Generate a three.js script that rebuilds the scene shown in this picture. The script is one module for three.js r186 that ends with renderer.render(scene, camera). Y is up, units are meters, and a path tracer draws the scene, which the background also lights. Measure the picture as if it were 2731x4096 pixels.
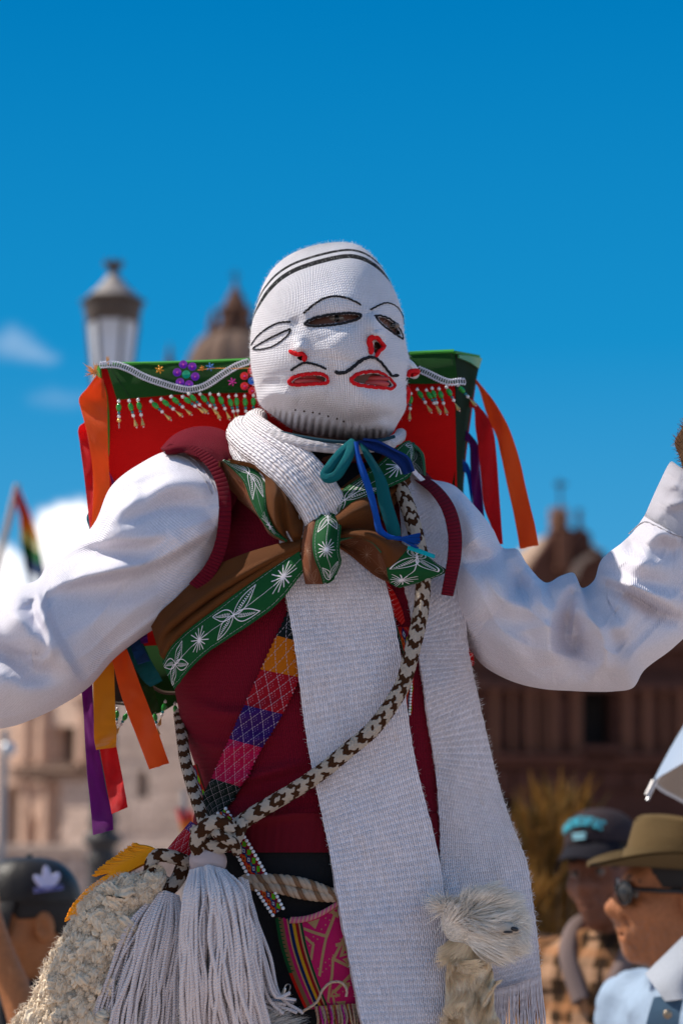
import * as THREE from 'three';
import { mergeGeometries, mergeVertices } from 'three/addons/utils/BufferGeometryUtils.js';
import { ImprovedNoise } from 'three/addons/math/ImprovedNoise.js';
import { RoundedBoxGeometry } from 'three/addons/geometries/RoundedBoxGeometry.js';

// ---------- camera, sky, sun, exposure ----------
const scene = new THREE.Scene();
const PITCH = THREE.MathUtils.degToRad(9), CAMPOS = new THREE.Vector3(0, 1.72, 2.466);
const camera = new THREE.PerspectiveCamera(30, 682 / 1024, 0.05, 3000);
camera.position.copy(CAMPOS);
camera.lookAt(CAMPOS.x, CAMPOS.y + Math.sin(PITCH), CAMPOS.z - Math.cos(PITCH));
camera.focus = 2.36;
camera.userData.fStop = 3.6;
const EXPOSURE = 1.4;
const SUN_DIR = new THREE.Vector3(-0.58, 0.80, -0.12).normalize();
const sun = new THREE.DirectionalLight(new THREE.Color(1.0, 0.93, 0.82), 3.8);
sun.position.copy(SUN_DIR).multiplyScalar(60);
sun.target.position.set(0, 1, 0);
sun.castShadow = true;
sun.shadow.mapSize.set(4096, 4096);
Object.assign(sun.shadow.camera, { left: -40, right: 40, top: 40, bottom: -40, near: 1, far: 200 });
scene.add(sun, sun.target);

const perlin = new ImprovedNoise();
const nz = (x, y, z = 0) => perlin.noise(x, y, z);
const fbm = (x, y, z = 0, o = 4) => { let s = 0, a = 0.5; for (let i = 0; i < o; i++) { s += a * nz(x, y, z + i * 7.3); x *= 2.03; y *= 2.03; z *= 2.03; a *= 0.5; } return s; };
function rng(seed) { let a = seed | 0; return () => { a = (a + 0x6d2b79f5) | 0; let t = Math.imul(a ^ (a >>> 15), 1 | a); t = (t + Math.imul(t ^ (t >>> 7), 61 | t)) ^ t; return ((t ^ (t >>> 14)) >>> 0) / 4294967296; }; }
const clamp = THREE.MathUtils.clamp, lerp = THREE.MathUtils.lerp, sstep = (a, b, x) => { const t = clamp((x - a) / (b - a), 0, 1); return t * t * (3 - 2 * t); };

function makeSky() {
  const w = 2048, h = 1024, d = new Float32Array(w * h * 4);
  const stops = [[-90, .30, .34, .38], [-2, .42, .48, .54], [0, .50, .56, .68], [4, .19, .43, .66], [8, .050, .345, .66], [14, .008, .275, .60], [24, .0, .20, .51], [45, .0, .155, .43], [90, .004, .14, .40]];
  const s2 = SUN_DIR;
  // cumulus low over the skyline, all round; the two at the left of the frame are the nearest ones
  const puffs = [];
  const R = rng(41);
  for (let i = 0; i < 84; i++) puffs.push([R() * 360, 3.2 + R() * 7, 5 + R() * 9, 1.8 + R() * 3.4, R() * 100]);
  const own = [[-8.0, 7.3, 1.35, 2.0, 3.3], [-10.3, 5.6, 1.3, 2.3, 9.1], [-7.0, 6.4, 1.5, 1.9, 5.7]];
  const wisps = [[-10.0, 13.75, .55, .50, 21], [-9.45, 13.55, .5, .30, 31], [-9.0, 13.4, .34, .16, 27]], faint = [[-8.5, 12.2, .9, .3, 24]];
  for (let y = 0; y < h; y++) {
    const el = ((y + .5) / h - .5) * 180, er = el * Math.PI / 180;
    let k = 0; while (k < stops.length - 2 && el > stops[k + 1][0]) k++;
    const a = stops[k], b = stops[k + 1], t = clamp((el - a[0]) / (b[0] - a[0]), 0, 1);
    for (let x = 0; x < w; x++) {
      const az = ((x + .5) / w - .5) * 2 * Math.PI;      // 0 = +x
      const dx = Math.cos(az) * Math.cos(er), dy = Math.sin(er), dz = Math.sin(az) * Math.cos(er);
      const cg = dx * s2.x + dy * s2.y + dz * s2.z;
      const pale = .55 * sstep(.55, 1, cg);
      let c = [1, 2, 3].map((i) => lerp(a[i], b[i], t));
      const g = c[2] * .95;
      c = c.map((v) => lerp(v, g, pale));
      c = c.map((v) => v * (1 + .9 * sstep(.8, 1, cg)));
      // bearing from the camera's forward direction, to the right positive
      let br = (az * 180 / Math.PI) + 90; br = ((br + 540) % 360) - 180;
      let cov = 0, lum = 1;
      if (el > -1 && el < 18) {
        const test = (bx, by, rx, ry, sd, soft, dens) => {
          let dbr = br - bx; dbr = ((dbr + 540) % 360) - 180;
          if (Math.abs(dbr) > rx * 2 || Math.abs(el - by) > ry * 2) return;
          const q = Math.hypot(dbr / rx, (el - by) / (el > by ? ry : ry * .7));
          const n = fbm(br * (dens < .6 ? 2.6 : .9) + sd, el * (dens < .6 ? 3.4 : 1.1) + sd, sd, 5) * (dens < .6 ? 1.5 : 1);
          const v = sstep(1.02 + soft, .86 - soft, q + n * .62) * dens;
          if (v > cov) { cov = v; lum = .78 + .3 * sstep(-.8, .6, (el - by) / ry) + n * .12; }
        };
        for (const p of own) test(...p, 0.0, 1);
        for (const p of wisps) test(...p, .46, .15); for (const p of faint) test(...p, .42, .06);
        for (const p of puffs) { let q = ((p[0] + 540) % 360) - 180; if (Math.abs(q) < 28) continue; test(q, p[1], p[2], p[3], p[4], .05, .95); }
      }
      const o = (y * w + x) * 4, cl = [.98, .95, .96];
      for (let i = 0; i < 3; i++) d[o + i] = lerp(c[i], cl[i] * lum * 1.45, cov) / 1.4;
      d[o + 3] = 1;
    }
  }
  const tex = new THREE.DataTexture(d, w, h, THREE.RGBAFormat, THREE.FloatType);
  tex.mapping = THREE.EquirectangularReflectionMapping; tex.magFilter = THREE.LinearFilter; tex.colorSpace = THREE.LinearSRGBColorSpace; tex.needsUpdate = true;
  return tex;
}
const skyTex = makeSky();
scene.background = skyTex; scene.environment = skyTex;

// ---------- measuring: a point seen at (x, y) on the 1568 x 2352 grid, lying on the upright plane Z = z ----------
const F = 1176 / Math.tan(Math.PI / 12), cP = Math.cos(PITCH), sP = Math.sin(PITCH);
function pt(x, y, z) {
  const dx = (x - 784) / F, dy = (1176 - y) / F, wz = -cP + dy * sP, t = (z - CAMPOS.z) / wz;
  return [dx * t, CAMPOS.y + (sP + dy * cP) * t, z];
}
const V = (x, y, z) => new THREE.Vector3(...pt(x, y, z));
const met = (px, z = 0.1) => px * (CAMPOS.z - z) / F;      // length in metres of px at depth z
const K = 1568 / 2731;
const zoom = (x0, y0, w, ow = 1568) => (X, Y, z = 0) => [(x0 + X * w / ow) * K, (y0 + Y * w / ow) * K, z];
const via = (f, list) => list.map((p) => f(...p));

// ---------- scene helpers ----------
const taken = {};
function numbered(n) { taken[n] = (taken[n] ?? -1) + 1; return taken[n] ? n + '_' + String(taken[n]).padStart(3, '0') : n; }
function mesh(name, geo, mat, parent = scene) {
  const m = new THREE.Mesh(geo, mat); m.castShadow = m.receiveShadow = true;
  m.name = parent === scene ? numbered(name) : name; parent.add(m); return m;
}
function thing(name, label, category, pos = [0, 0, 0], turn = 0, group) {
  const o = new THREE.Group(); o.name = numbered(name); o.position.set(...pos); o.rotation.y = turn; scene.add(o);
  o.userData = { label, category }; if (group) o.userData.group = group; return o;
}
function part(name, parent, label) { const g = new THREE.Group(); g.name = name; parent.add(g); if (label) g.userData.label = label; return g; }
const std = (r, g, b, o = {}) => { const { phys, ...q } = o; return new (phys || 'specularIntensity' in q ? THREE.MeshPhysicalMaterial : THREE.MeshStandardMaterial)({ color: new THREE.Color().setRGB(r, g, b), roughness: .85, metalness: 0, side: THREE.DoubleSide, ...q }); };
const cloth = (r, g, b, o = {}) => std(r, g, b, { phys: 1, roughness: .95, specularIntensity: .35, ...Object.fromEntries(Object.entries(o).filter(([k]) => !k.startsWith('sheen'))) });

// ---------- geometry helpers ----------
const cat = (P, closed = false) => new THREE.CatmullRomCurve3(P.map((p) => new THREE.Vector3(p[0], p[1], p[2] || 0)), closed, 'centripetal');
const samp = (P, n) => cat(P).getPoints(n).map((v) => [v.x, v.y, v.z]);
const spaced = (P, n, closed) => cat(P, closed).getSpacedPoints(n).map((v) => [v.x, v.y, v.z]);
function grid(nu, nv, fn, uvfn, closeV = false) {   // fn(i, j) -> [x, y, z]
  const pos = new Float32Array((nu + 1) * (nv + 1) * 3), uv = new Float32Array((nu + 1) * (nv + 1) * 2), ix = [];
  for (let i = 0; i <= nu; i++) for (let j = 0; j <= nv; j++) {
    const k = i * (nv + 1) + j, p = fn(i, j), t = uvfn(i, j);
    pos.set(p, k * 3); uv.set(t, k * 2);
    if (i < nu && j < nv) { const a = k, b = k + nv + 1; ix.push(a, b, a + 1, b, b + 1, a + 1); }
  }
  const g = new THREE.BufferGeometry();
  g.setAttribute('position', new THREE.BufferAttribute(pos, 3)); g.setAttribute('uv', new THREE.BufferAttribute(uv, 2)); g.setIndex(ix);
  g.computeVertexNormals();
  if (closeV) { const n = g.attributes.normal; for (let i = 0; i <= nu; i++) { const a = i * (nv + 1), b = a + nv; const v = new THREE.Vector3(n.getX(a) + n.getX(b), n.getY(a) + n.getY(b), n.getZ(a) + n.getZ(b)).normalize(); n.setXYZ(a, v.x, v.y, v.z); n.setXYZ(b, v.x, v.y, v.z); } }
  return g;
}
// cloth strip between two measured edges; L runs down the left side, R down the right
function ribGeo(L, R, { n = 40, m = 10, z = null, thick = .0025, uv = [0, 1, 0, 1], wave = null, swap = false, on = null } = {}) {
  const a = samp(L, n), b = samp(R, n), P = [];
  for (let i = 0; i <= n; i++) { P.push([]); for (let j = 0; j <= m; j++) {
    const u = i / n, v = j / m; let x = lerp(a[i][0], b[i][0], v), y = lerp(a[i][1], b[i][1], v), q = lerp(a[i][2], b[i][2], v);
    if (wave) { const o = wave(u, v); x += o[0]; y += o[1]; }
    if (on) q = on(x, y); if (z) q += z(u, v, x, y);
    P[i].push(new THREE.Vector3(...pt(x, y, q)));
  } }
  const N = P.map((row, i) => row.map((p, j) => {
    const du = P[Math.min(n, i + 1)][j].clone().sub(P[Math.max(0, i - 1)][j]), dv = row[Math.min(m, j + 1)].clone().sub(row[Math.max(0, j - 1)]);
    return du.cross(dv).normalize();
  }));
  const uvf = (i, j) => { const a = lerp(uv[0], uv[1], j / m), b = lerp(uv[2], uv[3], i / n); return swap ? [b, a] : [a, b]; };
  const f = grid(n, m, (i, j) => P[i][j].toArray(), uvf);
  const back = (i, j) => P[i][j].clone().addScaledVector(N[i][j], -thick).toArray();
  const bk = grid(n, m, (i, j) => back(i, m - j), (i, j) => uvf(i, m - j));
  const side = (list) => grid(list.length - 1, 1, (i, j) => (j ? back(...list[i]) : P[list[i][0]][list[i][1]].toArray()), (i) => uvf(...list[i]));
  const e = [[], [], [], []];
  for (let i = 0; i <= n; i++) { e[0].push([n - i, 0]); e[1].push([i, m]); }
  for (let j = 0; j <= m; j++) { e[2].push([0, j]); e[3].push([n, m - j]); }
  return mergeGeometries([f, bk, ...e.map(side)]);
}
const rib = (name, mat, parent, L, R, o) => mesh(name, ribGeo(L, R, o), mat, parent);
// round strip along a measured centre line
function tubeGeo(P, r, { n = 60, s = 8, flat = 1, taper = null, world = false, uvk = [1, 1] } = {}) {
  const c = new THREE.CatmullRomCurve3(P.map((p) => (world ? new THREE.Vector3(...p) : new THREE.Vector3(...pt(p[0], p[1], p[2])))), false, 'centripetal');
  const g = new THREE.TubeGeometry(c, n, 1, s, false), fr = c.computeFrenetFrames(n, false), p = g.attributes.position;
  for (let i = 0; i <= n; i++) { const q = c.getPointAt(i / n); const k = taper ? taper(i / n) : 1;
    for (let j = 0; j <= s; j++) { const o = i * (s + 1) + j; const d = new THREE.Vector3().fromBufferAttribute(p, o).sub(q); const zz = d.z; d.multiplyScalar(r * k); if (flat !== 1) d.z = zz * r * k * flat; d.add(q); p.setXYZ(o, d.x, d.y, d.z); } }
  const u = g.attributes.uv; for (let i = 0; i < u.count; i++) u.setXY(i, u.getY(i) * uvk[0], u.getX(i) * uvk[1]);
  g.computeVertexNormals(); return g;
}
function xf(geo, p, q, s) { const g = geo.clone(); g.applyMatrix4(new THREE.Matrix4().compose(p, q || new THREE.Quaternion(), s || new THREE.Vector3(1, 1, 1))); return g; }
function tint(geo, c) { const n = geo.attributes.position.count, a = new Float32Array(n * 3); for (let i = 0; i < n; i++) a.set(c, i * 3); geo.setAttribute('color', new THREE.BufferAttribute(a, 3)); return geo; }
const box = (x0, x1, y0, y1, z0, z1) => { const g = new THREE.BoxGeometry(x1 - x0, y1 - y0, z1 - z0); g.translate((x0 + x1) / 2, (y0 + y1) / 2, (z0 + z1) / 2); return g; };
const UP = new THREE.Vector3(0, 1, 0);
const aim = (d) => new THREE.Quaternion().setFromUnitVectors(UP, d.clone().normalize());
// folds: lines on the picture grid along which cloth rises (amp > 0) or sinks; w1 and w2 are the widths on its left and right sides going along it
function folds(list) {
  const S = list.map(([P, w1, amp, w2 = w1]) => { const q = samp(P, P.length * 4); const len = [0]; for (let i = 1; i < q.length; i++) len.push(len[i - 1] + Math.hypot(q[i][0] - q[i - 1][0], q[i][1] - q[i - 1][1])); const W = Math.max(w1, w2) * 2.6; return { q, len, w1, w2, amp, bb: [Math.min(...q.map((p) => p[0])) - W, Math.max(...q.map((p) => p[0])) + W, Math.min(...q.map((p) => p[1])) - W, Math.max(...q.map((p) => p[1])) + W] }; });
  return (x, y) => {
    let out = 0;
    for (const s of S) {
      if (x < s.bb[0] || x > s.bb[1] || y < s.bb[2] || y > s.bb[3]) continue;
      let best = 1e9, side = 1, tt = 0;
      for (let i = 0; i < s.q.length - 1; i++) {
        const ax = s.q[i][0], ay = s.q[i][1], ex = s.q[i + 1][0] - ax, ey = s.q[i + 1][1] - ay, l2 = ex * ex + ey * ey || 1e-6;
        const t = clamp(((x - ax) * ex + (y - ay) * ey) / l2, 0, 1), qx = x - ax - ex * t, qy = y - ay - ey * t, d = qx * qx + qy * qy;
        if (d < best) { best = d; side = ex * qy - ey * qx; tt = (s.len[i] + t * Math.sqrt(l2)) / s.len[s.len.length - 1]; }
      }
      const w = side < 0 ? s.w1 : s.w2, e = Math.sqrt(best) / w;
      out += s.amp * Math.exp(-e * e) * Math.pow(Math.sin(Math.PI * clamp(tt, .02, .98)), .6);
    }
    return out;
  };
}
// distance fields, meshed with surface nets
const len3 = Math.hypot;
const smin = (a, b, k) => { const h = Math.max(k - Math.abs(a - b), 0) / k; return Math.min(a, b) - h * h * k * .25; };
const fS = (x, y, z, r) => (p) => len3(p[0] - x, p[1] - y, p[2] - z) - r;
const fE = (x, y, z, a, b, c) => (p) => { const X = (p[0] - x) / a, Y = (p[1] - y) / b, Z = (p[2] - z) / c, k = len3(X, Y, Z), k2 = len3(X / a, Y / b, Z / c); return k2 ? k * (k - 1) / k2 : -Math.min(a, b, c); };
const fC = (A, B, ra, rb = ra) => { const e = [B[0] - A[0], B[1] - A[1], B[2] - A[2]], l = e[0] * e[0] + e[1] * e[1] + e[2] * e[2]; return (p) => { const x = p[0] - A[0], y = p[1] - A[1], z = p[2] - A[2], t = clamp((x * e[0] + y * e[1] + z * e[2]) / l, 0, 1); return len3(x - e[0] * t, y - e[1] * t, z - e[2] * t) - lerp(ra, rb, t); }; };
const blend = (list, k) => (p) => { let d = list[0](p); for (let i = 1; i < list.length; i++) d = smin(d, list[i](p), k); return d; };
function nets(f, lo, hi, h) {
  const n = [0, 1, 2].map((i) => Math.ceil((hi[i] - lo[i]) / h) + 1), [nx, ny, nz_] = n, val = new Float32Array(nx * ny * nz_);
  let k = 0; for (let z = 0; z < nz_; z++) for (let y = 0; y < ny; y++) for (let x = 0; x < nx; x++) val[k++] = f([lo[0] + x * h, lo[1] + y * h, lo[2] + z * h]);
  const idx = new Int32Array(nx * ny * nz_).fill(-1), pos = [], ix = [], st = [1, nx, nx * ny];
  const off = []; for (let c = 0; c < 8; c++) off.push((c & 1) * st[0] + ((c >> 1) & 1) * st[1] + ((c >> 2) & 1) * st[2]);
  for (let z = 0; z < nz_ - 1; z++) for (let y = 0; y < ny - 1; y++) for (let x = 0; x < nx - 1; x++) {
    const o = x + y * nx + z * nx * ny; let m = 0; for (let c = 0; c < 8; c++) if (val[o + off[c]] < 0) m |= 1 << c;
    if (m === 0 || m === 255) continue;
    let sx = 0, sy = 0, sz = 0, cnt = 0;
    for (let a = 0; a < 8; a++) for (let b = 0; b < 3; b++) { const c = a | (1 << b); if (c === a) continue; if (((m >> a) & 1) === ((m >> c) & 1)) continue; const va = val[o + off[a]], t = va / (va - val[o + off[c]]); sx += (a & 1) + (b === 0 ? t : 0); sy += ((a >> 1) & 1) + (b === 1 ? t : 0); sz += ((a >> 2) & 1) + (b === 2 ? t : 0); cnt++; }
    idx[o] = pos.length / 3; pos.push(lo[0] + (x + sx / cnt) * h, lo[1] + (y + sy / cnt) * h, lo[2] + (z + sz / cnt) * h);
  }
  for (let z = 1; z < nz_ - 1; z++) for (let y = 1; y < ny - 1; y++) for (let x = 1; x < nx - 1; x++) {
    const o = x + y * nx + z * nx * ny, v = val[o] < 0;
    for (let a = 0; a < 3; a++) { if (v === val[o + st[a]] < 0) continue; const b = st[(a + 1) % 3], c = st[(a + 2) % 3], q = [idx[o], idx[o - b], idx[o - b - c], idx[o - c]]; if (q.some((w) => w < 0)) continue;
      if (v) ix.push(q[0], q[1], q[2], q[0], q[2], q[3]); else ix.push(q[0], q[2], q[1], q[0], q[3], q[2]); }
  }
  const g = new THREE.BufferGeometry(); g.setAttribute('position', new THREE.Float32BufferAttribute(pos, 3)); g.setIndex(ix); g.computeVertexNormals();
  g.setAttribute('uv', new THREE.Float32BufferAttribute(new Float32Array(pos.length / 3 * 2), 2));
  return g;
}
function planarUV(g, s = 1) { const p = g.attributes.position, u = new Float32Array(p.count * 2); for (let i = 0; i < p.count; i++) { u[i * 2] = (p.getX(i) + p.getZ(i) * .7) * s; u[i * 2 + 1] = p.getY(i) * s; } g.setAttribute('uv', new THREE.BufferAttribute(u, 2)); return g; }

// ---------- textures ----------
function dataTex(w, h, f, srgb = false) {   // f(u, v) -> number or [r, g, b] in 0..1
  const d = new Uint8Array(w * h * 4);
  for (let y = 0; y < h; y++) for (let x = 0; x < w; x++) { const c = f((x + .5) / w, (y + .5) / h), o = (y * w + x) * 4; for (let i = 0; i < 3; i++) d[o + i] = clamp(Math.round(255 * (c.length ? c[i] : c)), 0, 255); d[o + 3] = 255; }
  const t = new THREE.DataTexture(d, w, h); t.wrapS = t.wrapT = THREE.RepeatWrapping; t.magFilter = THREE.LinearFilter; t.minFilter = THREE.LinearMipmapLinearFilter; t.generateMipmaps = true; if (srgb) t.colorSpace = THREE.SRGBColorSpace; t.needsUpdate = true; return t;
}
function canvasTex(w, h, draw, srgb = true) {
  const c = document.createElement('canvas'); c.width = w; c.height = h; draw(c.getContext('2d'), w, h);
  const t = new THREE.CanvasTexture(c); t.wrapS = t.wrapT = THREE.RepeatWrapping; if (srgb) t.colorSpace = THREE.SRGBColorSpace; return t;
}
const rep = (t, a, b) => { const c = t.clone(); c.repeat.set(a, b); c.needsUpdate = true; return c; };
const pnoise = (u, v, f, sd) => { // tileable
  const a = Math.PI * 2; return nz(Math.cos(u * a) * f + sd, Math.sin(u * a) * f, Math.cos(v * a) * f) * .6 + nz(Math.sin(v * a) * f, Math.cos(u * a) * f + sd, 3.3 + Math.sin(u * a) * f) * .4; };
const knitH = (fx, fy) => { const c = Math.abs(2 * fx - 1), e = Math.pow(Math.abs(Math.sin(Math.PI * 2 * fx)), .55), t = .5 + .5 * Math.cos(2 * Math.PI * (fy - .62 * (1 - c))); return e * (.66 + .34 * t) * (.5 + .5 * sstep(0, .16, 1 - c)); };
const knitB = dataTex(512, 512, (u, v) => { const x = u * 8, y = v * 8, j = 1 + .25 * pnoise(u, v, 2, 3); return clamp(knitH(x - Math.floor(x), y - Math.floor(y)) * j, 0, 1); });
const knitC = dataTex(512, 512, (u, v) => { const x = u * 8, y = v * 8, h = knitH(x - Math.floor(x), y - Math.floor(y)), n = pnoise(u, v, 3, 9); const k = .52 + .48 * sstep(0, .5, h) + n * .08; return [k, k * .985, k * .965]; });
const hsh = (a, b) => { const h = Math.sin(a * 127.1 + b * 311.7) * 43758.5453; return h - Math.floor(h); };
const looseB = dataTex(1024, 1024, (u, v) => { const x = u * 24 + .10 * pnoise(u, v, 6, 3), y = v * 24 + .16 * pnoise(u, v, 5, 7), i = Math.floor(x), j = Math.floor(y); return clamp(knitH(x - i, y - j) * (.78 + .34 * hsh(i % 24, j % 24)) + .12 * pnoise(u, v, 12, 2), 0, 1); });
const looseC = dataTex(1024, 1024, (u, v) => { const x = u * 24 + .10 * pnoise(u, v, 6, 3), y = v * 24 + .16 * pnoise(u, v, 5, 7), i = Math.floor(x), j = Math.floor(y), h = knitH(x - i, y - j), st = sstep(.28, .6, pnoise(u, v, 2.5, 11)); const k = (.56 + .44 * sstep(0, .55, h)) * (.93 + .1 * hsh(i % 24 + 5, j % 24)) + .05 * pnoise(u, v, 8, 9); return [k, k * (.985 - .05 * st), k * (.97 - .10 * st)]; });
const skinC = dataTex(512, 512, (u, v) => { const n = 1 + .22 * pnoise(u, v, 4, 2) + .2 * pnoise(u, v, 11, 5), p = pnoise(u, v, 26, 8); return [.82 * n + .06 * p, .78 * n + .10 * p, .76 * n + .08 * p]; });
const purlB = dataTex(512, 512, (u, v) => { const x = u * 8, y = v * 8, r = Math.floor(y), fx = x + (r % 2) * .5 - Math.floor(x + (r % 2) * .5), fy = y - r; const q = Math.hypot((fx - .5) * 1.5, (fy - .5) * 1.9 + .35 * Math.abs(fx - .5)); return clamp(1 - q * 1.35 + .25 * pnoise(u, v, 3, 5), 0, 1); });
const purlC = dataTex(512, 512, (u, v) => { const x = u * 8, y = v * 8, r = Math.floor(y), fx = x + (r % 2) * .5 - Math.floor(x + (r % 2) * .5), fy = y - r; const q = Math.hypot((fx - .5) * 1.5, (fy - .5) * 1.9 + .35 * Math.abs(fx - .5)); const k = .70 + .3 * sstep(.72, .42, q) + .07 * pnoise(u, v, 3, 15); return [k, k * .98, k * .95]; });
const ribB = dataTex(256, 256, (u, v) => { const x = u * 8; const s = Math.pow(Math.abs(Math.sin(Math.PI * x)), .7); return s * (.8 + .2 * Math.cos(v * 2 * Math.PI * 32)); });
const ribC = dataTex(256, 256, (u, v) => { const s = .5 + .5 * Math.pow(Math.abs(Math.sin(Math.PI * u * 8)), .6); return s * (.95 + .2 * pnoise(u, v, 3, 2)); });
const twillB = dataTex(256, 256, (u, v) => .5 + .5 * Math.sin(2 * Math.PI * (u * 12 + v * 12)) * (.8 + .2 * pnoise(u, v, 5, 1)));
const fleckC = dataTex(256, 256, (u, v) => .88 + .14 * pnoise(u, v, 4, 6) + .1 * Math.sin(2 * Math.PI * (u * 24 + v * 24)) * .5);
const woolB = dataTex(256, 256, (u, v) => .5 + .6 * pnoise(u, v, 9, 4) + .4 * pnoise(u, v, 17, 8));
const stoneC = dataTex(512, 512, (u, v) => { const n = .78 + .35 * pnoise(u, v, 2, 7) + .3 * pnoise(u, v, 6, 17) + .2 * pnoise(u, v, 15, 27); return [n, n * .97, n * .94]; });
const spinB = dataTex(64, 64, (u, v) => .5 + .5 * Math.sin(2 * Math.PI * (u * 2 + v * 4)));
// a bent hair, 1 long
const FIBRE = (() => { const g = new THREE.BufferGeometry(); g.setAttribute('position', new THREE.Float32BufferAttribute([-.00022, 0, 0, .00022, 0, 0, -.00018, .5, .0004, .00018, .5, .0004, 0, 1, .0012], 3)); g.setAttribute('uv', new THREE.Float32BufferAttribute(new Float32Array(10), 2)); g.setIndex([0, 1, 2, 1, 3, 2, 2, 3, 4]); g.computeVertexNormals(); return g; })();

// ---------- ground and the low stone stage the dancer stands on ----------
{
  const g = grid(60, 60, (i, j) => [(i / 60 - .5) * 2400, 0, (j / 60 - .5) * 2400 - 300], (i, j) => [i * 40, j * 40]);
  const m = mesh('ground', g, std(.46, .39, .37, { map: rep(stoneC, .25, .25), bumpMap: woolB, bumpScale: .004 }));
  m.userData.kind = 'structure';
  const st = mesh('stage', new RoundedBoxGeometry(3.4, .7, 1.7, 3, .03).translate(0, .35, -.1), std(.46, .39, .37, { map: stoneC, bumpMap: woolB, bumpScale: .004 }));
  st.userData.kind = 'structure';
}

// ---------- the dancer ----------
const dancer = thing('person', 'dancer in a white knitted mask, white shirt and maroon vest with arms spread wide', 'person');
const WHITE = [.82, .775, .84], MAROON = [.18, .003, .016];
const M = {
  shirt: cloth(...WHITE, { map: rep(fleckC, 14, 14), bumpMap: rep(twillB, 14, 14), bumpScale: .0006, roughness: .5, specularIntensity: .45 }),
  skin: std(.13, .05, .032, { roughness: .55 }),
  vest: cloth(...MAROON, { map: rep(knitC, 24, 24), bumpMap: rep(knitB, 24, 24), bumpScale: .0013, sheen: .7, sheenColor: new THREE.Color().setRGB(.35, .03, .06) }),
  vestRib: cloth(.18, .003, .016, { map: ribC, bumpMap: ribB, bumpScale: .0014, sheen: .6, sheenColor: new THREE.Color().setRGB(.3, .03, .05) }),
  black: cloth(.012, .012, .014, { bumpMap: rep(woolB, 4, 4), bumpScale: .001, sheen: .15 }),
  mask: cloth(1, 1, 1, { vertexColors: true, map: rep(knitC, 1, 1), bumpMap: rep(knitB, 1, 1), bumpScale: .0022 }),
  glove: cloth(.17, .085, .04, { bumpMap: rep(purlB, 8, 8), bumpScale: .002, map: rep(purlC, 8, 8) }),
};
// torso: rows of [y, left, right, half depth, centre z]
const TORSO = [[1000, 640, 860, .05, -.05], [1040, 560, 930, .075, -.04], [1080, 512, 975, .09, -.03], [1150, 497, 1046, .11, -.025], [1250, 480, 1056, .125, -.02], [1350, 425, 1056, .13, -.02], [1430, 372, 1060, .13, -.02], [1500, 376, 1070, .13, -.02], [1580, 401, 1080, .128, -.02], [1640, 412, 1078, .125, -.02], [1700, 430, 1074, .12, -.02], [1790, 458, 1064, .115, -.02], [1830, 462, 1060, .115, -.02], [1880, 448, 1056, .118, -.02], [1960, 440, 1052, .118, -.02], [2100, 430, 1062, .12, -.02], [2352, 430, 1085, .125, -.02], [2600, 440, 1100, .12, -.02]];
function torsoRow(y) { let k = 0; while (k < TORSO.length - 2 && y > TORSO[k + 1][0]) k++; const a = TORSO[k], b = TORSO[k + 1], t = sstep(0, 1, clamp((y - a[0]) / (b[0] - a[0]), 0, 1)) * .3 + clamp((y - a[0]) / (b[0] - a[0]), 0, 1) * .7; return a.map((v, i) => lerp(v, b[i], t)); }
const vestFold = folds([
  [[[400, 1590], [470, 1625], [560, 1640], [650, 1610]], 14, .016, 24], [[[430, 1700], [520, 1720], [620, 1690]], 14, .015],
  [[[470, 1800], [560, 1790], [700, 1750]], 13, .013], [[[455, 1840], [560, 1850], [720, 1800]], 12, -.005], [[[450, 1905], [600, 1880], [740, 1860]], 11, .012],
  [[[520, 1300], [600, 1270], [690, 1240]], 14, .005], [[[420, 1620], [520, 1680], [650, 1700]], 12, .007], [[[520, 1150], [560, 1230], [590, 1330]], 14, .006], [[[470, 1760], [520, 1740], [600, 1745]], 9, .006], [[[440, 1860], [520, 1830], [650, 1830]], 9, -.006]]);
function tz(x, y) {  // front of the torso
  const r = torsoRow(y), c = (r[1] + r[2]) / 2, u = clamp((x - c) / ((r[2] - r[1]) / 2), -1.25, 1.25);
  const f = Math.abs(u) < .9 ? Math.sqrt(1 - u * u * .98) : Math.sqrt(1 - .81 * .98) - (Math.abs(u) - .9) * .9;
  return r[4] + r[3] * Math.pow(Math.max(f, .05), .8) + vestFold(x, y);
}
const onT = (list, o) => list.map(([x, y, d = 0]) => [x, y, tz(x, y) + o + d]);
function torsoGeo(y0, y1, n, grow = 0) {
  return grid(n, 96, (i, j) => {
    const y = lerp(y0, y1, i / n), r = torsoRow(y), th = j / 96 * Math.PI * 2, c = (r[1] + r[2]) / 2, h = (r[2] - r[1]) / 2 + grow;
    const x = c - Math.cos(th) * h * (1), s = Math.sin(th), yy = y;
    const z = r[4] + Math.sign(s) * Math.pow(Math.abs(s), .8) * (r[3] + grow * .0006) + (s > 0 ? vestFold(x, y) * s : 0);
    return pt(x, yy, z);
  }, (i, j) => [j / 96 * 1.0, i / n * (y1 - y0) / 1780], true);
}
mesh('vest', torsoGeo(1000, 1900, 150), M.vest, dancer);
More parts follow.
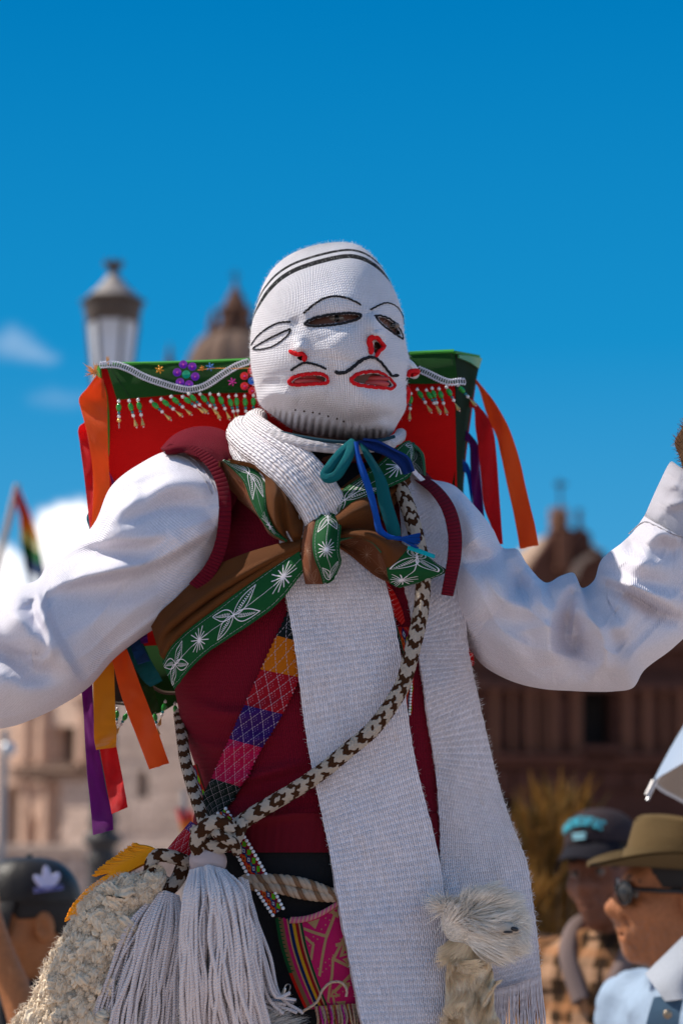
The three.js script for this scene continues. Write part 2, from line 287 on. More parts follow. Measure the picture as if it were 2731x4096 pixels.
{ // knitted hem, armhole bands and the cap of the near shoulder
  const hem = grid(24, 240, (i, j) => { const y = lerp(1868, 1958, i / 24), r = torsoRow(y), th = j / 240 * Math.PI * 2, c = (r[1] + r[2]) / 2, h = (r[2] - r[1]) / 2 + 4, k = 1 + .012 * Math.cos(th * 90); const x = c - Math.cos(th) * h, s = Math.sin(th); return pt(x, y, r[4] + Math.sign(s) * Math.pow(Math.abs(s), .8) * (r[3] + .004) * k + (s > 0 ? vestFold(x, y) * s : 0)); }, (i, j) => [j / 240 * 8, i / 24], true);
  const M2 = cloth(.13, .004, .012, { bumpMap: rep(woolB, 3, 3), bumpScale: .0006 });
  mesh('hem_band', hem, M2, dancer);
  rib('shoulder_cap', M.vest, dancer,
    [[372, 1034, .015], [402, 1003, .0], [448, 985, -.02], [505, 990, -.03], [548, 1024, -.02], [572, 1080, .02]],
    [[384, 1040, .045], [432, 1041, .06], [472, 1064, .072], [498, 1104, .08], [508, 1150, .088], [520, 1200, .09]],
    { n: 40, m: 18, thick: .003, uv: [0, .12, 0, .3], z: (u, v) => .022 * Math.sin(Math.PI * v) * (1 - .6 * u) + .003 * nz(u * 7, v * 4, 3) });
  const armL = [[374, 1037], [434, 1040], [476, 1070], [501, 1125], [503, 1200], [492, 1258], [470, 1302], [436, 1340]];
  rib('armhole_band', M.vestRib, dancer, armL.map(([x, y], i) => [x - 2, y, [.044, .062, .076, .087, .091, .09, .086, .08][i]]),
    armL.map(([x, y], i) => [x + [14, 18, 22, 26, 27, 27, 26, 25][i], y + [-18, -14, -12, -4, 2, 6, 14, 18][i], [.046, .064, .08, .090, .094, .094, .092, .088][i]]), { n: 60, m: 6, thick: .0025, swap: true, uv: [0, .6, 0, 6], z: (u, v) => .0012 * Math.sin(Math.PI * v) });
  const armR = [[952, 1080], [1005, 1113], [1042, 1160], [1059, 1220], [1059, 1275], [1050, 1325], [1040, 1370]];
  rib('armhole_band', M.vestRib, dancer, armR.map(([x, y], i) => [x - [12, 20, 27, 30, 30, 28, 26][i], y + [14, 14, 10, 4, 0, -4, -4][i], [.05, .085, .105, .115, .118, .115, .11][i]]),
    armR.map(([x, y], i) => [x, y, [.04, .07, .09, .10, .103, .10, .095][i]]), { n: 60, m: 6, thick: .0025, swap: true, uv: [0, .6, 0, 5], z: (u, v) => .003 * Math.sin(Math.PI * v) });
  rib('inner_shirt', M.black, dancer, [[700, 1020, .10], [716, 1050, tz(716, 1050) + .008], [736, 1090, tz(736, 1090) + .008], [770, 1140, tz(770, 1140) + .008]], [[900, 1010, .09], [880, 1040, tz(880, 1040) + .008], [860, 1080, tz(860, 1080) + .008], [830, 1140, tz(830, 1140) + .008]], { n: 20, m: 14, thick: .003, z: (u, v) => .004 * Math.sin(Math.PI * v) + .002 * nz(u * 5, v * 5) });
  mesh('trousers', torsoGeo(1925, 2560, 60, -6), M.black, dancer);
  for (const s of [0, 1]) { // legs, below the frame
    const top = pt(s ? 900 : 620, 2520, -.02), g = tubeGeo([top, [top[0] + (s ? .02 : -.02), 1.1, 0], [top[0] + (s ? .04 : -.04), .80, -.02]], .085, { world: true, n: 20, s: 20, taper: (t) => 1.15 - .4 * t });
    mesh('trouser_leg', g, M.black, dancer);
    const sh = nets(blend([fE(0, .035, .05, .045, .035, .13), fE(0, .07, -.03, .045, .06, .06)], .03), [-.07, -.02, -.12], [.07, .16, .21], .008);
    sh.translate(top[0] + (s ? .04 : -.04), .70, .0); mesh('shoe', sh, std(.03, .02, .015), dancer);
  }
}
// shirt sleeves
function sleeveGeo(T, B, { n = 260, m = 150, zc, zr, fold, pw = 1, seed = 2, gain = 1.5 }) {
  const a = samp(T, n), b = samp(B, n);
  return grid(n, m, (i, j) => {
    const th = j / m * Math.PI * 2, c = Math.cos(th), s = Math.sin(th), mx = (a[i][0] + b[i][0]) / 2, my = (a[i][1] + b[i][1]) / 2;
    const cc = Math.sign(c) * Math.pow(Math.abs(c), pw), x = mx + cc * (a[i][0] - mx), y = my + cc * (a[i][1] - my), u = i / n;
    const w = gain * (s > 0 ? Math.pow(s, .5) : 0);
    const lf = nz(c * 2.2 + .7 * nz(u * 4, c * 2, seed), s * 2.2, u * 2.0 + seed), wr = (.0012 * fbm(x * .012 + 3, y * .012, 1) + .0034 * (Math.pow(1 - Math.min(1, Math.abs(lf) * 2.4), 2) - .3) * sstep(0, .06, u)) * w / gain * 1.2;
    return pt(x, y, lerp(a[i][2], b[i][2], (1 - cc) / 2) + zc(u) + s * zr(u) + w * fold(x, y) + wr);
  }, (i, j) => [j / m * .7, i / n * 1.2], true);
}
const zL = zoom(0, 1700, 900), zR = zoom(1500, 1350, 1231), zS = zoom(200, 950, 900);
const foldL = folds([
  // long swinging folds from the shoulder towards the elbow
  [via(zL, [[1290, 270], [1100, 300], [900, 400], [800, 520]]), 18, .010, 30], [via(zL, [[800, 590], [880, 560], [945, 480], [930, 410]]), 12, .008, 16],
  [via(zL, [[1500, 420], [1200, 420], [980, 560], [800, 640], [660, 680]]), 33, .022, 34],
  [via(zL, [[1420, 560], [1180, 560], [960, 640], [820, 700]]), 14, -.012, 40],
  [via(zL, [[1180, 750], [1000, 790], [760, 800], [560, 830], [330, 950]]), 13, .016, 52],
  [via(zL, [[1250, 790], [1060, 900], [800, 900], [600, 950], [480, 1050]]), 25, -.016, 40],
  [via(zL, [[1520, 690], [1300, 820], [1050, 950], [760, 1020], [560, 1060], [400, 1110], [270, 1190]]), 15, .026, 60],
  [via(zL, [[1480, 830], [1250, 1010], [950, 1130], [650, 1170], [420, 1200]]), 33, -.012, 60],
  [via(zL, [[1500, 900], [1280, 1180], [1000, 1400], [760, 1580]]), 22, .012, 60],
  [via(zL, [[1420, 990], [1150, 1240], [860, 1450], [600, 1650]]), 16, -.008, 40],
  // elbow
  [via(zL, [[230, 1080], [250, 1180], [300, 1330], [380, 1500], [480, 1680], [560, 1830]]), 14, .024, 40],
  [via(zL, [[240, 1150], [230, 1300], [300, 1480], [330, 1640]]), 12, -.016, 24],
  [via(zL, [[120, 1120], [110, 1250], [170, 1330], [240, 1340]]), 22, .010, 30],
  [via(zL, [[0, 1290], [120, 1350], [280, 1500], [330, 1600], [240, 1700]]), 19, .020, 40],
  [via(zL, [[-100, 1500], [100, 1620], [240, 1710], [300, 1620]]), 22, -.016, 30],
  [via(zL, [[-60, 1700], [150, 1830], [350, 1860], [560, 1830]]), 33, .016, 50],
  [via(zL, [[320, 960], [330, 1050], [280, 1140]]), 18, -.009, 24],
]);
const LT = [[512, 1075, 0], [400, 1034, 0], [320, 1066, 0], [255, 1118, 0], [218, 1200, 0], [170, 1254, 0], [113, 1290, 0], [88, 1330, 0], [40, 1350, 0], [0, 1392, 0], [-90, 1402, 0], [-180, 1392, 0], [-290, 1400, 0]];
const LB = [[520, 1240, 0], [462, 1345, 0], [372, 1432, 0], [320, 1468, 0], [262, 1514, 0], [205, 1578, 0], [145, 1618, 0], [85, 1648, 0], [30, 1668, 0], [-20, 1674, 0], [-100, 1655, 0], [-190, 1600, 0], [-290, 1530, 0]];
const zcL = (u) => lerp(.0, .03, sstep(0, .3, u)) + .06 * sstep(.3, .9, u), zrL = (u) => .085 - .02 * sstep(.6, 1, u);
const sleeveL = mesh('shirt_sleeve', sleeveGeo(LT, LB, { zc: zcL, zr: zrL, fold: foldL }), M.shirt, dancer);
const foldR = folds([
  [via(zR, [[440, 780], [500, 900], [510, 1050], [480, 1150]]), 27, 0.0190, 31],
  [via(zR, [[470, 1050], [520, 1130], [600, 1120], [640, 1060]]), 27, -0.0166, 24],
  [via(zR, [[640, 1030], [660, 1130], [660, 1260], [700, 1330], [800, 1330], [900, 1290]]), 22, 0.0238, 40],
  [via(zR, [[690, 1120], [720, 1220], [760, 1290], [850, 1290]]), 29, -0.0214, 26],
  [via(zR, [[760, 1170], [860, 1260], [960, 1230], [1030, 1230]]), 22, 0.0142, 36],
  [via(zR, [[1030, 1250], [960, 1270], [900, 1400], [880, 1530], [900, 1680]]), 22, 0.0261, 43],
  [via(zR, [[1010, 1300], [985, 1420], [975, 1540], [1010, 1580], [1030, 1480], [1040, 1380]]), 17, -0.0114, 17],
  [via(zR, [[1040, 1290], [1060, 1390], [1110, 1470], [1150, 1540], [1160, 1650], [1080, 1750]]), 20, 0.0261, 31],
  [via(zR, [[1110, 1270], [1110, 1350], [1170, 1460], [1260, 1470], [1290, 1400], [1250, 1320]]), 35, 0.0142, 26],
  [via(zR, [[1120, 1250], [1200, 1270], [1330, 1330], [1450, 1400], [1560, 1440]]), 13, -0.0238, 19],
  [via(zR, [[1120, 1215], [1240, 1260], [1350, 1290], [1480, 1330], [1560, 1350]]), 17, 0.0190, 36],
  [via(zR, [[1170, 1110], [1280, 1110], [1390, 1160], [1520, 1170]]), 27, 0.0166, 36],
  [via(zR, [[1280, 1010], [1330, 1080], [1360, 1070]]), 14, -0.0166, 18],
  [via(zR, [[1370, 910], [1400, 1000], [1380, 1070], [1320, 1200], [1260, 1280]]), 29, 0.0142, 26],
  [via(zR, [[1380, 1060], [1450, 1000], [1560, 1030]]), 21, 0.0142, 18],
  [via(zR, [[560, 1440], [700, 1560], [860, 1700], [1000, 1760], [1150, 1740]]), 60, 0.0261, 54],
  [via(zR, [[500, 1500], [650, 1640], [850, 1740]]), 20, -0.0095, 24],
  [via(zR, [[800, 1480], [830, 1640], [960, 1770]]), 41, -0.0190, 32],
  [via(zR, [[1060, 1500], [1080, 1640], [1000, 1780]]), 31, -0.0119, 32],
  [via(zR, [[1560, 1480], [1440, 1580], [1300, 1660], [1180, 1740]]), 43, 0.0166, 46],
  [via(zR, [[470, 1150], [500, 1300], [520, 1450]]), 52, 0.0142, 36],
]);
const RT = [[985, 1100, 0], [1040, 1114, 0], [1086, 1158, 0], [1130, 1213, 0], [1155, 1258, 0], [1186, 1261, 0], [1210, 1296, 0], [1253, 1338, 0], [1288, 1322, 0], [1316, 1316, 0], [1336, 1350, 0], [1362, 1334, 0], [1380, 1286, 0], [1430, 1244, 0], [1452, 1222, 0], [1478, 1186, 0]];
const RB = [[985, 1330, 0], [1030, 1420, 0], [1066, 1472, 0], [1106, 1526, 0], [1150, 1554, 0], [1196, 1572, 0], [1250, 1583, 0], [1310, 1587, 0], [1360, 1589, 0], [1410, 1588, 0], [1452, 1580, 0], [1478, 1540, 0], [1545, 1488, 0], [1610, 1420, 0], [1645, 1340, 0], [1640, 1280, 0]];
mesh('shirt_sleeve', sleeveGeo(RT, RB, { zc: (u) => .0 + .05 * sstep(.2, .8, u), seed: 5, gain: 1.9, zr: (u) => lerp(.045, .085, sstep(0, .22, u)) - .02 * sstep(.75, 1, u), fold: foldR }), M.shirt, dancer);
{ // cuffs
  const CF = folds([[[[1500, 1150, 0], [1540, 1160, 0], [1580, 1150, 0]], 8, .006], [[[1520, 1110, 0], [1560, 1120, 0]], 7, .005], [[[1515, 1085, 0], [1555, 1095, 0]], 6, .004], [[[1490, 1200, 0], [1520, 1170, 0]], 10, .004]]);
  mesh('shirt_cuff', sleeveGeo([[1475, 1190, 0], [1480, 1182, 0], [1510, 1115, 0], [1540, 1060, 0], [1546, 1062, 0]], [[1640, 1292, 0], [1646, 1284, 0], [1655, 1200, 0], [1660, 1140, 0], [1652, 1140, 0]], { n: 50, m: 90, zc: () => .05, zr: (u) => .072 * (u > .95 ? .93 : 1), fold: CF }), M.shirt, dancer);
  mesh('shirt_cuff', sleeveGeo([[-280, 1400, 0], [-285, 1398, 0], [-360, 1400, 0], [-400, 1405, 0], [-398, 1408, 0]], [[-280, 1532, 0], [-285, 1530, 0], [-360, 1520, 0], [-400, 1515, 0], [-398, 1512, 0]], { n: 30, m: 60, zc: () => .09, zr: () => .045, fold: () => 0 }), M.shirt, dancer);
}
{ // seams: where the sleeve is set in, and along the forearm
  const toPx = (v) => { const q = v.clone().sub(CAMPOS), f = q.y * sP - q.z * cP, up = q.y * cP + q.z * sP; return [784 + q.x / f * F, 1176 - up / f * F]; };
  const sleeves = dancer.children.filter((c) => c.name === 'shirt_sleeve');
  const skinOn = (m, list, lift) => { const p = m.geometry.attributes.position, v = new THREE.Vector3(), best = list.map(() => [1e9, null]); for (let i = 0; i < p.count; i++) { v.fromBufferAttribute(p, i); const [x, y] = toPx(v); list.forEach((t, k) => { const e = (x - t[0]) ** 2 + (y - t[1]) ** 2 - v.z * 400; if (e < best[k][0]) best[k] = [e, v.z]; }); } return list.map((t, k) => [t[0], t[1], best[k][1] + lift]); };
  const seam = (m, pts, r) => mesh('seam', tubeGeo(skinOn(m, spaced(pts, 24), .0006), met(r), { n: 60, s: 6 }), M.shirt, m);
  seam(sleeves[0], via(zL, [[1160, 205], [1280, 225], [1370, 300], [1440, 400], [1480, 480]]), 1.8); seam(sleeves[0], via(zL, [[1200, 195], [1310, 215], [1400, 290], [1470, 390], [1505, 470]]), 1.6);
  seam(sleeves[1], via(zR, [[1290, 1000], [1370, 940], [1430, 960], [1510, 1000], [1560, 1015]]), 1.6);
}
// hands: palm along +y, thumb to side s
function handField(s, gr = 0) {
  const L = [fE(0, .05, 0, .041 + gr, .052 + gr, .017 + gr), fC([0, -.06, 0], [0, .02, 0], .027 + gr, .031 + gr)];
  const roots = [[-.03, .088, .062, -.10], [-.010, .096, .074, -.03], [.011, .094, .070, .04], [.031, .083, .054, .13]];
  for (const [x, y, l, sp] of roots) { const X = -s * x, c1 = .35, c2 = .8; const a = [X, y, 0], b = [X - s * sp * l * .5, y + l * .5 * Math.cos(c1), l * .5 * Math.sin(c1)], c = [X - s * sp * l * .8, y + l * .5 * Math.cos(c1) + l * .5 * Math.cos(c2), l * .5 * (Math.sin(c1) + Math.sin(c2))]; L.push(fC([X * .8, y - .04, 0], a, .0105 + gr, .0098 + gr), fC(a, b, .0098 + gr, .009 + gr), fC(b, c, .009 + gr, .0075 + gr)); }
  L.push(fC([s * .026, .02, .004], [s * .052, .055, .012], .014 + gr, .0115 + gr), fC([s * .052, .055, .012], [s * .056, .088, .024], .011 + gr, .0085 + gr));
  return blend(L, .008);
}
function placeHand(g, p, dir, roll) { const q = aim(new THREE.Vector3(...dir)), r = new THREE.Quaternion().setFromAxisAngle(UP, roll); return xf(g, new THREE.Vector3(...p), q.multiply(r)); }
const handR = [pt(1630, 1120, .05), [.25, .95, .05], 2.6], handL = [pt(-410, 1460, .09), [-1, .1, .1], .4];
mesh('glove', planarUV(placeHand(nets(handField(1, .002), [-.09, -.09, -.06], [.09, .21, .11], .004), ...handR), 12), M.glove, dancer);
mesh('glove', planarUV(placeHand(nets(handField(-1, .002), [-.09, -.09, -.06], [.09, .21, .11], .004), ...handL), 12), M.glove, dancer);

{ const R = rng(29), G = []; const src = dancer.children.find((c) => c.name === 'glove').geometry.attributes, v = new THREE.Vector3(), n = new THREE.Vector3(); for (let i = 0; i < 2600; i++) { const k = Math.floor(R() * src.position.count); v.fromBufferAttribute(src.position, k); n.fromBufferAttribute(src.normal, k); G.push(xf(FIBRE, v, aim(n.add(new THREE.Vector3(R() - .5, R() - .5, R() - .5).multiplyScalar(1.6))), new THREE.Vector3(1.6, .004 + R() * .005, 1))); } mesh('wool_fuzz', mergeGeometries(G), cloth(.26, .13, .06), dancer).userData.kind = 'stuff'; }
// ---------- the mask ----------
const zM = zoom(900, 900, 900);
const HC = [758, 792], ring = via(zM, [[767, 120], [880, 126], [970, 165], [1060, 250], [1130, 360], [1190, 480], [1230, 600], [1247, 750], [1268, 870], [1288, 960], [1280, 1040], [1268, 1110], [1258, 1280], [1205, 1380], [1150, 1468], [1080, 1498], [950, 1512], [830, 1508], [700, 1492], [580, 1465], [480, 1432], [390, 1372], [330, 1325], [265, 1275], [232, 1230], [218, 1170], [200, 1080], [180, 980], [175, 850], [187, 700], [220, 560], [265, 420], [330, 310], [430, 220], [560, 160], [680, 130]].map(([x, y]) => [x, y, 0]));
const ringA = ring.map(([x, y]) => [Math.atan2(HC[1] - y, x - HC[0]), Math.hypot(x - HC[0], y - HC[1])]).sort((a, b) => a[0] - b[0]);
function ringR(phi) { const n = ringA.length; let k = 0; while (k < n && ringA[k][0] < phi) k++; const g = (i) => { const q = ringA[((i % n) + n) % n]; return [q[0] + Math.floor(i / n) * 2 * Math.PI, q[1]]; }; const p0 = g(k - 2), p1 = g(k - 1), p2 = g(k), p3 = g(k + 1), t = (phi - p1[0]) / (p2[0] - p1[0] || 1e-6); const m1 = (p2[1] - p0[1]) / (p2[0] - p0[0]) * (p2[0] - p1[0]), m2 = (p3[1] - p1[1]) / (p3[0] - p1[0]) * (p2[0] - p1[0]); const t2 = t * t, t3 = t2 * t; return (2 * t3 - 3 * t2 + 1) * p1[1] + (t3 - 2 * t2 + t) * m1 + (-2 * t3 + 3 * t2) * p2[1] + (t3 - t2) * m2; }
const maskFold = folds([
  [via(zM, [[1010, 610], [1040, 700], [1062, 760], [1066, 790]]), 17, .016, 17], [via(zM, [[1050, 730], [1062, 775], [1060, 800]]), 13, .013],
  [via(zM, [[500, 760], [512, 820], [520, 880]]), 15, .011, 15], [via(zM, [[505, 820], [530, 870], [540, 890]]), 11, .012],
  [via(zM, [[560, 670], [700, 668], [860, 660], [960, 640]]), 20, -.008], [via(zM, [[1050, 650], [1140, 690], [1230, 770]]), 18, -.007], [via(zM, [[200, 860], [300, 815], [440, 740]]), 14, -.004],
  [via(zM, [[560, 590], [700, 520], [840, 520], [960, 570]]), 26, .005], [via(zM, [[470, 640], [500, 700], [490, 740]]), 12, -.006],
  [via(zM, [[760, 760], [800, 850], [790, 940]]), 52, .008], [via(zM, [[320, 880], [340, 960], [350, 1040]]), 46, .005],
  [via(zM, [[450, 1075], [580, 1075], [720, 1075]]), 14, -.007], [via(zM, [[880, 1085], [1030, 1080], [1180, 1120]]), 16, -.007],
  [via(zM, [[740, 960], [745, 1080], [740, 1160]]), 12, -.005], [via(zM, [[900, 1170], [1050, 1190], [1150, 1190]]), 24, .007], [via(zM, [[500, 1150], [620, 1150], [720, 1160]]), 22, .005],
  [via(zM, [[240, 1230], [320, 1190], [420, 1190], [520, 1230]]), 17, .010, 20], [via(zM, [[215, 1165], [280, 1120], [350, 1110], [430, 1150]]), 14, -.010, 16],
  [via(zM, [[290, 1260], [330, 1220], [420, 1240]]), 12, -.007], [via(zM, [[320, 1290], [500, 1280], [700, 1310], [830, 1360], [1000, 1370]]), 18, -.005],
  [via(zM, [[880, 1310], [960, 1270], [1100, 1260], [1210, 1290]]), 22, .008], [via(zM, [[900, 1390], [1050, 1350], [1180, 1330]]), 14, -.005], [via(zM, [[1000, 1430], [1100, 1400], [1180, 1390]]), 14, .005],
]);
const MZ = .015, MR = .132;
function maskZ(x, y) { const dx = x - HC[0], dy = HC[1] - y, r = Math.hypot(dx, dy) / ringR(Math.atan2(dy, dx)); return MZ + MR * Math.pow(Math.max(0, 1 - r * r), .46) + maskFold(x, y); }
// opening outlines
const HOLES = [
  [[572, 688], [610, 664], [690, 642], [800, 628], [890, 624], [935, 634], [915, 652], [860, 668], [800, 680], [710, 690], [630, 696]],
  [[1065, 643], [1105, 647], [1148, 668], [1190, 705], [1222, 765], [1190, 758], [1145, 722], [1100, 686]],
  [[470, 1100], [500, 1070], [570, 1052], [640, 1050], [688, 1060], [702, 1076], [690, 1090], [630, 1096], [550, 1104]],
  [[893, 1080], [930, 1050], [1000, 1038], [1065, 1040], [1115, 1068], [1160, 1112], [1155, 1124], [1090, 1122], [1000, 1112], [920, 1096]],
  [[1036, 850], [1046, 815], [1072, 822], [1084, 850], [1070, 886], [1044, 892]],
  [[505, 925], [525, 905], [540, 918], [535, 945], [518, 942]],
].concat([0, 1, 2, 3, 4, 5, 6].map((k) => { const X = 490 + k * 56 + (k % 3) * 5, Y = 1288 + k * 9 + Math.max(0, k - 3) * 9; return [[X - 7, Y + 4], [X, Y - 8], [X + 7, Y + 4], [X, Y + 8]]; })).map((h) => spaced(via(zM, h.map(([x, y]) => [x, y, 0])), 60, true));
const inside = (poly, x, y) => { let c = false; for (let i = 0, j = poly.length - 1; i < poly.length; j = i++) { const a = poly[i], b = poly[j]; if (a[1] > y !== b[1] > y && x < (b[0] - a[0]) * (y - a[1]) / (b[1] - a[1]) + a[0]) c = !c; } return c; };
const AX = new THREE.Vector3(-.20, .86, -.47).normalize();   // crown of the head, tipped back and to the side
const AXx = new THREE.Vector3(0, 0, 1).cross(AX).normalize().negate(), AXz = new THREE.Vector3().crossVectors(AXx, AX).normalize();
const headDir = (lon, lat) => new THREE.Vector3().addScaledVector(AX, Math.sin(lat)).addScaledVector(AXx, Math.cos(lat) * Math.sin(lon)).addScaledVector(AXz, -Math.cos(lat) * Math.cos(lon));
function headPoint(d, shrink, fold) {
  const rho = Math.hypot(d.x, d.y), phi = Math.atan2(d.y, d.x), R = ringR(phi) - shrink;
  const x = HC[0] + Math.cos(phi) * R * rho, y = HC[1] - Math.sin(phi) * R * rho;
  const z0 = MZ + Math.sign(d.z) * (MR - shrink / 1780) * Math.pow(Math.abs(d.z), .92);
  return [x, y, z0 + (fold && d.z > 0 ? fold(x, y) * sstep(0, .25, d.z) : 0)];
}
{
  const NI = 360, NJ = 720, col = new Float32Array((NI + 1) * (NJ + 1) * 3), P2 = [];
  const g = grid(NI, NJ, (i, j) => {
    const lat = Math.PI / 2 - i / NI * Math.PI, lon = j / NJ * 2 * Math.PI, d = headDir(lon, lat);
    const q = headPoint(d, 0, maskFold); P2.push(q);
    // rib welt along the chin
    const rt = clamp(936 + .2 * (q[0] - 648), 928, 984), below = sstep(rt, rt + 16, q[1]) * (d.z > -.2 ? 1 : 0);
    const ca = Math.asin(clamp((q[0] - 768 + (q[1] - 950) * .12) / 192, -1, 1)); const welt = below * .0044 * (Math.pow(.5 + .5 * Math.cos(ca * 192 / 17.5 * 6.283), .7) - .5);
    const dark = (Math.abs(i / NI - .345) < .0125 || Math.abs(i / NI - .304) < .0095) ? .022 : .90;
    const n = 1.06 + .05 * nz(q[0] * .05, q[1] * .05);
    col.set([dark * n * .985, dark * n * .945, dark * n], (i * (NJ + 1) + j) * 3);
    return pt(q[0], q[1], q[2] + welt);
  }, (i, j) => { const d = headDir(j / NJ * 6.28319, Math.PI / 2 - i / NI * Math.PI), up = clamp(d.x * -.13 + d.y * .99, -1, 1); return [Math.atan2(d.x * .99 + d.y * .13, d.z) / 6.28319 * 16.5, Math.asin(up) / Math.PI * 14]; }, true);
  g.setAttribute('color', new THREE.BufferAttribute(col, 3));
  // snip out the openings
  const ix = g.index.array, keep = [];
  for (let t = 0; t < ix.length; t += 3) { const a = P2[ix[t]], b = P2[ix[t + 1]], c = P2[ix[t + 2]], x = (a[0] + b[0] + c[0]) / 3, y = (a[1] + b[1] + c[1]) / 3; if (a[2] > MZ + .02 && HOLES.some((h) => inside(h, x, y))) continue; keep.push(ix[t], ix[t + 1], ix[t + 2]); }
  g.setIndex(keep);
  const kMask = M.mask; 
  const mask = mesh('knitted_mask', g, kMask, dancer);
  // chain stitching laid on the knit
  const st = new THREE.SphereGeometry(1, 7, 5);
  const stitched = (name, pts, wpx, rgb, lift = .0012, closed = false, f = zM) => {
    const q = closed ? spaced(via(f, pts), Math.max(6, Math.round(pts.length * 9)), true) : spaced(via(f, pts), Math.max(6, Math.round(pts.length * 9)));
    let L = 0; for (let i = 1; i < q.length; i++) L += Math.hypot(q[i][0] - q[i - 1][0], q[i][1] - q[i - 1][1]);
    const n = Math.round(L / (wpx * .85)), w = closed ? spaced(via(f, pts), n, true) : spaced(via(f, pts), n), G = [];
    for (let i = 0; i < n; i++) { const a = V(w[i][0], w[i][1], maskZ(w[i][0], w[i][1]) + lift), b = V(w[i + 1][0], w[i + 1][1], maskZ(w[i + 1][0], w[i + 1][1]) + lift), d = b.clone().sub(a); const jx = nz(i * .6, wpx) * met(1.6); a.x += jx; b.x += jx; a.y += nz(i * .5, 3 + wpx) * met(1.4); const tilt = new THREE.Quaternion().setFromAxisAngle(new THREE.Vector3(0, 0, 1), (i % 2 ? .25 : -.25)); G.push(xf(st, a.clone().add(b).multiplyScalar(.5), tilt.multiply(aim(d)), new THREE.Vector3(met(wpx) * (.52 + .14 * nz(i * .8, 9)), d.length() * .85, met(wpx) * .36))); }
    return mesh(name, mergeGeometries(G), cloth(...rgb, { bumpMap: rep(woolB, 2, 2), bumpScale: .0004 }), mask);
  };
  const BLK = [.022, .022, .026], RED = [.72, .012, .018];
  stitched('eyebrow', [[550, 615], [600, 568], [680, 515], [760, 496], [840, 506], [900, 530], [945, 555]], 5.5, BLK);
  stitched('eyebrow', [[1015, 590], [1070, 560], [1130, 542], [1190, 565], [1230, 620], [1244, 690]], 5, BLK);
  stitched('eyebrow', [[183, 838], [220, 782], [280, 730], [350, 690], [410, 675], [455, 676]], 5, BLK);
  stitched('closed_eye', [[196, 862], [270, 812], [350, 770], [420, 738], [455, 725], [445, 755], [400, 800], [330, 845], [260, 865], [205, 868]], 5, BLK, .0012, true);
  stitched('eye_rim', [[555, 690], [600, 657], [690, 632], [800, 618], [895, 614], [950, 630], [925, 655], [870, 672], [800, 690], [710, 700], [620, 704]], 7, BLK, .001, true);
  stitched('eye_rim', [[1048, 634], [1100, 635], [1152, 658], [1200, 700], [1237, 775], [1240, 795], [1195, 768], [1140, 730], [1090, 692]], 7, BLK, .001, true);
  stitched('moustache', [[768, 1026], [800, 1032], [845, 1024], [890, 992], [940, 950], [1000, 922], [1045, 925], [1090, 960], [1130, 1010], [1170, 1055], [1200, 1044]], 9, BLK, .002);
  stitched('moustache', [[460, 1014], [500, 985], [550, 962], [620, 970], [705, 1003]], 6, BLK, .0015);
  stitched('lip', [[444, 1098], [480, 1062], [560, 1042], [640, 1036], [700, 1050], [722, 1074], [712, 1098], [640, 1106], [540, 1113], [470, 1114]], 9.5, RED, .0016, true);
  stitched('lip', [[876, 1080], [920, 1040], [1000, 1022], [1070, 1024], [1128, 1056], [1182, 1112], [1178, 1136], [1100, 1136], [1000, 1126], [905, 1106]], 10, RED, .0016, true);
  stitched('nose_trim', [[1022, 890], [1012, 850], [1006, 805], [1030, 772], [1052, 780], [1072, 804], [1104, 828], [1090, 870], [1052, 905]], 15, RED, .003);
  stitched('nose_trim', [[450, 885], [485, 892], [512, 908], [530, 890], [552, 902], [554, 944]], 12, RED, .003);
  // seam cord and knitted ties below the chin
  mesh('neck_cord', tubeGeo([[640, 992, .10], [690, 1003, .125], [747, 1012, .14], [800, 1016, .146], [860, 1014, .14], [905, 1003, .12]], met(4), { n: 50, s: 8 }), cloth(.01, .04, .06), mask);
  // the second little face seen edge-on at the right
  const bump = new THREE.SphereGeometry(1, 40, 30); const noseMat = cloth(.82, .81, .80, { map: rep(knitC, .6, .6), bumpMap: rep(knitB, .6, .6), bumpScale: .001 });
  mesh('side_nose', xf(bump, V(...zM(1285, 1000), .02), new THREE.Quaternion().setFromAxisAngle(new THREE.Vector3(0, 0, 1), .75), new THREE.Vector3(met(16), met(30), .022)), noseMat, mask);
  const sideStitch = (name, pts, w, rgb) => mesh(name, tubeGeo(via(zM, pts), met(w), { n: 24, s: 8 }), cloth(...rgb, { bumpMap: rep(woolB, 2, 2), bumpScale: .0006 }), mask);
  sideStitch('nose_trim', [[1275, 1058, .046], [1284, 1025, .048], [1310, 1015, .045], [1345, 1020, .035], [1335, 1034, .03], [1300, 1046, .036]], 5.5, RED);
  sideStitch('moustache', [[1236, 1108, .045], [1246, 1085, .045], [1262, 1068, .04]], 4.5, BLK);
  sideStitch('lip', [[1256, 1130, .04], [1274, 1150, .036], [1272, 1200, .03], [1262, 1230, .028], [1252, 1190, .04]], 6.5, RED);
  // teal loop, blue strand, teal strap and navy strap
  const zB = zoom(800, 1700, 1100);
  const TEAL = cloth(.004, .14, .16, { bumpMap: rep(woolB, 3, 3), bumpScale: .0012 }), BLUE = cloth(.006, .10, .52, { bumpMap: rep(woolB, 3, 3), bumpScale: .0012, sheen: .8, sheenColor: new THREE.Color().setRGB(.05, .2, .6) }), NAVY = cloth(.006, .03, .16, { bumpMap: rep(woolB, 3, 3), bumpScale: .001 });
  const tie = part('neck_tie', mask);
  mesh('tie_loop', tubeGeo(via(zB, [[872, 100, .15], [800, 165, .165], [740, 240, .172], [712, 285, .172], [730, 305, .175], [775, 290, .178], [815, 235, .18], [848, 175, .172], [868, 108, .155]]), met(11.5), { n: 90, s: 12, flat: .55 }), TEAL, tie);
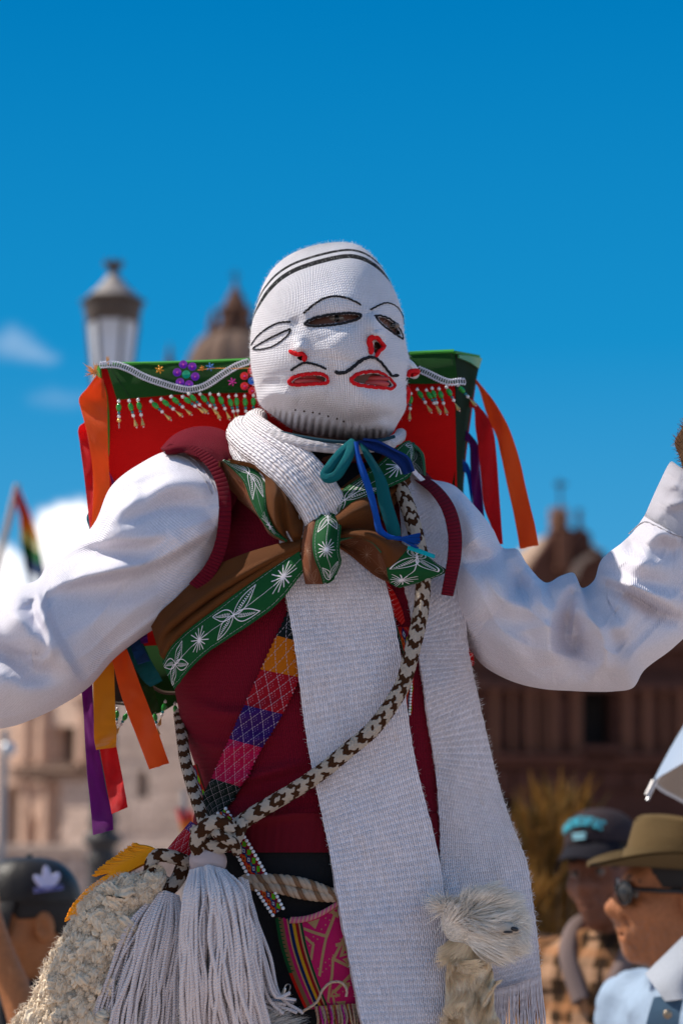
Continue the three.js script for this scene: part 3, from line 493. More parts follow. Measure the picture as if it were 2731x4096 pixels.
  rib('tie_end', BLUE, tie, via(zB, [[872, 95, .158], [880, 160, .168], [905, 260, .178], [950, 390, .18], [985, 520, .178], [1005, 610, .176], [1060, 650, .178], [1140, 655, .18]]), via(zB, [[900, 95, .158], [912, 165, .168], [945, 255, .178], [990, 385, .18], [1022, 520, .178], [1045, 595, .176], [1085, 625, .178], [1150, 640, .18]]), { n: 50, m: 6, thick: .004, z: (u, v) => .004 * Math.sin(Math.PI * v) });
  rib('tie_end', TEAL, tie, via(zB, [[905, 100, .152], [935, 180, .16], [990, 290, .168], [1015, 440, .168], [1060, 590, .168], [1075, 640, .165]]), via(zB, [[935, 100, .152], [990, 190, .16], [1060, 310, .168], [1095, 440, .168], [1140, 590, .168], [1145, 630, .165]]), { n: 50, m: 6, thick: .003, z: (u, v) => .003 * Math.sin(Math.PI * v) });
  rib('tie_end', NAVY, tie, via(zB, [[900, 98, .15], [960, 140, .155], [1060, 180, .16], [1130, 235, .165], [1160, 285, .165]]), via(zB, [[930, 88, .15], [1010, 100, .155], [1110, 150, .16], [1180, 190, .165], [1212, 265, .165]]), { n: 40, m: 8, thick: .003, z: (u, v) => .005 * Math.sin(Math.PI * v * 2) });
  rib('tie_end', NAVY, tie, via(zB, [[1095, 72, .08], [1000, 80, .13], [905, 92, .152]]), via(zB, [[1098, 84, .08], [1000, 102, .13], [905, 112, .152]]), { n: 24, m: 4, thick: .003 });
  const R = rng(5), fr = [], cyl = new THREE.CylinderGeometry(.0007, .0005, 1, 5);
  const strand = (a, b) => { const A = new THREE.Vector3(...a), B = new THREE.Vector3(...b), d = B.clone().sub(A); fr.push(xf(cyl, A.clone().add(B).multiplyScalar(.5), aim(d), new THREE.Vector3(1, d.length(), 1))); };
  for (let i = 0; i < 60; i++) { const t = R(), y0 = lerp(640, 656, t); strand(pt(...zB(1140 + R() * 8, y0, .18)), pt(...zB(lerp(1225, 1255, R()), lerp(618, 700, t + (R() - .5) * .25), .182 + R() * .006))); }
  mesh('tie_fray', mergeGeometries(fr), BLUE, tie).userData.kind = 'stuff';
  fr.length = 0; for (let i = 0; i < 30; i++) { const t = R(); strand(pt(...zB(1180 + R() * 30, 690 + t * 20, .176)), pt(...zB(1310 + R() * 30, 742 + t * 18, .178))); }
  mesh('tie_fray', mergeGeometries(fr), cloth(.004, .35, .42), tie).userData.kind = 'stuff';
  // loose wool fibres standing off the knit
  const fib = [], Rf = rng(77);
  for (let i = 0; i < 6000; i++) {
    const d = headDir(Rf() * 6.283, Math.asin(Rf() * 1.7 - .7)); if (d.z < -.25) continue;
    const q = headPoint(d, 0, maskFold), a = V(...q), out = new THREE.Vector3(d.x, d.y, d.z).add(new THREE.Vector3(Rf() - .5, Rf() - .5, Rf() - .5).multiplyScalar(1.5)).normalize(), l = .0015 + Rf() * .0038;
    fib.push(xf(FIBRE, a, aim(out), new THREE.Vector3(.5, l, 1)));
  }
  mesh('wool_fuzz', mergeGeometries(fib), std(.85, .84, .83, { phys: 1, transmission: .3, roughness: 1 }), mask).userData.kind = 'stuff';
}
// ---------- the body under the clothes, one surface ----------
{
  const N = (x, y, z) => pt(x, y, z);
  const sh = [N(540, 1190, -.03), N(1000, 1270, -.02)], md = N(1180, 1430, .01), el = [N(110, 1490, .045), N(1390, 1480, .035)], wr = [N(-400, 1460, .09), N(1600, 1110, .05)];
  const hip = [N(640, 2420, -.02), N(880, 2420, -.02)], ft = [[hip[0][0] - .06, .74, -.02], [hip[1][0] + .06, .74, -.02]];
  const f = blend([fC(N(780, 1300, -.02), N(760, 1650, -.02), .12, .10), fC(N(760, 1750, -.02), N(760, 2250, -.02), .10, .115), fC(sh[0], sh[1], .055, .055), fC(sh[0], el[0], .042, .034), fC(el[0], wr[0], .034, .026), fC(sh[1], md, .042, .036), fC(md, el[1], .036, .033), fC(el[1], wr[1], .033, .026), fC(N(770, 1120, -.02), N(765, 900, .0), .055, .055), fC(hip[0], ft[0], .08, .04), fC(hip[1], ft[1], .08, .04), fC(ft[0], [ft[0][0], .74, .12], .035, .03), fC(ft[1], [ft[1][0], .74, .12], .035, .03)], .06);
  const parts = [nets(f, [-.9, .66, -.25], [.75, 2.3, .25], .016)];
  for (const [h, s] of [[handR, 1], [handL, -1]]) parts.push(placeHand(nets(handField(s, -.0015), [-.09, -.09, -.06], [.09, .21, .11], .004), ...h));
  const head = grid(90, 140, (i, j) => { const d = headDir(j / 140 * 6.28319, Math.PI / 2 - i / 90 * Math.PI), q = headPoint(d, 9, (x, y) => maskFold(x, y) * .45 - .004); return pt(...q); }, (i, j) => [j / 140, i / 90], true);
  parts.push(head);
  mesh('body', mergeGeometries(parts), M.skin, dancer);
  // eyes and lips behind the openings
  const eye = new THREE.SphereGeometry(1, 20, 14), ew = std(.16, .13, .11, { roughness: .35 }), ed = std(.01, .007, .006, { roughness: .15 });
  for (const [X, Y, sx] of [[775, 655, 1], [1165, 700, .9]]) { const [x, y] = zM(X, Y), z = maskZ(x, y) - .0085; mesh('eye', xf(eye, V(x, y, z), null, new THREE.Vector3(.0105 * sx, .0048, .006)), ew, dancer); mesh('iris', xf(eye, V(x + 1, y - 1, z + .0035), null, new THREE.Vector3(.0042, .0042, .003)), ed, dancer); }
  const lip = std(.48, .05, .045, { roughness: .45 });
  for (const [X, Y, w] of [[1030, 1092, .021], [590, 1078, .02]]) { const [x, y] = zM(X, Y), z = maskZ(x, y) - .006; mesh('mouth', mergeGeometries([xf(eye, V(x, y + 5, z), null, new THREE.Vector3(w, .0055, .006)), xf(eye, V(x, y - 6, z - .002), null, new THREE.Vector3(w, .0045, .006))]), lip, dancer); }
}

// ---------- what the dancer wears and carries ----------
const zB = zoom(800, 1700, 1100), zW = zoom(600, 2500, 1100), zG = zoom(620, 2150, 630), zT = zoom(0, 2700, 1100), zF = zoom(1600, 2600, 1131), zX = zoom(200, 950, 900), zQ = zoom(280, 2450, 480, 1188), zY = zoom(1550, 1380, 650);
const WOOL = { sheen: .5, sheenColor: new THREE.Color().setRGB(.5, .5, .5) };
const scarfMat = cloth(.92, .86, .89, { map: rep(looseC, .3, .28), bumpMap: rep(looseB, .3, .28), bumpScale: .0032, ...WOOL });
const scarfKnit = cloth(.90, .84, .90, { map: rep(looseC, 1, 1), bumpMap: rep(looseB, 1, 1), bumpScale: .0024, ...WOOL });
const fuzz = (parent, edge, n, seed, len = .006, mat = null) => { const R = rng(seed), q = spaced(edge, 200), G = []; for (let i = 0; i < n; i++) { const k = Math.floor(R() * 199), t = R(), a = q[k], b = q[k + 1], p = V(lerp(a[0], b[0], t), lerp(a[1], b[1], t), lerp(a[2], b[2], t) - R() * .004); G.push(xf(FIBRE, p, aim(new THREE.Vector3(R() - .5, R() - .5, (R() - .5) * .6)), new THREE.Vector3(.7, len * (.3 + R() * .6), 1))); } mesh('loose_fibre', mergeGeometries(G), mat || std(.82, .79, .76, { phys: 1, transmission: .3, roughness: 1 }), parent).userData.kind = 'stuff'; };
{ // long white scarf
  const t = thing('scarf', 'long white knitted scarf wrapped at the neck, both ends hanging down the dancer\'s front', 'scarf');
  const aL = [[602, 1075], [610, 1120], [628, 1190], [644, 1265], [655, 1360], [679, 1500], [704, 1700], [735, 1850], [765, 2000], [798, 2180], [832, 2360], [858, 2500]];
  const aR = [[716, 1050], [744, 1085], [780, 1130], [835, 1200], [890, 1350], [914, 1470], [936, 1640], [960, 1770], [1006, 1960], [1036, 2170], [1048, 2352], [1056, 2500]];
  const neckZ = [.0, .0, .0, .0, 0, 0, 0, .004, .008, .012, .02, .02];
  const wob = (u, v, x, y) => .006 * nz(x * .012, y * .006, 4) + .002 * nz(x * .03, y * .02, 7) + .005 * Math.sin(Math.PI * v) + .012 * sstep(.3, .0, u) * Math.sin(v * 14) ;
  const onA = (P, o) => P.map(([x, y], i) => [x, y, Math.max(tz(x, y), .02) + .015 + neckZ[i] * o]);
  rib('scarf_end', scarfKnit, t, onA(aL, 1), onA(aR, 1.2), { n: 260, m: 40, thick: .006, uv: [0, 1.0, 0, 5.7], z: wob, wave: (u, v) => [(Math.abs(v - .5) > .47 ? 2.2 : 0) * nz(u * 90, v * 9, 2) + 4 * nz(u * 7, v, 4), 0] });
  const bL = [[893, 1060], [912, 1130], [928, 1300], [942, 1400], [960, 1493], [984, 1650], [1001, 1782], [1010, 1900], [1014, 2010], [1050, 2140], [1130, 2276]];
  const bR = [[945, 1084], [985, 1128], [1030, 1195], [1056, 1290], [1076, 1493], [1098, 1600], [1150, 1816], [1188, 1923], [1212, 1989], [1226, 2100], [1242, 2242]];
  const onB = (P, o) => P.map(([x, y]) => [x, y, Math.max(tz(Math.min(x, 1045), y), .05) + o - Math.max(0, x - 1045) * .0002]);
  rib('scarf_end', scarfKnit, t, onB(bL, .009), onB(bR, .008), { n: 240, m: 36, thick: .006, uv: [.3, 1.15, 0, 5.2], z: (u, v, x, y) => .007 * nz(x * .01, y * .006, 8) + .002 * nz(x * .03, y * .02, 7) + .004 * Math.sin(Math.PI * v) + .010 * sstep(.2, 0, u) * Math.sin(v * 7), wave: (u, v) => [(Math.abs(v - .5) > .47 ? 2.2 : 0) * nz(u * 90, v * 9, 5) + 4 * nz(u * 7, v, 14), 0] });
  // the wrap round the neck: rolled layers
  const roll = (P, r, f, s) => mesh('neck_wrap', (() => { const g = tubeGeo(P, met(r), { n: 80, s: 20, flat: f, uvk: [1.8, 5 * s] }); const p = g.attributes.position; for (let i = 0; i < p.count; i++) { const k = .0022 * nz(p.getX(i) * 60, p.getY(i) * 60, p.getZ(i) * 60); p.setXYZ(i, p.getX(i) + k, p.getY(i) - k, p.getZ(i) + k); } g.computeVertexNormals(); return g; })(), scarfMat, t);
  roll([[600, 962, -.09], [584, 972, -.02], [588, 990, .05], [628, 1000, .10], [690, 1018, .128], [760, 1030, .138], [830, 1030, .135], [886, 1020, .115], [915, 1005, .06], [920, 995, -.05]], 13, .9, 1.4);
  roll([[560, 985, -.06], [552, 1000, .0], [580, 1030, .075], [626, 1064, .115], [678, 1112, .135], [720, 1170, .137], [744, 1230, .132]], 34, .7, 1);
  roll([[590, 962, -.06], [585, 975, .0], [622, 1004, .085], [676, 1040, .118], [722, 1086, .135], [760, 1140, .137], [790, 1200, .13]], 28, .8, 1);
  roll([[560, 1005, -.04], [553, 1032, .03], [580, 1075, .085], [622, 1130, .115], [664, 1190, .125], [690, 1240, .125]], 26, .7, 1);
  // edge seen at the lit shoulder
  const fr = []; const R = rng(11), q = spaced([[1130, 2276, 0], [1170, 2268, 0], [1206, 2256, 0], [1242, 2242, 0]], 46);
  for (let i = 0; i < 46; i++) { const [x, y] = q[i], z = tz(1040, y) + .004; const dx = lerp(-6, 10, i / 45) + (R() - .5) * 8; fr.push(tubeGeo([[x, y - 4, z], [x + dx * .3 + (R() - .5) * 3, y + 45, z + .004 * (R() - .5)], [x + dx * .8 + (R() - .5) * 5, y + 95, z + .006 * (R() - .5)], [x + dx + (R() - .5) * 8, y + 150, z]], met(1.9), { n: 14, s: 5 })); }
  mesh('fringe', mergeGeometries(fr), cloth(.80, .73, .76, { bumpMap: rep(spinB, 2, 2), bumpScale: .0006 }), t).userData.kind = 'stuff';
  fuzz(t, onA(aL, 1).slice(3), 420, 3); fuzz(t, onA(aR, 1).slice(3), 300, 4); fuzz(t, onB(bR, .008), 900, 5, .009); fuzz(t, onB(bL, .009).slice(2), 300, 6);
}
// cloth prints
const stitchText = (c, w, h, base, line, lw, dash) => {
  c.fillStyle = base; c.fillRect(0, 0, w, h);
  const R = rng(9); for (let i = 0; i < 2600; i++) { c.fillStyle = `rgba(${R() > .5 ? '255,255,255' : '0,0,0'},.05)`; c.fillRect(R() * w, R() * h, 2 + R() * 12, 1.5); }
  c.strokeStyle = line; c.lineCap = 'round'; c.lineJoin = 'round';
  const W = (k) => { c.lineWidth = lw * k; };
  const jl = (pts, k = 1) => { W(k); c.beginPath(); pts.forEach(([x, y], i) => (i ? c.lineTo(x, y) : c.moveTo(x, y))); c.stroke(); };
  W(.5); c.setLineDash([22, 8]); for (const x of [.09, .91]) { c.beginPath(); c.moveTo(x * w, 0); c.lineTo(x * w, h); c.stroke(); } c.setLineDash([]);
  const P = h / dash;                                      // one flower and one leaf cross in P
  for (let k = -1; k <= dash; k++) {
    const y0 = k * P + P * .22, y1 = k * P + P * .72, x = w * .5;
    for (let a = 0; a < 14; a++) { const t = a / 14 * 6.283 + .2, r = w * (.27 + .05 * ((a * 7) % 3)); jl([[x, y0], [x + Math.cos(t) * r, y0 + Math.sin(t) * r]], 1.25); }
    jl([[x, y0 + w * .3], [x + 4, y1]], .7); jl([[x, y1], [x - 3, y0 + P - w * .3]], .7);
    for (const [sx, sy] of [[-1, -1], [1, -1], [-1, 1], [1, 1]]) {
      const ex = x + sx * w * .34, ey = y1 + sy * P * .25, q = (t, b) => { const nx = -(ey - y1), ny = ex - x, l = Math.hypot(nx, ny), o = Math.sin(Math.PI * Math.pow(t, .8)) * b * w; return [lerp(x, ex, t) + nx / l * o, lerp(y1, ey, t) + ny / l * o]; };
      for (const b of [.16, -.12]) { const p = []; for (let t = 0; t <= 12; t++) p.push(q(t / 12, b)); jl(p, 1.15); }
      const p = []; for (let t = 0; t <= 60; t++) { const m = .18 + .68 * t / 60, o = q(m, .02 + .055 * Math.sin(t * 1.05) * (1 - .5 * t / 60)); o[1] += 5 * Math.cos(t * 1.05); p.push(o); } jl(p, .75);
    }
  }
};
const greenC = canvasTex(256, 1400, (c, w, h) => stitchText(c, w, h, '#0b4a22', '#e9e0e4', 6, 2)), greenB = canvasTex(256, 1400, (c, w, h) => stitchText(c, w, h, '#000', '#fff', 6, 2), false);
const brownC = canvasTex(256, 1400, (c, w, h) => stitchText(c, w, h, '#7a3f1a', '#c9a993', 1.6, 2));
const GREEN = std(1, 1, 1, { map: greenC, bumpMap: greenB, bumpScale: .0015, roughness: .85, specularIntensity: .4 });
const BROWN = cloth(.20, .062, .012, { map: rep(fleckC, 6, 12), bumpMap: rep(woolB, 7, 10), bumpScale: .0014, sheen: .5, sheenColor: new THREE.Color().setRGB(.6, .28, .08), roughness: .7 });
const LINING = std(1, 1, 1, { map: brownC, bumpMap: rep(twillB, 6, 20), bumpScale: .0004, roughness: .85 });
{ // the brown and green cloth knotted on the chest
  const t = thing('carrying_cloth', 'brown cloth with green embroidered border, knotted in a bow across the dancer\'s chest', 'carrying cloth');
  const Zc = (x, y) => Math.max(tz(clamp(x, 420, 1010), y), .05) + .02;
  const on = (P, o) => P.map(([x, y, d = 0]) => [x, y, Zc(x, y) + o + d]);
  // band from under the near arm to the knot
  const bt = [[352, 1440, -.02], [372, 1408, .0], [405, 1378], [436, 1348], [480, 1312], [545, 1282], [620, 1258], [696, 1242, .012]];
  const bm = [[377, 1520, -.012], [398, 1482], [425, 1456], [466, 1424], [504, 1396], [560, 1352], [622, 1306], [688, 1264, .012]];
  const bb = [[402, 1582, -.012], [420, 1558], [445, 1529], [480, 1497], [520, 1470], [570, 1438], [640, 1384], [700, 1306, .012]];
  rib('cloth_band', BROWN, t, on(bt, 0), on(bm, .002), { n: 110, m: 50, thick: .003, uv: [0, 1, 0, 3], z: (u, v) => .010 * Math.sin(Math.PI * v) + .012 * Math.exp(-Math.pow((v - .42 - .22 * u) / .10, 2)) * Math.sin(Math.PI * Math.min(1, u * 1.1)) - .010 * Math.exp(-Math.pow((v - .58 - .2 * u) / .08, 2)) * sstep(0, .3, u) + .006 * Math.exp(-Math.pow((v - .85) / .08, 2)) });
  rib('embroidered_border', GREEN, t, on(bm, .006), on(bb, .004), { n: 90, m: 14, thick: .003, uv: [0, 1, .02, .98], z: (u, v) => .004 * Math.sin(Math.PI * v) + .0015 * nz(u * 20, v * 2) });
  // loop at upper left: lining, border, outside
  const o0 = via(zB, [[118, 206, .02], [116, 262, .01], [142, 350, .0], [225, 432, -.005], [340, 535, -.005], [400, 630, .0], [480, 668, .01]]);
  const o1 = via(zB, [[126, 204, .03], [190, 258, .035], [245, 320, .045], [285, 420, .045], [340, 530, .04], [410, 620, .03], [486, 664, .016]]);
  const o2 = via(zB, [[160, 203, .03], [300, 236, .035], [362, 300, .045], [374, 400, .05], [386, 500, .045], [430, 590, .03], [500, 660, .018]]);
  const o3 = via(zB, [[200, 208, .02], [350, 255, .01], [480, 335, .015], [558, 430, .02], [586, 530, .02], [585, 620, .02], [560, 672, .012]]);
  rib('loop_lining', LINING, t, on(o0, 0), on(o1, -.004), { n: 50, m: 14, uv: [.05, .95, .1, .6], z: (u, v) => -.015 * Math.sin(Math.PI * v) * (1 - u) });
  rib('embroidered_border', GREEN, t, on(o1, 0), on(o2, 0), { n: 60, m: 14, uv: [0, 1, .02, .5], z: (u, v) => .004 * Math.sin(Math.PI * v) });
  rib('loop', BROWN, t, on(o2, -.001), on(o3, 0), { n: 60, m: 34, uv: [0, .8, 0, .8], z: (u, v) => .026 * Math.sin(Math.PI * Math.min(1, v * 1.1)) * Math.sin(Math.PI * (.15 + .85 * u)) - .016 * Math.exp(-Math.pow((v - .62 + .25 * u) / .12, 2)) * sstep(.35, .75, u) + .006 * nz(u * 5, v * 4, 3) });
  // knot
  const k0 = via(zB, [[650, 500, .01], [604, 560, .02], [584, 650, .025], [580, 740, .025], [586, 830, .02], [600, 908, .01]]);
  const k1 = via(zB, [[672, 504, .03], [652, 580, .045], [640, 670, .05], [652, 760, .05], [682, 840, .04], [702, 908, .025]]);
  const k2 = via(zB, [[786, 524, .03], [804, 560, .04], [800, 640, .05], [797, 730, .05], [806, 780, .04], [778, 856, .03]]);
  rib('knot', LINING, t, on(k0, 0), on(k1, -.002), { n: 40, m: 12, uv: [.05, .95, .1, .65], z: (u, v) => .008 * Math.sin(Math.PI * v) });
  rib('embroidered_border', GREEN, t, on(k1, 0), on(k2, 0), { n: 50, m: 18, uv: [0, 1, .62, 1.14], z: (u, v) => .016 * Math.sin(Math.PI * v) - .008 * Math.exp(-Math.pow((v - .8) / .1, 2)) * sstep(.2, 0, Math.abs(u - .35)) });
  rib('knot_end', GREEN, t, on(via(zB, [[705, 850, .01], [700, 880, .012], [705, 905, .01]]), 0), on(via(zB, [[765, 848, .02], [756, 880, .02], [720, 895, .015]]), 0), { n: 10, m: 6, uv: [.4, .9, .8, .9] });
  mesh('knot_core', xf(new THREE.SphereGeometry(1, 24, 18), V(...zB(670, 650), Zc(...zB(670, 650)) + .0), null, new THREE.Vector3(met(42), met(68), .022)), BROWN, t);
  mesh('thread_binding', tubeGeo(on(via(zB, [[560, 640, .005], [580, 672, .012], [590, 720, .012], [596, 790, .01]]), .0), met(7), { n: 30, s: 10, uvk: [1, 8] }), cloth(.05, .28, .28, { bumpMap: rep(ribB, 1, 4), bumpScale: .002 }), t);
  // upper right: border going over the far shoulder, folded back on itself
  const g0 = via(zB, [[716, 500, .02], [738, 446, .025], [850, 352, .03], [1010, 238, .02], [1105, 148, .0], [1160, 105, -.03], [1190, 96, -.05]]);
  const g1 = via(zB, [[780, 530, .02], [845, 475, .03], [960, 412, .035], [1075, 358, .03], [1190, 296, .02], [1200, 220, .0], [1215, 150, -.04]]);
  rib('embroidered_border', GREEN, t, on(g0, .004), on(g1, .004), { n: 70, m: 16, uv: [0, 1, .0, .62], z: (u, v) => .006 * Math.sin(Math.PI * v) });
  rib('cloth_fold', BROWN, t, on(via(zB, [[706, 505, .0], [724, 448, .01], [836, 345, .012], [1000, 226, .0], [1100, 140, -.02]]), -.002), on(via(zB, [[740, 500, .01], [760, 455, .02], [860, 370, .02], [1015, 255, .01], [1110, 165, -.01]]), -.002), { n: 40, m: 8, z: (u, v) => .006 * Math.sin(Math.PI * v) });
  rib('embroidered_border', std(1, 1, 1, { map: greenC, color: new THREE.Color().setRGB(.3, .32, .3), bumpMap: greenB, bumpScale: .001 }), t, on(via(zB, [[1186, 108, -.03], [1158, 170, -.01], [1150, 220, 0], [1180, 260, .0]]), 0), on(via(zB, [[1212, 98, -.045], [1256, 170, -.03], [1276, 240, -.03], [1282, 292, -.03]]), 0), { n: 24, m: 12, uv: [0, 1, .5, .75], z: (u, v) => -.008 * Math.sin(Math.PI * v) });
  rib('hem', std(.02, .12, .05), t, on(via(zB, [[1180, 100, -.035], [1246, 150, -.03], [1270, 230, -.02], [1276, 290, -.02]]), .002), on(via(zB, [[1196, 92, -.05], [1258, 140, -.03], [1284, 226, -.02], [1286, 292, -.02]]), .002), { n: 24, m: 4 });
  rib('cloth_fold', BROWN, t, on(via(zB, [[1195, 290, .015], [1100, 352, .02], [1000, 420, .02], [960, 470, .01]]), -.004), on(via(zB, [[1200, 330, .0], [1150, 400, .0], [1095, 480, .0], [1060, 560, -.005]]), -.004), { n: 30, m: 20, z: (u, v) => .01 * Math.sin(Math.PI * v) - .01 * Math.exp(-Math.pow((v - .55) / .1, 2)) });
  rib('cloth_fold', BROWN, t, on(via(zB, [[776, 522, .02], [850, 462, .03], [930, 420, .03], [985, 414, .02]]), .006), on(via(zB, [[806, 608, .01], [880, 606, .012], [950, 606, .012], [1010, 600, .01]]), .002), { n: 40, m: 24, uv: [0, .6, 0, .6], z: (u, v) => .024 * Math.sin(Math.PI * Math.pow(v, .7)) });
  // the loose end to the right
  const e0 = via(zB, [[790, 612, .02], [860, 604, .03], [960, 609, .045], [1080, 648, .05], [1182, 702, .04]]);
  const e1 = via(zB, [[800, 640, .02], [900, 640, .03], [990, 668, .045], [1040, 730, .05], [1072, 812, .045]]);
  rib('cloth_end', BROWN, t, on(e0, 0), on(e1, 0), { n: 60, m: 24, uv: [0, .6, 0, 1], z: (u, v) => .022 * Math.sin(Math.PI * v) * Math.sin(Math.PI * (.12 + .75 * u)) });
  const e2 = via(zB, [[792, 700, .0], [860, 748, .0], [935, 812, .005], [1005, 866, .01], [1085, 905, .015]]);
  rib('cloth_lining', LINING, t, on(e1, -.003), on(e2, 0), { n: 60, m: 20, uv: [.05, .95, .1, .7], z: (u, v) => -.014 * Math.sin(Math.PI * v) });
  rib('hem', std(.012, .1, .04), t, on(via(zB, [[796, 640, .02], [880, 630, .035], [980, 660, .048], [1036, 722, .053]]), .002), on(via(zB, [[796, 664, .02], [880, 644, .035], [976, 672, .048], [1030, 732, .053]]), .002), { n: 30, m: 4 });
  const f0 = via(zB, [[1190, 706, .045], [1140, 740, .045], [1068, 816, .045], [1066, 850, .04], [1084, 905, .025]]);
  const f1 = via(zB, [[1296, 746, .03], [1350, 790, .03], [1404, 832, .03], [1300, 885, .025], [1136, 930, .02]]);
  rib('embroidered_border', GREEN, t, on(f0, .002), on(f1, .002), { n: 40, m: 30, uv: [.12, .95, .55, .95], z: (u, v) => .010 * Math.sin(Math.PI * v) + .003 * nz(u * 6, v * 6) });
}
// flat weaves
const sashC = canvasTex(256, 1024, (c, w, h) => {
  const bands = [[0, .075, '#0c1a1c'], [.075, .18, '#c86a0a'], [.18, .34, '#a00c1e'], [.34, .5, '#351262'], [.5, .672, '#bc0c48'], [.672, 1, '#0a201c']];
  for (const [a, b, k] of bands) { c.fillStyle = k; c.fillRect(0, a * h, w, (b - a) * h + 1); }
  c.strokeStyle = '#b9a6b0'; c.lineWidth = 3.4; const s = w / 3.2;
  for (let k = -8; k < 24; k++) for (const d of [1, -1]) { c.setLineDash([11, 5]); c.beginPath(); c.moveTo(0, k * s * 1.0); c.lineTo(w, k * s + d * w * 1.0); c.stroke(); }
  c.setLineDash([]); c.fillStyle = 'rgba(205,190,200,.55)';
  for (let y = 0; y < 34; y++) for (let x = 0; x < 8; x++) { if ((x + y) % 2) continue; const cx = (x + .5) * s / 2 + 0, cy = y * s / 2; if (cy < .18 * h && cy > .07 * h) continue; for (let a = -1; a <= 1; a++) for (let b = -1; b <= 1; b++) c.fillRect(cx + a * 9 + b * 9 - 2, cy + (a - b) * 9 - 2, 5, 5); }
  for (let i = 0; i < h; i += 4) { c.fillStyle = 'rgba(0,0,0,.16)'; c.fillRect(0, i, w, 1.4); }
});
{
  const t = thing('waist_belt', 'woven belt of orange, red, purple, pink and black blocks slanting over the maroon vest', 'belt');
  const L = via(zW, [[790, -90], [640, 235], [542, 448], [452, 650], [352, 870], [300, 992], [340, 1112]]), Rr = via(zW, [[930, -40], [860, 280], [760, 500], [640, 700], [520, 920], [445, 1030], [352, 1116]]);
  rib('sash_weave', cloth(1, 1, 1, { map: sashC, bumpMap: rep(woolB, 3, 12), bumpScale: .0008 }), t, onT(L, .006), onT(Rr, .006), { n: 200, m: 40, thick: .003, uv: [0, 1, 1, 0], on: (x, y) => tz(x, y) + .007, z: (u, v, x, y) => .002 * Math.sin(Math.PI * v) + .002 * nz(u * 6, v), wave: (u, v) => [(v < .01 || v > .99 ? 2.2 : 0) * Math.sin(u * 420), 0] });
  // tail of the sash pulled out behind the waist
  rib('sash_tail', cloth(1, 1, 1, { map: sashC }), t, [[438, 1886, .06], [410, 1918, .05], [378, 1958, .04]], [[462, 1905, .07], [446, 1945, .07], [430, 1975, .06]], { n: 20, m: 10, uv: [0, 1, .62, .78], z: (u, v) => .012 * Math.sin(Math.PI * v) });
}
const strapC = canvasTex(128, 1024, (c, w, h) => {
  c.fillStyle = '#b5160f'; c.fillRect(0, 0, w, h); c.fillStyle = '#0a6b4a'; c.fillRect(0, 0, 12, h);
  for (let k = 0; k < 13; k++) { const y = k * h / 13, dia = (x, yy, r, s) => { c.fillStyle = s; c.beginPath(); c.moveTo(x - r, yy); c.lineTo(x, yy - r * 1.3); c.lineTo(x + r, yy); c.lineTo(x, yy + r * 1.3); c.fill(); };
    dia(64, y + 40, 30, '#16205c'); dia(64, y + 40, 15, '#c9c9d0'); dia(64, y + 40, 7, '#20307a'); dia(34, y + 4, 22, '#e0641a'); dia(34, y + 4, 9, '#7a1a10'); dia(96, y + 4, 22, '#58b818'); dia(96, y + 46, 17, '#7a0f30'); dia(30, y + 46, 14, '#d8452a'); dia(64, y + 2, 12, '#0d6a78'); }
  for (let i = 0; i < h; i += 4) { c.fillStyle = 'rgba(0,0,0,.12)'; c.fillRect(0, i, w, 1.5); }
});
const bagC = canvasTex(512, 512, (c, w, h) => {
  c.fillStyle = '#c01a5c'; c.fillRect(0, 0, w, h);
  const tan = '#b08a5e'; c.fillStyle = '#7e5a3c'; c.fillRect(0, 0, 56, h); c.fillStyle = '#0c4a22'; c.fillRect(0, 0, 24, h * .62); c.fillStyle = '#c01808'; c.fillRect(0, h * .62, 24, h * .4);
  [['#b8185a', 56, 26], [tan, 82, 10], ['#12204c', 92, 24], ['#c8901a', 116, 22], ['#8e1418', 138, 22], [tan, 160, 12], ['#0d3f24', 172, 16]].forEach(([k, x, b]) => { c.fillStyle = k; c.fillRect(x, 0, b, h); });
  for (let y = 0; y < h; y += 12) { c.fillStyle = '#0c4a22'; if (y % 24 && y < h * .62) c.fillRect(24, y, 16, 7); }
  c.save(); c.beginPath(); c.rect(190, 0, w, h); c.clip(); c.strokeStyle = tan; c.fillStyle = tan; c.lineWidth = 17;
  const ln = (...p) => { c.beginPath(); for (let i = 0; i < p.length; i += 2) (i ? c.lineTo(p[i], p[i + 1]) : c.moveTo(p[i], p[i + 1])); c.stroke(); };
  ln(190, 60, 330, 130, 420, 40); ln(190, 110, 235, 160, 190, 240); ln(210, 330, 330, 140, 440, 20); ln(200, 480, 300, 330, 340, 250, 512, 350); ln(330, 260, 512, 120); ln(240, 512, 260, 430, 512, 300); ln(380, 190, 512, 200);
  const tri = (x, y, s, f) => { c.beginPath(); c.moveTo(x - s, y); c.lineTo(x + s, y); c.lineTo(x, y + s * f); c.fill(); };
  tri(270, 28, 44, 1.1); tri(430, 20, 46, 1.1); tri(430, 250, 46, -1.2); tri(440, 262, 40, 1.1); tri(270, 450, 40, -1.1); tri(300, 478, 40, 1.1); tri(380, 380, 30, 1.4); tri(470, 420, 36, 1.2);
  c.fillStyle = '#c01a5c'; tri(430, 26, 16, 1); tri(430, 240, 14, -1); tri(270, 440, 13, -1); c.fillStyle = tan; for (let i = 0; i < 50; i++) c.fillRect(200 + (i * 67) % 300, (i * 131) % 510, 7, 7);
  c.restore(); for (let x = 0; x < w; x += 5) { c.fillStyle = 'rgba(0,0,0,.13)'; c.fillRect(x, 0, 2, h); }
});
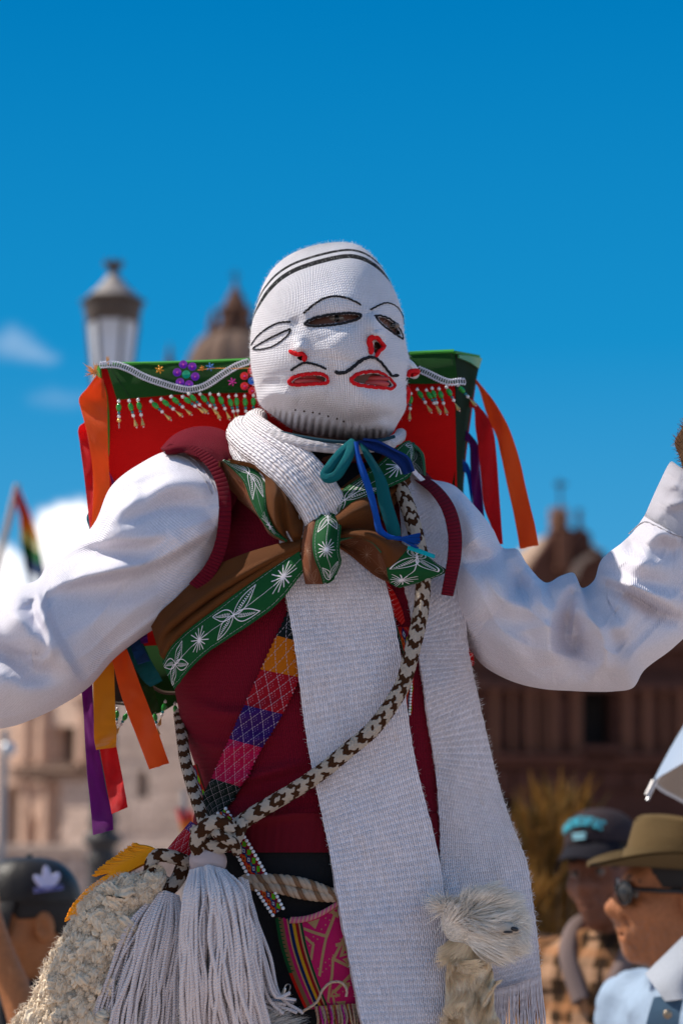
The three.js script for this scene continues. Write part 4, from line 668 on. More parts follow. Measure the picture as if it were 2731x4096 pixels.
{
  const t = thing('woven_bag', 'small pink woven bag with beaded strap and yarn fringe at the dancer\'s waist', 'bag');
  const strapMat = cloth(1, 1, 1, { map: strapC, bumpMap: rep(woolB, 2, 14), bumpScale: .0006 });
  const sL = onT(via(zW, [[388, 1075], [482, 1280], [600, 1500], [700, 1655]]), .012), sR = onT(via(zW, [[432, 1048], [548, 1225], [645, 1392], [758, 1615]]), .012);
  const strap = rib('strap', strapMat, t, sL, sR, { n: 90, m: 14, thick: .003, uv: [0, 1, 1, .12], on: (x, y) => tz(x, y) + .013, z: (u, v) => .002 * Math.sin(Math.PI * v) });
  const bead = new THREE.SphereGeometry(1, 10, 8), bm = std(.78, .78, .80, { roughness: .25 });
  for (const [e, n, side] of [[sL, 27, 1], [sR, 27, 1]]) for (const p of spaced(e, n)) mesh('bead', bead, bm, strap).position.copy(V(p[0], p[1], p[2] + .003)), strap.children.at(-1).scale.setScalar(met(4.3));
  // the strap again, where it shows between the scarf ends and at the side
  const s2 = rib('strap', strapMat, t, onT([[910, 1440], [925, 1500], [932, 1560], [928, 1640]], .006), onT([[938, 1440], [945, 1500], [950, 1560], [946, 1640]], .006), { n: 30, m: 6, uv: [0, 1, 0, .4] });
  for (const p of spaced(onT([[942, 1500], [944, 1560], [940, 1640]], .009), 20)) { const b = mesh('bead', bead, bm, s2); b.position.copy(V(...p)); b.scale.setScalar(met(3.2)); }
  rib('strap', cloth(.5, .05, .05, { map: canvasTex(64, 256, (c, w, h) => { c.fillStyle = '#e84a40'; c.fillRect(0, 0, w, h); c.fillStyle = '#ffd9c8'; for (let y = 0; y < h; y += 22) { c.beginPath(); c.moveTo(0, y); c.lineTo(w, y + 9); c.lineTo(w, y + 17); c.lineTo(0, y + 8); c.fill(); } }) }), t, onT(via(zB, [[1008, 870], [1045, 970], [1100, 1080], [1150, 1140]]), .008), onT(via(zB, [[1060, 880], [1110, 960], [1150, 1050], [1168, 1120]]), .008), { n: 24, m: 6, uv: [0, 1, 0, 1] });
  rib('strap', strapMat, t, onT([[440, 1760, .0], [450, 1810, 0], [466, 1850, 0]], .004), onT([[450, 1755], [464, 1800], [478, 1835]], .006), { n: 12, m: 4, uv: [0, 1, 0, .2] });
  const bT = onT(via(zW, [[712, 1668], [742, 1830], [802, 2010], [884, 2195]]), .012), bR = onT(via(zW, [[1120, 1545], [1160, 1760], [1210, 1980], [1250, 2170]]), .010);
  rib('bag_body', cloth(1, 1, 1, { map: bagC, bumpMap: rep(woolB, 4, 4), bumpScale: .001 }), t, bT, bR, { n: 50, m: 50, thick: .008, uv: [0, 1, 1, 0], z: (u, v, x, y) => .012 * Math.sin(Math.PI * v) * Math.sin(Math.PI * (.2 + .7 * u)), wave: (u, v) => [0, 22 * Math.sin(Math.PI * v) * (1 - u) + (u === 0 ? 2 * Math.sin(v * 90) : 0)] });
  // whipped upper edge
  const G = []; for (let k = 0; k < 40; k++) { const v = .22 + .78 * k / 40, p = [lerp(bT[0][0], bR[0][0], v), lerp(bT[0][1], bR[0][1], v) + 22 * Math.sin(Math.PI * v), lerp(bT[0][2], bR[0][2], v) + .012 * Math.sin(Math.PI * v) * .6]; G.push(tint(xf(bead, V(p[0], p[1] + 3, p[2] + .002), new THREE.Quaternion().setFromAxisAngle(new THREE.Vector3(0, 0, 1), -.3), new THREE.Vector3(met(2.6), met(8), met(4))), k % 3 ? [.45, .08, .16] : [.42, .26, .16])); }
  mesh('edge_stitching', mergeGeometries(G), std(1, 1, 1, { vertexColors: true }), t).userData.kind = 'stuff';
  const R = rng(21), Fr = [], kol = [[.45, .02, .2], [.42, .27, .18], [.42, .27, .18], [.5, .27, .03], [.22, .02, .04], [.42, .27, .18]];
  for (let k = 0; k < 54; k++) { const v = .16 + .84 * k / 54, x = lerp(bT[3][0], bR[3][0], v), y = lerp(bT[3][1], bR[3][1], v), z = lerp(bT[3][2], bR[3][2], v) + .008; const c = kol[Math.floor(R() * 6)]; Fr.push(tint(tubeGeo([[x, y - 6, z], [x + 4 + R() * 4, y + 26, z + .01 * R()], [x + 6 + (R() - .5) * 20, y + 60, z + .01 * R()], [x + 12 + (R() - .5) * 22, y + 110, z]], met(2.3), { n: 12, s: 5 }), c)); }
  Fr.push(tint(tubeGeo(onT(via(zW, [[870, 2205], [950, 2150], [985, 2080], [1030, 2040], [1090, 2040], [1120, 2080], [1118, 2120]]), .03), met(3.2), { n: 60, s: 6 }), [.5, .36, .26]));
  mesh('fringe', mergeGeometries(Fr), cloth(1, 1, 1, { vertexColors: true, bumpMap: rep(spinB, 2, 3), bumpScale: .0006 }), t).userData.kind = 'stuff';
}
{ // wool belt cord and the safety pin
  const t = thing('wool_rope', 'two twisted wool cords tied round the waist over the black trousers', 'rope');
  for (const [P, k] of [[[[560, 2022], [600, 2020], [650, 2022], [700, 2030], [770, 2055]], 0], [[[575, 2032], [640, 2040], [690, 2052], [735, 2058], [780, 2060]], 1]]) {
    const c = spaced(onT(P, .012), 60), g = [];
    for (let s = 0; s < 3; s++) g.push(tint(tubeGeo(c.map(([x, y, z], i) => [x + 0, y + 7 * Math.sin(i * .55 + s * 2.09), z + .004 * Math.cos(i * .55 + s * 2.09)]), met(7), { n: 120, s: 8 }), s ? [.50, .37, .27] : [.24, .13, .07]));
    mesh('cord_strand', mergeGeometries(g), cloth(1, 1, 1, { vertexColors: true, bumpMap: rep(woolB, 1, 8), bumpScale: .001 }), t);
  }
  const pin = thing('safety_pin', 'open steel safety pin stuck in the black trousers beside the pink bag', 'pin');
  mesh('pin_wire', tubeGeo(onT(via(zW, [[770, 2170], [782, 2110], [800, 2068], [797, 2052], [780, 2050], [765, 2075], [762, 2098]]), .012), met(1.6), { n: 50, s: 6 }), std(.6, .58, .55, { metalness: 1, roughness: .3 }), pin);
  mesh('pin_cap', xf(new THREE.CapsuleGeometry(met(4), met(12), 4, 8), V(...onT(via(zW, [[764, 2092]]), .012)[0]), new THREE.Quaternion().setFromAxisAngle(new THREE.Vector3(0, 0, 1), -.3), new THREE.Vector3(1, 1, .5)), std(.6, .58, .55, { metalness: 1, roughness: .3 }), pin);
}
// braided rope: every strand of the braid is a stitch
function braid(P, rpx, { rows, cols = 12, pat }) {
  const c = new THREE.CatmullRomCurve3(P.map((p) => new THREE.Vector3(...pt(...p))), false, 'centripetal'), L = c.getLength(), r = met(rpx);
  rows = rows || Math.round(L / (r * .46)); const fr = c.computeFrenetFrames(rows, false), G = [], s = new THREE.SphereGeometry(1, 8, 6);
  // keep a steady sideways direction
  let N = new THREE.Vector3(0, 0, 1);
  for (let i = 0; i < rows; i++) {
    const q = c.getPointAt(i / rows), T = c.getTangentAt(i / rows); N = N.clone().addScaledVector(T, -N.dot(T)).normalize(); const B = new THREE.Vector3().crossVectors(T, N);
    for (let j = 0; j < cols; j++) { const a = j / cols * 6.283, o = N.clone().multiplyScalar(Math.cos(a)).addScaledVector(B, Math.sin(a)), tan = N.clone().multiplyScalar(-Math.sin(a)).addScaledVector(B, Math.cos(a)); const dirn = T.clone().addScaledVector(tan, j % 2 ? .55 : -.55); const k = pat(i, j), n = 1 + .12 * nz(i * .7, j * 1.3);
      const m = new THREE.Matrix4().makeBasis(tan.clone().addScaledVector(T, j % 2 ? -.5 : .5).normalize(), dirn.normalize(), o); const g = s.clone(); g.scale(r * .27, r * .50, r * .24); g.applyMatrix4(m); const w = q.clone().addScaledVector(o, r * .78).addScaledVector(T, (j % 2) * r * .23); g.translate(w.x, w.y, w.z); G.push(tint(g, k ? [.74 * n, .61 * n, .49 * n] : [.085 * n, .030 * n, .010 * n])); }
  }
  const core = tubeGeo(P, r * .82, { n: rows, s: 10 }); G.push(tint(core, [.1, .05, .025]));
  return mergeGeometries(G);
}
const ropeMat = cloth(1, 1, 1, { vertexColors: true, bumpMap: rep(woolB, 2, 2), bumpScale: .0012, roughness: .95 });
const diamond = (i, j) => { const a = Math.abs(((j + 6) % 12) - 6), m = Math.floor(i / 16) % 2 ? i + a : i - a + 24; return m % 5 < 2.5; };
const chevron = (i, j) => { const a = Math.abs(((j + 6) % 12) - 6); return (((i + Math.round(a * .8)) % 6) + 6) % 6 < 3; };
{
  const t = thing('braided_rope', 'brown and white braided rope across the chest, knotted at the hip with pale tassels', 'rope');
  const sc = .034;
  const P = [[905, 1095, .0], [925, 1135, .006], [946, 1195, .01], [962, 1260, .012], [971, 1320, .014], [968, 1390, .014], [957, 1450, .014], [942, 1510, .013], [925, 1570, .012], [892, 1628, .012], [850, 1680, .012], [800, 1722, .012], [745, 1768, .012], [690, 1806, .006], [630, 1842, .002], [575, 1875, .002], [540, 1900, .004], [510, 1915, .006]].map(([x, y, o]) => [x, y, Math.max(tz(x, y), .03) + sc * .75 + o]);
  mesh('cord', braid(P, 18, { pat: diamond }), ropeMat, t);
  mesh('cord', braid([[412, 1640, -.03], [417, 1680, .01], [425, 1740, .045], [440, 1800, .075], [456, 1850, .10], [470, 1890, .118], [490, 1920, .125]].map((p) => p), 14, { pat: chevron }), ropeMat, t);
  mesh('knot', mergeGeometries([braid([[530, 1905, .145], [500, 1888, .15], [466, 1905, .15], [452, 1935, .145], [462, 1965, .14]], 17, { pat: chevron }), braid([[555, 1890, .13], [540, 1925, .14], [505, 1945, .145], [470, 1940, .14]], 16, { pat: chevron }), braid([[480, 1890, .12], [505, 1920, .155], [535, 1935, .15], [545, 1958, .135]], 12, { pat: chevron }), braid([[450, 1905, .10], [462, 1950, .12], [480, 1975, .12]], 14, { pat: chevron })]), ropeMat, t);
  mesh('knot', mergeGeometries([braid([[425, 1978, .11], [396, 1968, .12], [360, 1966, .12], [346, 1990, .12], [352, 2030, .12]], 15, { pat: chevron }), braid([[420, 1990, .10], [408, 2020, .11], [380, 2048, .12], [364, 2058, .12]], 17, { pat: chevron })]), ropeMat, t);
  const R = rng(33), G = [], core = std(.05, .03, .02);
  // wisps of wool at the knot
  for (let i = 0; i < 240; i++) { const q = P[Math.floor(R() * 17)], a = R() * 6.28, r = 15 + R() * 6; G.push(xf(FIBRE, V(q[0] + Math.cos(a) * r, q[1] + Math.sin(a) * r, q[2]), aim(new THREE.Vector3(R() - .5, R() - .4, R() * .5)), new THREE.Vector3(.6, .004 + R() * .008, 1))); }
  mesh('loose_fibre', mergeGeometries(G), std(.3, .16, .09), t).userData.kind = 'stuff';
  const yarn = cloth(.84, .745, .735, { bumpMap: rep(spinB, 1, 1), bumpScale: .0012, sheen: .5, sheenColor: new THREE.Color().setRGB(.5, .45, .5) });
  // hanging yarn: start on the cap, spread and fall
  function tassel(cx, cy, zc, wTop, list, n, seed, head) {
    const tg = part('tassel', t), Rr = rng(seed), S = [];
    if (head) mesh('tassel_head', (() => { const g = new THREE.SphereGeometry(1, 40, 24); const p = g.attributes.position; for (let i = 0; i < p.count; i++) { const k = 1 + .03 * nz(p.getX(i) * 6, p.getY(i) * 6, p.getZ(i) * 6); p.setXYZ(i, p.getX(i) * k, p.getY(i) * k, p.getZ(i) * k); } return xf(g, V(cx, cy, zc), new THREE.Quaternion().setFromAxisAngle(new THREE.Vector3(0, 0, 1), -.1), new THREE.Vector3(met(wTop), met(wTop * .85), met(wTop) * .8)); })(), cloth(.60, .48, .47, { bumpMap: rep(woolB, 3, 3), bumpScale: .0015 }), tg);
    for (let i = 0; i < n; i++) {
      const k = Rr() * 2 - 1, layer = Rr(), P2 = [];
      const bundle = .25 * Math.sin(k * 17 + seed) * (1 - layer);
      list.forEach(([x0, x1, y, zz], m) => { const kk = clamp(k + bundle * m * .12, -1, 1), x = lerp(x0, x1, (kk + 1) / 2) + (Rr() - .5) * (m ? 12 + m * 5 : 4); P2.push([x, y + (m ? (Rr() - .5) * 14 : 0) + Math.abs(k) * (m === 0 ? 12 : 0), zz + (layer - .4) * .045 * Math.sqrt(1 - k * k * .8) * (m ? 1 : .6)]); });
      const len = .82 + Rr() * .25; if (len < .93) P2[P2.length - 1][1] -= (1 - len) * 260;
      S.push(tubeGeo(P2, met(2.9 + Rr() * 1.5), { n: 26, s: 6, uvk: [1, 16] }));
    }
    mesh('yarn', mergeGeometries(S), yarn, tg).userData.kind = 'stuff';
  }
  tassel(478, 1978, .135, 42, [[440, 518, 1988, .14], [426, 556, 2050, .168], [414, 580, 2150, .172], [414, 590, 2260, .165], [420, 612, 2370, .14], [430, 640, 2450, .13]], 190, 5, true);
  tassel(378, 2056, .135, 30, [[352, 408, 2046, .118], [285, 424, 2130, .125], [245, 412, 2230, .125], [212, 402, 2330, .12], [188, 400, 2460, .11]], 190, 8, false);
  tassel(520, 2100, .10, 20, [[500, 570, 2010, .11], [520, 592, 2100, .12], [560, 612, 2200, .125], [590, 640, 2290, .12], [640, 690, 2330, .11]], 14, 15, false);
}
{ // curly fleece on the near hip
  const t = thing('sheepskin', 'curly cream sheepskin pelt with orange fringe hanging behind the tassels', 'sheepskin');
  const L = via(zT, [[800, 1150, .06], [660, 1175, .06], [590, 1195, .06], [480, 1300, .06], [375, 1480, .06], [280, 1650, .06], [195, 1850, .06], [90, 1990, .055], [20, 2150, .05]]), Rr = via(zT, [[960, 1160, .08], [930, 1230, .085], [880, 1310, .09], [830, 1400, .095], [740, 1540, .095], [680, 1690, .095], [700, 1850, .09], [740, 2000, .09], [780, 2150, .08]]);
  const lump = (x, y) => { // heaped locks
    let b1 = 9; const s = .034, X = x * s, Y = y * s, ix = Math.floor(X), iy = Math.floor(Y);
    for (let a = -1; a <= 1; a++) for (let b = -1; b <= 1; b++) { const h = Math.sin((ix + a) * 127.1 + (iy + b) * 311.7) * 43758.5453, h2 = Math.sin((ix + a) * 269.5 + (iy + b) * 183.3) * 43758.5453; const px = ix + a + (h - Math.floor(h)), py = iy + b + (h2 - Math.floor(h2)); b1 = Math.min(b1, Math.hypot(X - px, Y - py)); }
    return 1 - b1;
  };
  const fl = (u, v, x, y) => .045 * Math.pow(Math.sin(Math.PI * clamp(.06 + .92 * v, 0, 1)), .6) + .016 * lump(x * .45 + 40, y * .45) + .012 * lump(x + 8 * nz(x * .04, y * .04), y + 8 * nz(x * .04, y * .04, 5)) + .004 * nz(x * .1, y * .1, 2);
  const fleece = cloth(.76, .63, .48, { bumpMap: rep(woolB, 6, 9), bumpScale: .004, roughness: 1, specularIntensity: .05 });
  rib('fleece', fleece, t, L, Rr, { n: 300, m: 190, thick: .02, uv: [0, 1, 0, 1], z: fl, wave: (u, v) => [4 * nz(u * 25, v * 6, 1), 4 * nz(u * 25, v * 6, 9)] });
  // heaped locks of wool
  const lock = new THREE.IcosahedronGeometry(1, 9), lp = lock.attributes.position; for (let i = 0; i < lp.count; i++) { const X = lp.getX(i), Y = lp.getY(i), Z = lp.getZ(i), a0 = Math.atan2(Y, X), k = 1 + .13 * Math.sin(a0 * 3 + Z * 7) + .16 * nz(X * 2.2, Y * 2.2, Z * 2.2) + .08 * nz(X * 6, Y * 6, Z * 6); lp.setXYZ(i, X * k, Y * k, Z * k * .8); }
  lock.deleteAttribute('normal'); lock.deleteAttribute('uv'); const lk = mergeVertices(lock, 1e-4); lk.computeVertexNormals(); lk.setAttribute('uv', new THREE.Float32BufferAttribute(new Float32Array(lk.attributes.position.count * 2), 2));
  const N = 1500, im = new THREE.InstancedMesh(lk, fleece, N), a = samp(L, 100), b = samp(Rr, 100), R = rng(91), mm = new THREE.Matrix4(), col = new THREE.Color(), fz = [];
  for (let i = 0; i < N; i++) {
    const u = R(), v = i < 500 ? Math.pow(R(), 3) * .3 : R(), k = Math.min(99, Math.floor(u * 100)), f = u * 100 - k, x = lerp(lerp(a[k][0], a[k + 1][0], f), lerp(b[k][0], b[k + 1][0], f), v), y = lerp(lerp(a[k][1], a[k + 1][1], f), lerp(b[k][1], b[k + 1][1], f), v), z = lerp(a[k][2], b[k][2], v) + fl(u, v, x, y);
    const s = met(5 + R() * R() * 15) * (v < .1 ? .6 : 1); mm.compose(V(x, y, z - s * .45), new THREE.Quaternion().setFromEuler(new THREE.Euler(R() * 6, R() * 6, R() * 6.3)), new THREE.Vector3(s * (.8 + R() * .5), s, s)); im.setMatrixAt(i, mm);
    const c = .88 + R() * .2; im.setColorAt(i, col.setRGB(c, c * .98, c * .95));
    for (let q = 0; q < 9; q++) fz.push(xf(FIBRE, V(x + (R() - .5) * 24, y + (R() - .5) * 24, z + s * .2), aim(new THREE.Vector3(R() - .6, R() - .5, R() * .9)), new THREE.Vector3(1.3, .004 + R() * .006, 1)));
  }
  im.name = 'wool_lock'; im.userData.kind = 'stuff'; im.castShadow = im.receiveShadow = true; t.add(im);
  mesh('loose_fibre', mergeGeometries(fz), std(.72, .63, .52, { phys: 1, transmission: .3, roughness: 1 }), t).userData.kind = 'stuff';
  fuzz(t, L, 700, 17, .012, std(.7, .62, .52, { phys: 1, transmission: .3, roughness: 1 }));
  // orange fringe peeping out along the upper edge
  const O = rng(6), G = [];
  const E = via((X, Y, z) => { const q = zT(X, Y, z); return [q[0] - 15, q[1] - 10, q[2]]; }, [[900, 1005, .085], [850, 1035, .085], [750, 1085, .085], [655, 1150, .085], [570, 1215, .08], [495, 1295, .08], [450, 1380, .08]]), q = spaced(E, 150);
  for (let i = 0; i < 150; i++) for (let r = 0; r < 3; r++) { const [x, y, z] = q[i], l = (i < 70 ? 36 : 26) * (.7 + .5 * O()), dx = i < 70 ? -1 : -.6, dy = i < 70 ? lerp(-.18, .28, i / 70) : .7; const zz = z + r * .006 - .01; G.push(tubeGeo([[x + 24 - r * 3, y + 20, zz + .012], [x + 6, y + 4, zz + .008], [x + dx * l * .5 + O() * 4, y + dy * l * .5 + O() * 5, zz], [x + dx * l, y + dy * l + (O() - .5) * 8, zz - .008]], met(2), { n: 8, s: 5, taper: (k) => 1 - .2 * k })); }
  mesh('orange_fringe', mergeGeometries(G), cloth(1.0, .40, .008, { phys: 1, transmission: .15, sheen: .6, sheenColor: new THREE.Color().setRGB(.8, .3, .02) }), t).userData.kind = 'stuff';
}
// long soft hair over a rounded pelt
function pelt(name, label, center, rx, ry, rz, flow, n, seed, rgb, lenK) {
  const t = thing(name, label, 'fur pelt');
  const s = new THREE.SphereGeometry(1, 48, 32), p = s.attributes.position; for (let i = 0; i < p.count; i++) { const k = .9 + .12 * nz(p.getX(i) * 2, p.getY(i) * 2, p.getZ(i) * 2); p.setXYZ(i, p.getX(i) * k, p.getY(i) * k, p.getZ(i) * k); }
  s.computeVertexNormals();
  mesh('hide', xf(s, V(...center), null, new THREE.Vector3(met(rx), met(ry), rz)), cloth(...rgb, { roughness: 1 }), t);
  const g = new THREE.BufferGeometry(); const pos = [], ix = []; for (let i = 0; i <= 4; i++) { const w = .5 * (1 - i / 4.2), y = i / 4, z = .22 * Math.sin(y * 2.2); pos.push(-w, y, z, w, y, z); if (i < 4) ix.push(i * 2, i * 2 + 1, i * 2 + 2, i * 2 + 1, i * 2 + 3, i * 2 + 2); }
  g.setAttribute('position', new THREE.Float32BufferAttribute(pos, 3)); g.setAttribute('uv', new THREE.Float32BufferAttribute(new Float32Array(20), 2)); g.setIndex(ix); g.computeVertexNormals();
  const im = new THREE.InstancedMesh(g, cloth(1, 1, 1, { sheen: .6, phys: 1, transmission: .2, roughness: 1 }), n), R = rng(seed), c = V(...center), m = new THREE.Matrix4(), col = new THREE.Color();
  for (let i = 0; i < n; i++) {
    const th = R() * 6.283, ph = Math.acos(R() * 2 - 1), d = new THREE.Vector3(Math.sin(ph) * Math.cos(th), Math.cos(ph), Math.abs(Math.sin(ph) * Math.sin(th)) * (R() < .85 ? 1 : -1));
    const q = c.clone().add(new THREE.Vector3(d.x * met(rx) * .95, d.y * met(ry) * .95, d.z * rz * .95));
    const clump = new THREE.Vector3(nz(q.x * 40, q.y * 40, q.z * 40), nz(q.x * 40 + 9, q.y * 40, q.z * 40), nz(q.x * 40, q.y * 40 + 9, q.z * 40)).multiplyScalar(2.4);
    const f = flow(d).add(clump).addScaledVector(d, .28).normalize();
    const l = lenK * (.5 + R() * .8); m.compose(q, aim(f).multiply(new THREE.Quaternion().setFromAxisAngle(UP, R() * 6.3)), new THREE.Vector3(.0011 + R() * .0008, l, l)); im.setMatrixAt(i, m);
    const k = .8 + R() * .45; im.setColorAt(i, col.setRGB(rgb[0] * k, rgb[1] * k, rgb[2] * k));
  }
  im.name = 'hair'; im.userData.kind = 'stuff'; im.castShadow = im.receiveShadow = true; t.add(im); return t;
}
{
  const right = pelt('fur_pelt', 'fluffy cream fur with a small dark hoof lying over the right end of the scarf', [1094, 2118, .105], 84, 66, .020, (d) => new THREE.Vector3(1.1 + d.x * .3, -.15 - d.y * .25 - Math.max(0, d.x) * .3, .10), 20000, 3, [.90, .83, .74], .030);
  const s = new THREE.SphereGeometry(1, 30, 20);
  mesh('hide', xf(s, V(1078, 2275, .095), null, new THREE.Vector3(met(54), met(150), .022)), cloth(.88, .72, .52, { bumpMap: rep(woolB, 4, 6), bumpScale: .005, roughness: 1 }), right);
  { // hair over the lower part
    const src = right.children.find((c) => c.name === 'hair'), n = 15000, im = new THREE.InstancedMesh(src.geometry, src.material, n), R = rng(44), m = new THREE.Matrix4(), col = new THREE.Color(), c = V(1078, 2275, .095);
    for (let i = 0; i < n; i++) { const th = R() * 3.14, y = R() * 2 - 1, r = Math.sqrt(1 - y * y), q = c.clone().add(new THREE.Vector3(Math.cos(th) * r * met(54), y * met(150), Math.sin(th) * r * .022)); const f = new THREE.Vector3(-.25 + nz(q.x * 34, q.y * 34, 1) * 2.2, -.7 + nz(q.x * 34, q.y * 34, 5) * 1.8, .55).normalize(), l = .016 + R() * .016; m.compose(q, aim(f), new THREE.Vector3(.0012, l, l)); im.setMatrixAt(i, m); const k = .8 + R() * .4; im.setColorAt(i, col.setRGB(1.0 * k, .85 * k, .64 * k)); }
    im.name = 'hair'; im.userData.kind = 'stuff'; im.castShadow = im.receiveShadow = true; right.add(im);
  }
  const hoof = nets(blend([fC([-.016, 0, -.004], [.004, -.002, .0], .007, .006), fC([.004, -.002, .0], [.015, -.004, .0], .006, .004)], .006), [-.04, -.02, -.02], [.035, .02, .03], .0025);
  mesh('paw', xf(hoof, V(1158, 2128, .136)), cloth(.50, .43, .36, { bumpMap: woolB, bumpScale: .002 }), right);
  mesh('hoof', xf(new THREE.SphereGeometry(1, 14, 10), V(1181, 2134, .142), new THREE.Quaternion().setFromAxisAngle(new THREE.Vector3(0, 0, 1), -.25), new THREE.Vector3(.005, .0028, .0035)), std(.02, .018, .02, { roughness: .4 }), right); mesh('hoof', xf(new THREE.SphereGeometry(1, 14, 10), V(1166, 2141, .144), null, new THREE.Vector3(.006, .0016, .003)), std(.02, .018, .02, { roughness: .4 }), right);
  pelt('fur_pelt', 'long white fur at the bottom edge between the hanging tassels and the pink bag', [540, 2400, .11], 110, 80, .03, (d) => new THREE.Vector3(.5 + d.x, .5 - d.y * .3, .3), 5200, 12, [.72, .66, .60], .034);
}

// ---------- the ribboned box on the dancer's back ----------
{
  const t = thing('ribboned_box', 'red fabric box with green bead-fringed top and bright ribbons on the dancer\'s back', 'decorated box');
  const RED = cloth(.70, .004, .003, { bumpMap: rep(twillB, 10, 10), bumpScale: .0004, sheen: .2, roughness: .8, phys: 1, transmission: .18, roughness: 1 });
  const GRN = std(.012, .062, .010, { roughness: .9, specularIntensity: .3, bumpMap: rep(twillB, 6, 6), bumpScale: .0002 });
  const GRNL = std(.04, .24, .02, { roughness: .7, specularIntensity: .4 });
  const zf = -.10, zb = -.30;
  const TL = [222, 845], TR = [1046, 815], BL = [252, 1612], BR = [1066, 1580];
  const P = (x, y, z) => [x, y, z];
  rib('front_panel', RED, t, [P(222, 848, zf), P(238, 1000, zf), P(246, 1200, zf), P(262, 1420, zf), P(280, 1500, zf)], [P(1044, 818, zf), P(1046, 1000, zf), P(1052, 1200, zf), P(1062, 1420, zf), P(1080, 1500, zf)], { n: 40, m: 40, thick: .006, uv: [0, 1, 0, 1], z: (u, v) => .012 * Math.sin(Math.PI * v) + .006 * nz(u * 3, v * 4, 1) });
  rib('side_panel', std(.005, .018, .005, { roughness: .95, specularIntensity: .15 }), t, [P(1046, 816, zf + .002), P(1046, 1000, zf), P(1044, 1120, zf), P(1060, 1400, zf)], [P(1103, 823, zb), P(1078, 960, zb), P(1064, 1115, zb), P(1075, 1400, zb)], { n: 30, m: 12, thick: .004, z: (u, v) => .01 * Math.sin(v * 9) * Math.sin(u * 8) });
  rib('side_panel', GRNL, t, [P(222, 848, zf), P(246, 900, zf), P(252, 1200, zf), P(285, 1500, zf)], [P(232, 850, zb), P(250, 900, zb), P(262, 1200, zb), P(300, 1500, zb)], { n: 20, m: 6, thick: .004 });
  rib('back_panel', RED, t, [P(236, 850, zb), P(262, 1200, zb), P(300, 1500, zb)], [P(1100, 824, zb), P(1064, 1115, zb), P(1060, 1500, zb)], { n: 10, m: 10, thick: .005 });
  rib('lid', GRNL, t, [P(222, 846, zf + .002), P(236, 850, zb)], [P(1046, 812, zf + .002), P(1102, 822, zb)], { n: 6, m: 20, thick: .004 });
  // folded green band along the top of the front
  rib('top_band', GRN, t, via(zX, [[395, 892, -.085], [900, 880, -.08], [1390, 862, -.08]]), via(zX, [[470, 1132, -.082], [900, 1095, -.075], [1390, 1082, -.075]]), { n: 60, m: 20, thick: .003, z: (u, v) => .004 * Math.sin(Math.PI * v) + .002 * nz(u * 6, v * 2) });
  rib('band_edge', GRNL, t, via(zX, [[440, 884, -.09], [900, 874, -.085], [1390, 855, -.085]]), via(zX, [[440, 892, -.08], [900, 884, -.077], [1390, 866, -.077]]), { n: 40, m: 4, thick: .003 });
  rib('top_band', GRNL, t, via(zX, [[320, 905, -.095], [340, 1000, -.09], [358, 1120, -.088]]), via(zX, [[348, 895, -.09], [352, 980, -.085], [362, 1050, -.086]]), { n: 14, m: 4 });
  rib('top_band', GRN, t, [[930, 812, -.085], [990, 810, -.085], [1042, 808, -.085]], [[930, 882, -.075], [990, 882, -.075], [1050, 880, -.078]], { n: 30, m: 14, thick: .003, z: (u, v) => .004 * Math.sin(Math.PI * v) });
  rib('band_edge', GRNL, t, [[940, 811, -.09], [1000, 808, -.09], [1042, 806, -.09]], [[940, 816, -.08], [1000, 812, -.08], [1042, 811, -.08]], { n: 10, m: 3 });
  rib('band_edge', std(.03, .2, .03, { roughness: .5 }), t, [[1050, 815, -.1], [1078, 818, -.2], [1103, 822, -.28]], [[1050, 822, -.1], [1078, 834, -.2], [1096, 846, -.28]], { n: 10, m: 3 });
  // back stitching on the hem
  { const G = []; for (const q of [spaced(via(zX, [[425, 915, -.078], [465, 975, -.076], [515, 1050, -.075], [560, 1120, -.076]]), 22), spaced([[1036, 812, -.078], [1040, 845, -.075], [1042, 876, -.075]], 14)]) for (const p of q) G.push(xf(new THREE.SphereGeometry(met(1.3), 6, 5), V(...p))); mesh('stitching', mergeGeometries(G), std(.01, .02, .01), t).userData.kind = 'stuff'; }
  // lower end under the near arm
  rib('lower_band', GRN, t, [[300, 1490, -.08], [345, 1485, -.08], [400, 1482, -.08]], [[300, 1610, -.07], [350, 1640, -.07], [430, 1600, -.07]], { n: 20, m: 10, z: (u, v) => .01 * Math.sin(Math.PI * v) });
  mesh('lower_trim', tubeGeo([[350, 1578, -.05], [375, 1590, -.05], [410, 1592, -.05]], met(5), { n: 20, s: 6 }), std(.05, .025, .015), t);
  mesh('frame_rod', tubeGeo([[262, 1614, -.08], [300, 1618, -.08], [360, 1612, -.08]], met(4), { n: 10, s: 6 }), std(.05, .035, .025), t);
  rib('lower_panel', std(.03, .018, .012), t, [[255, 1520, -.09], [262, 1612, -.09]], [[300, 1500, -.09], [300, 1612, -.09]], { n: 4, m: 4 });
  // silver loop braid in a swag
  { const q = spaced(via(zX, [[358, 888, -.075], [420, 884, -.07], [480, 890, -.068], [560, 920, -.066], [630, 958, -.066], [700, 988, -.065], [780, 1015, -.065], [860, 1040, -.064], [930, 1056, -.064], [985, 1060, -.064], [1050, 1046, -.064], [1110, 1018, -.064], [1180, 970, -.064], [1250, 925, -.065], [1320, 888, -.066], [1395, 862, -.068]]), 66), G = [], tor = new THREE.TorusGeometry(1, .3, 6, 14);
    const qq = [q, spaced(via(zY, [[300, 236, -.066], [380, 270, -.066], [460, 310, -.065], [540, 345, -.065], [600, 362, -.066], [690, 352, -.07], [760, 355, -.08]]), 20)];
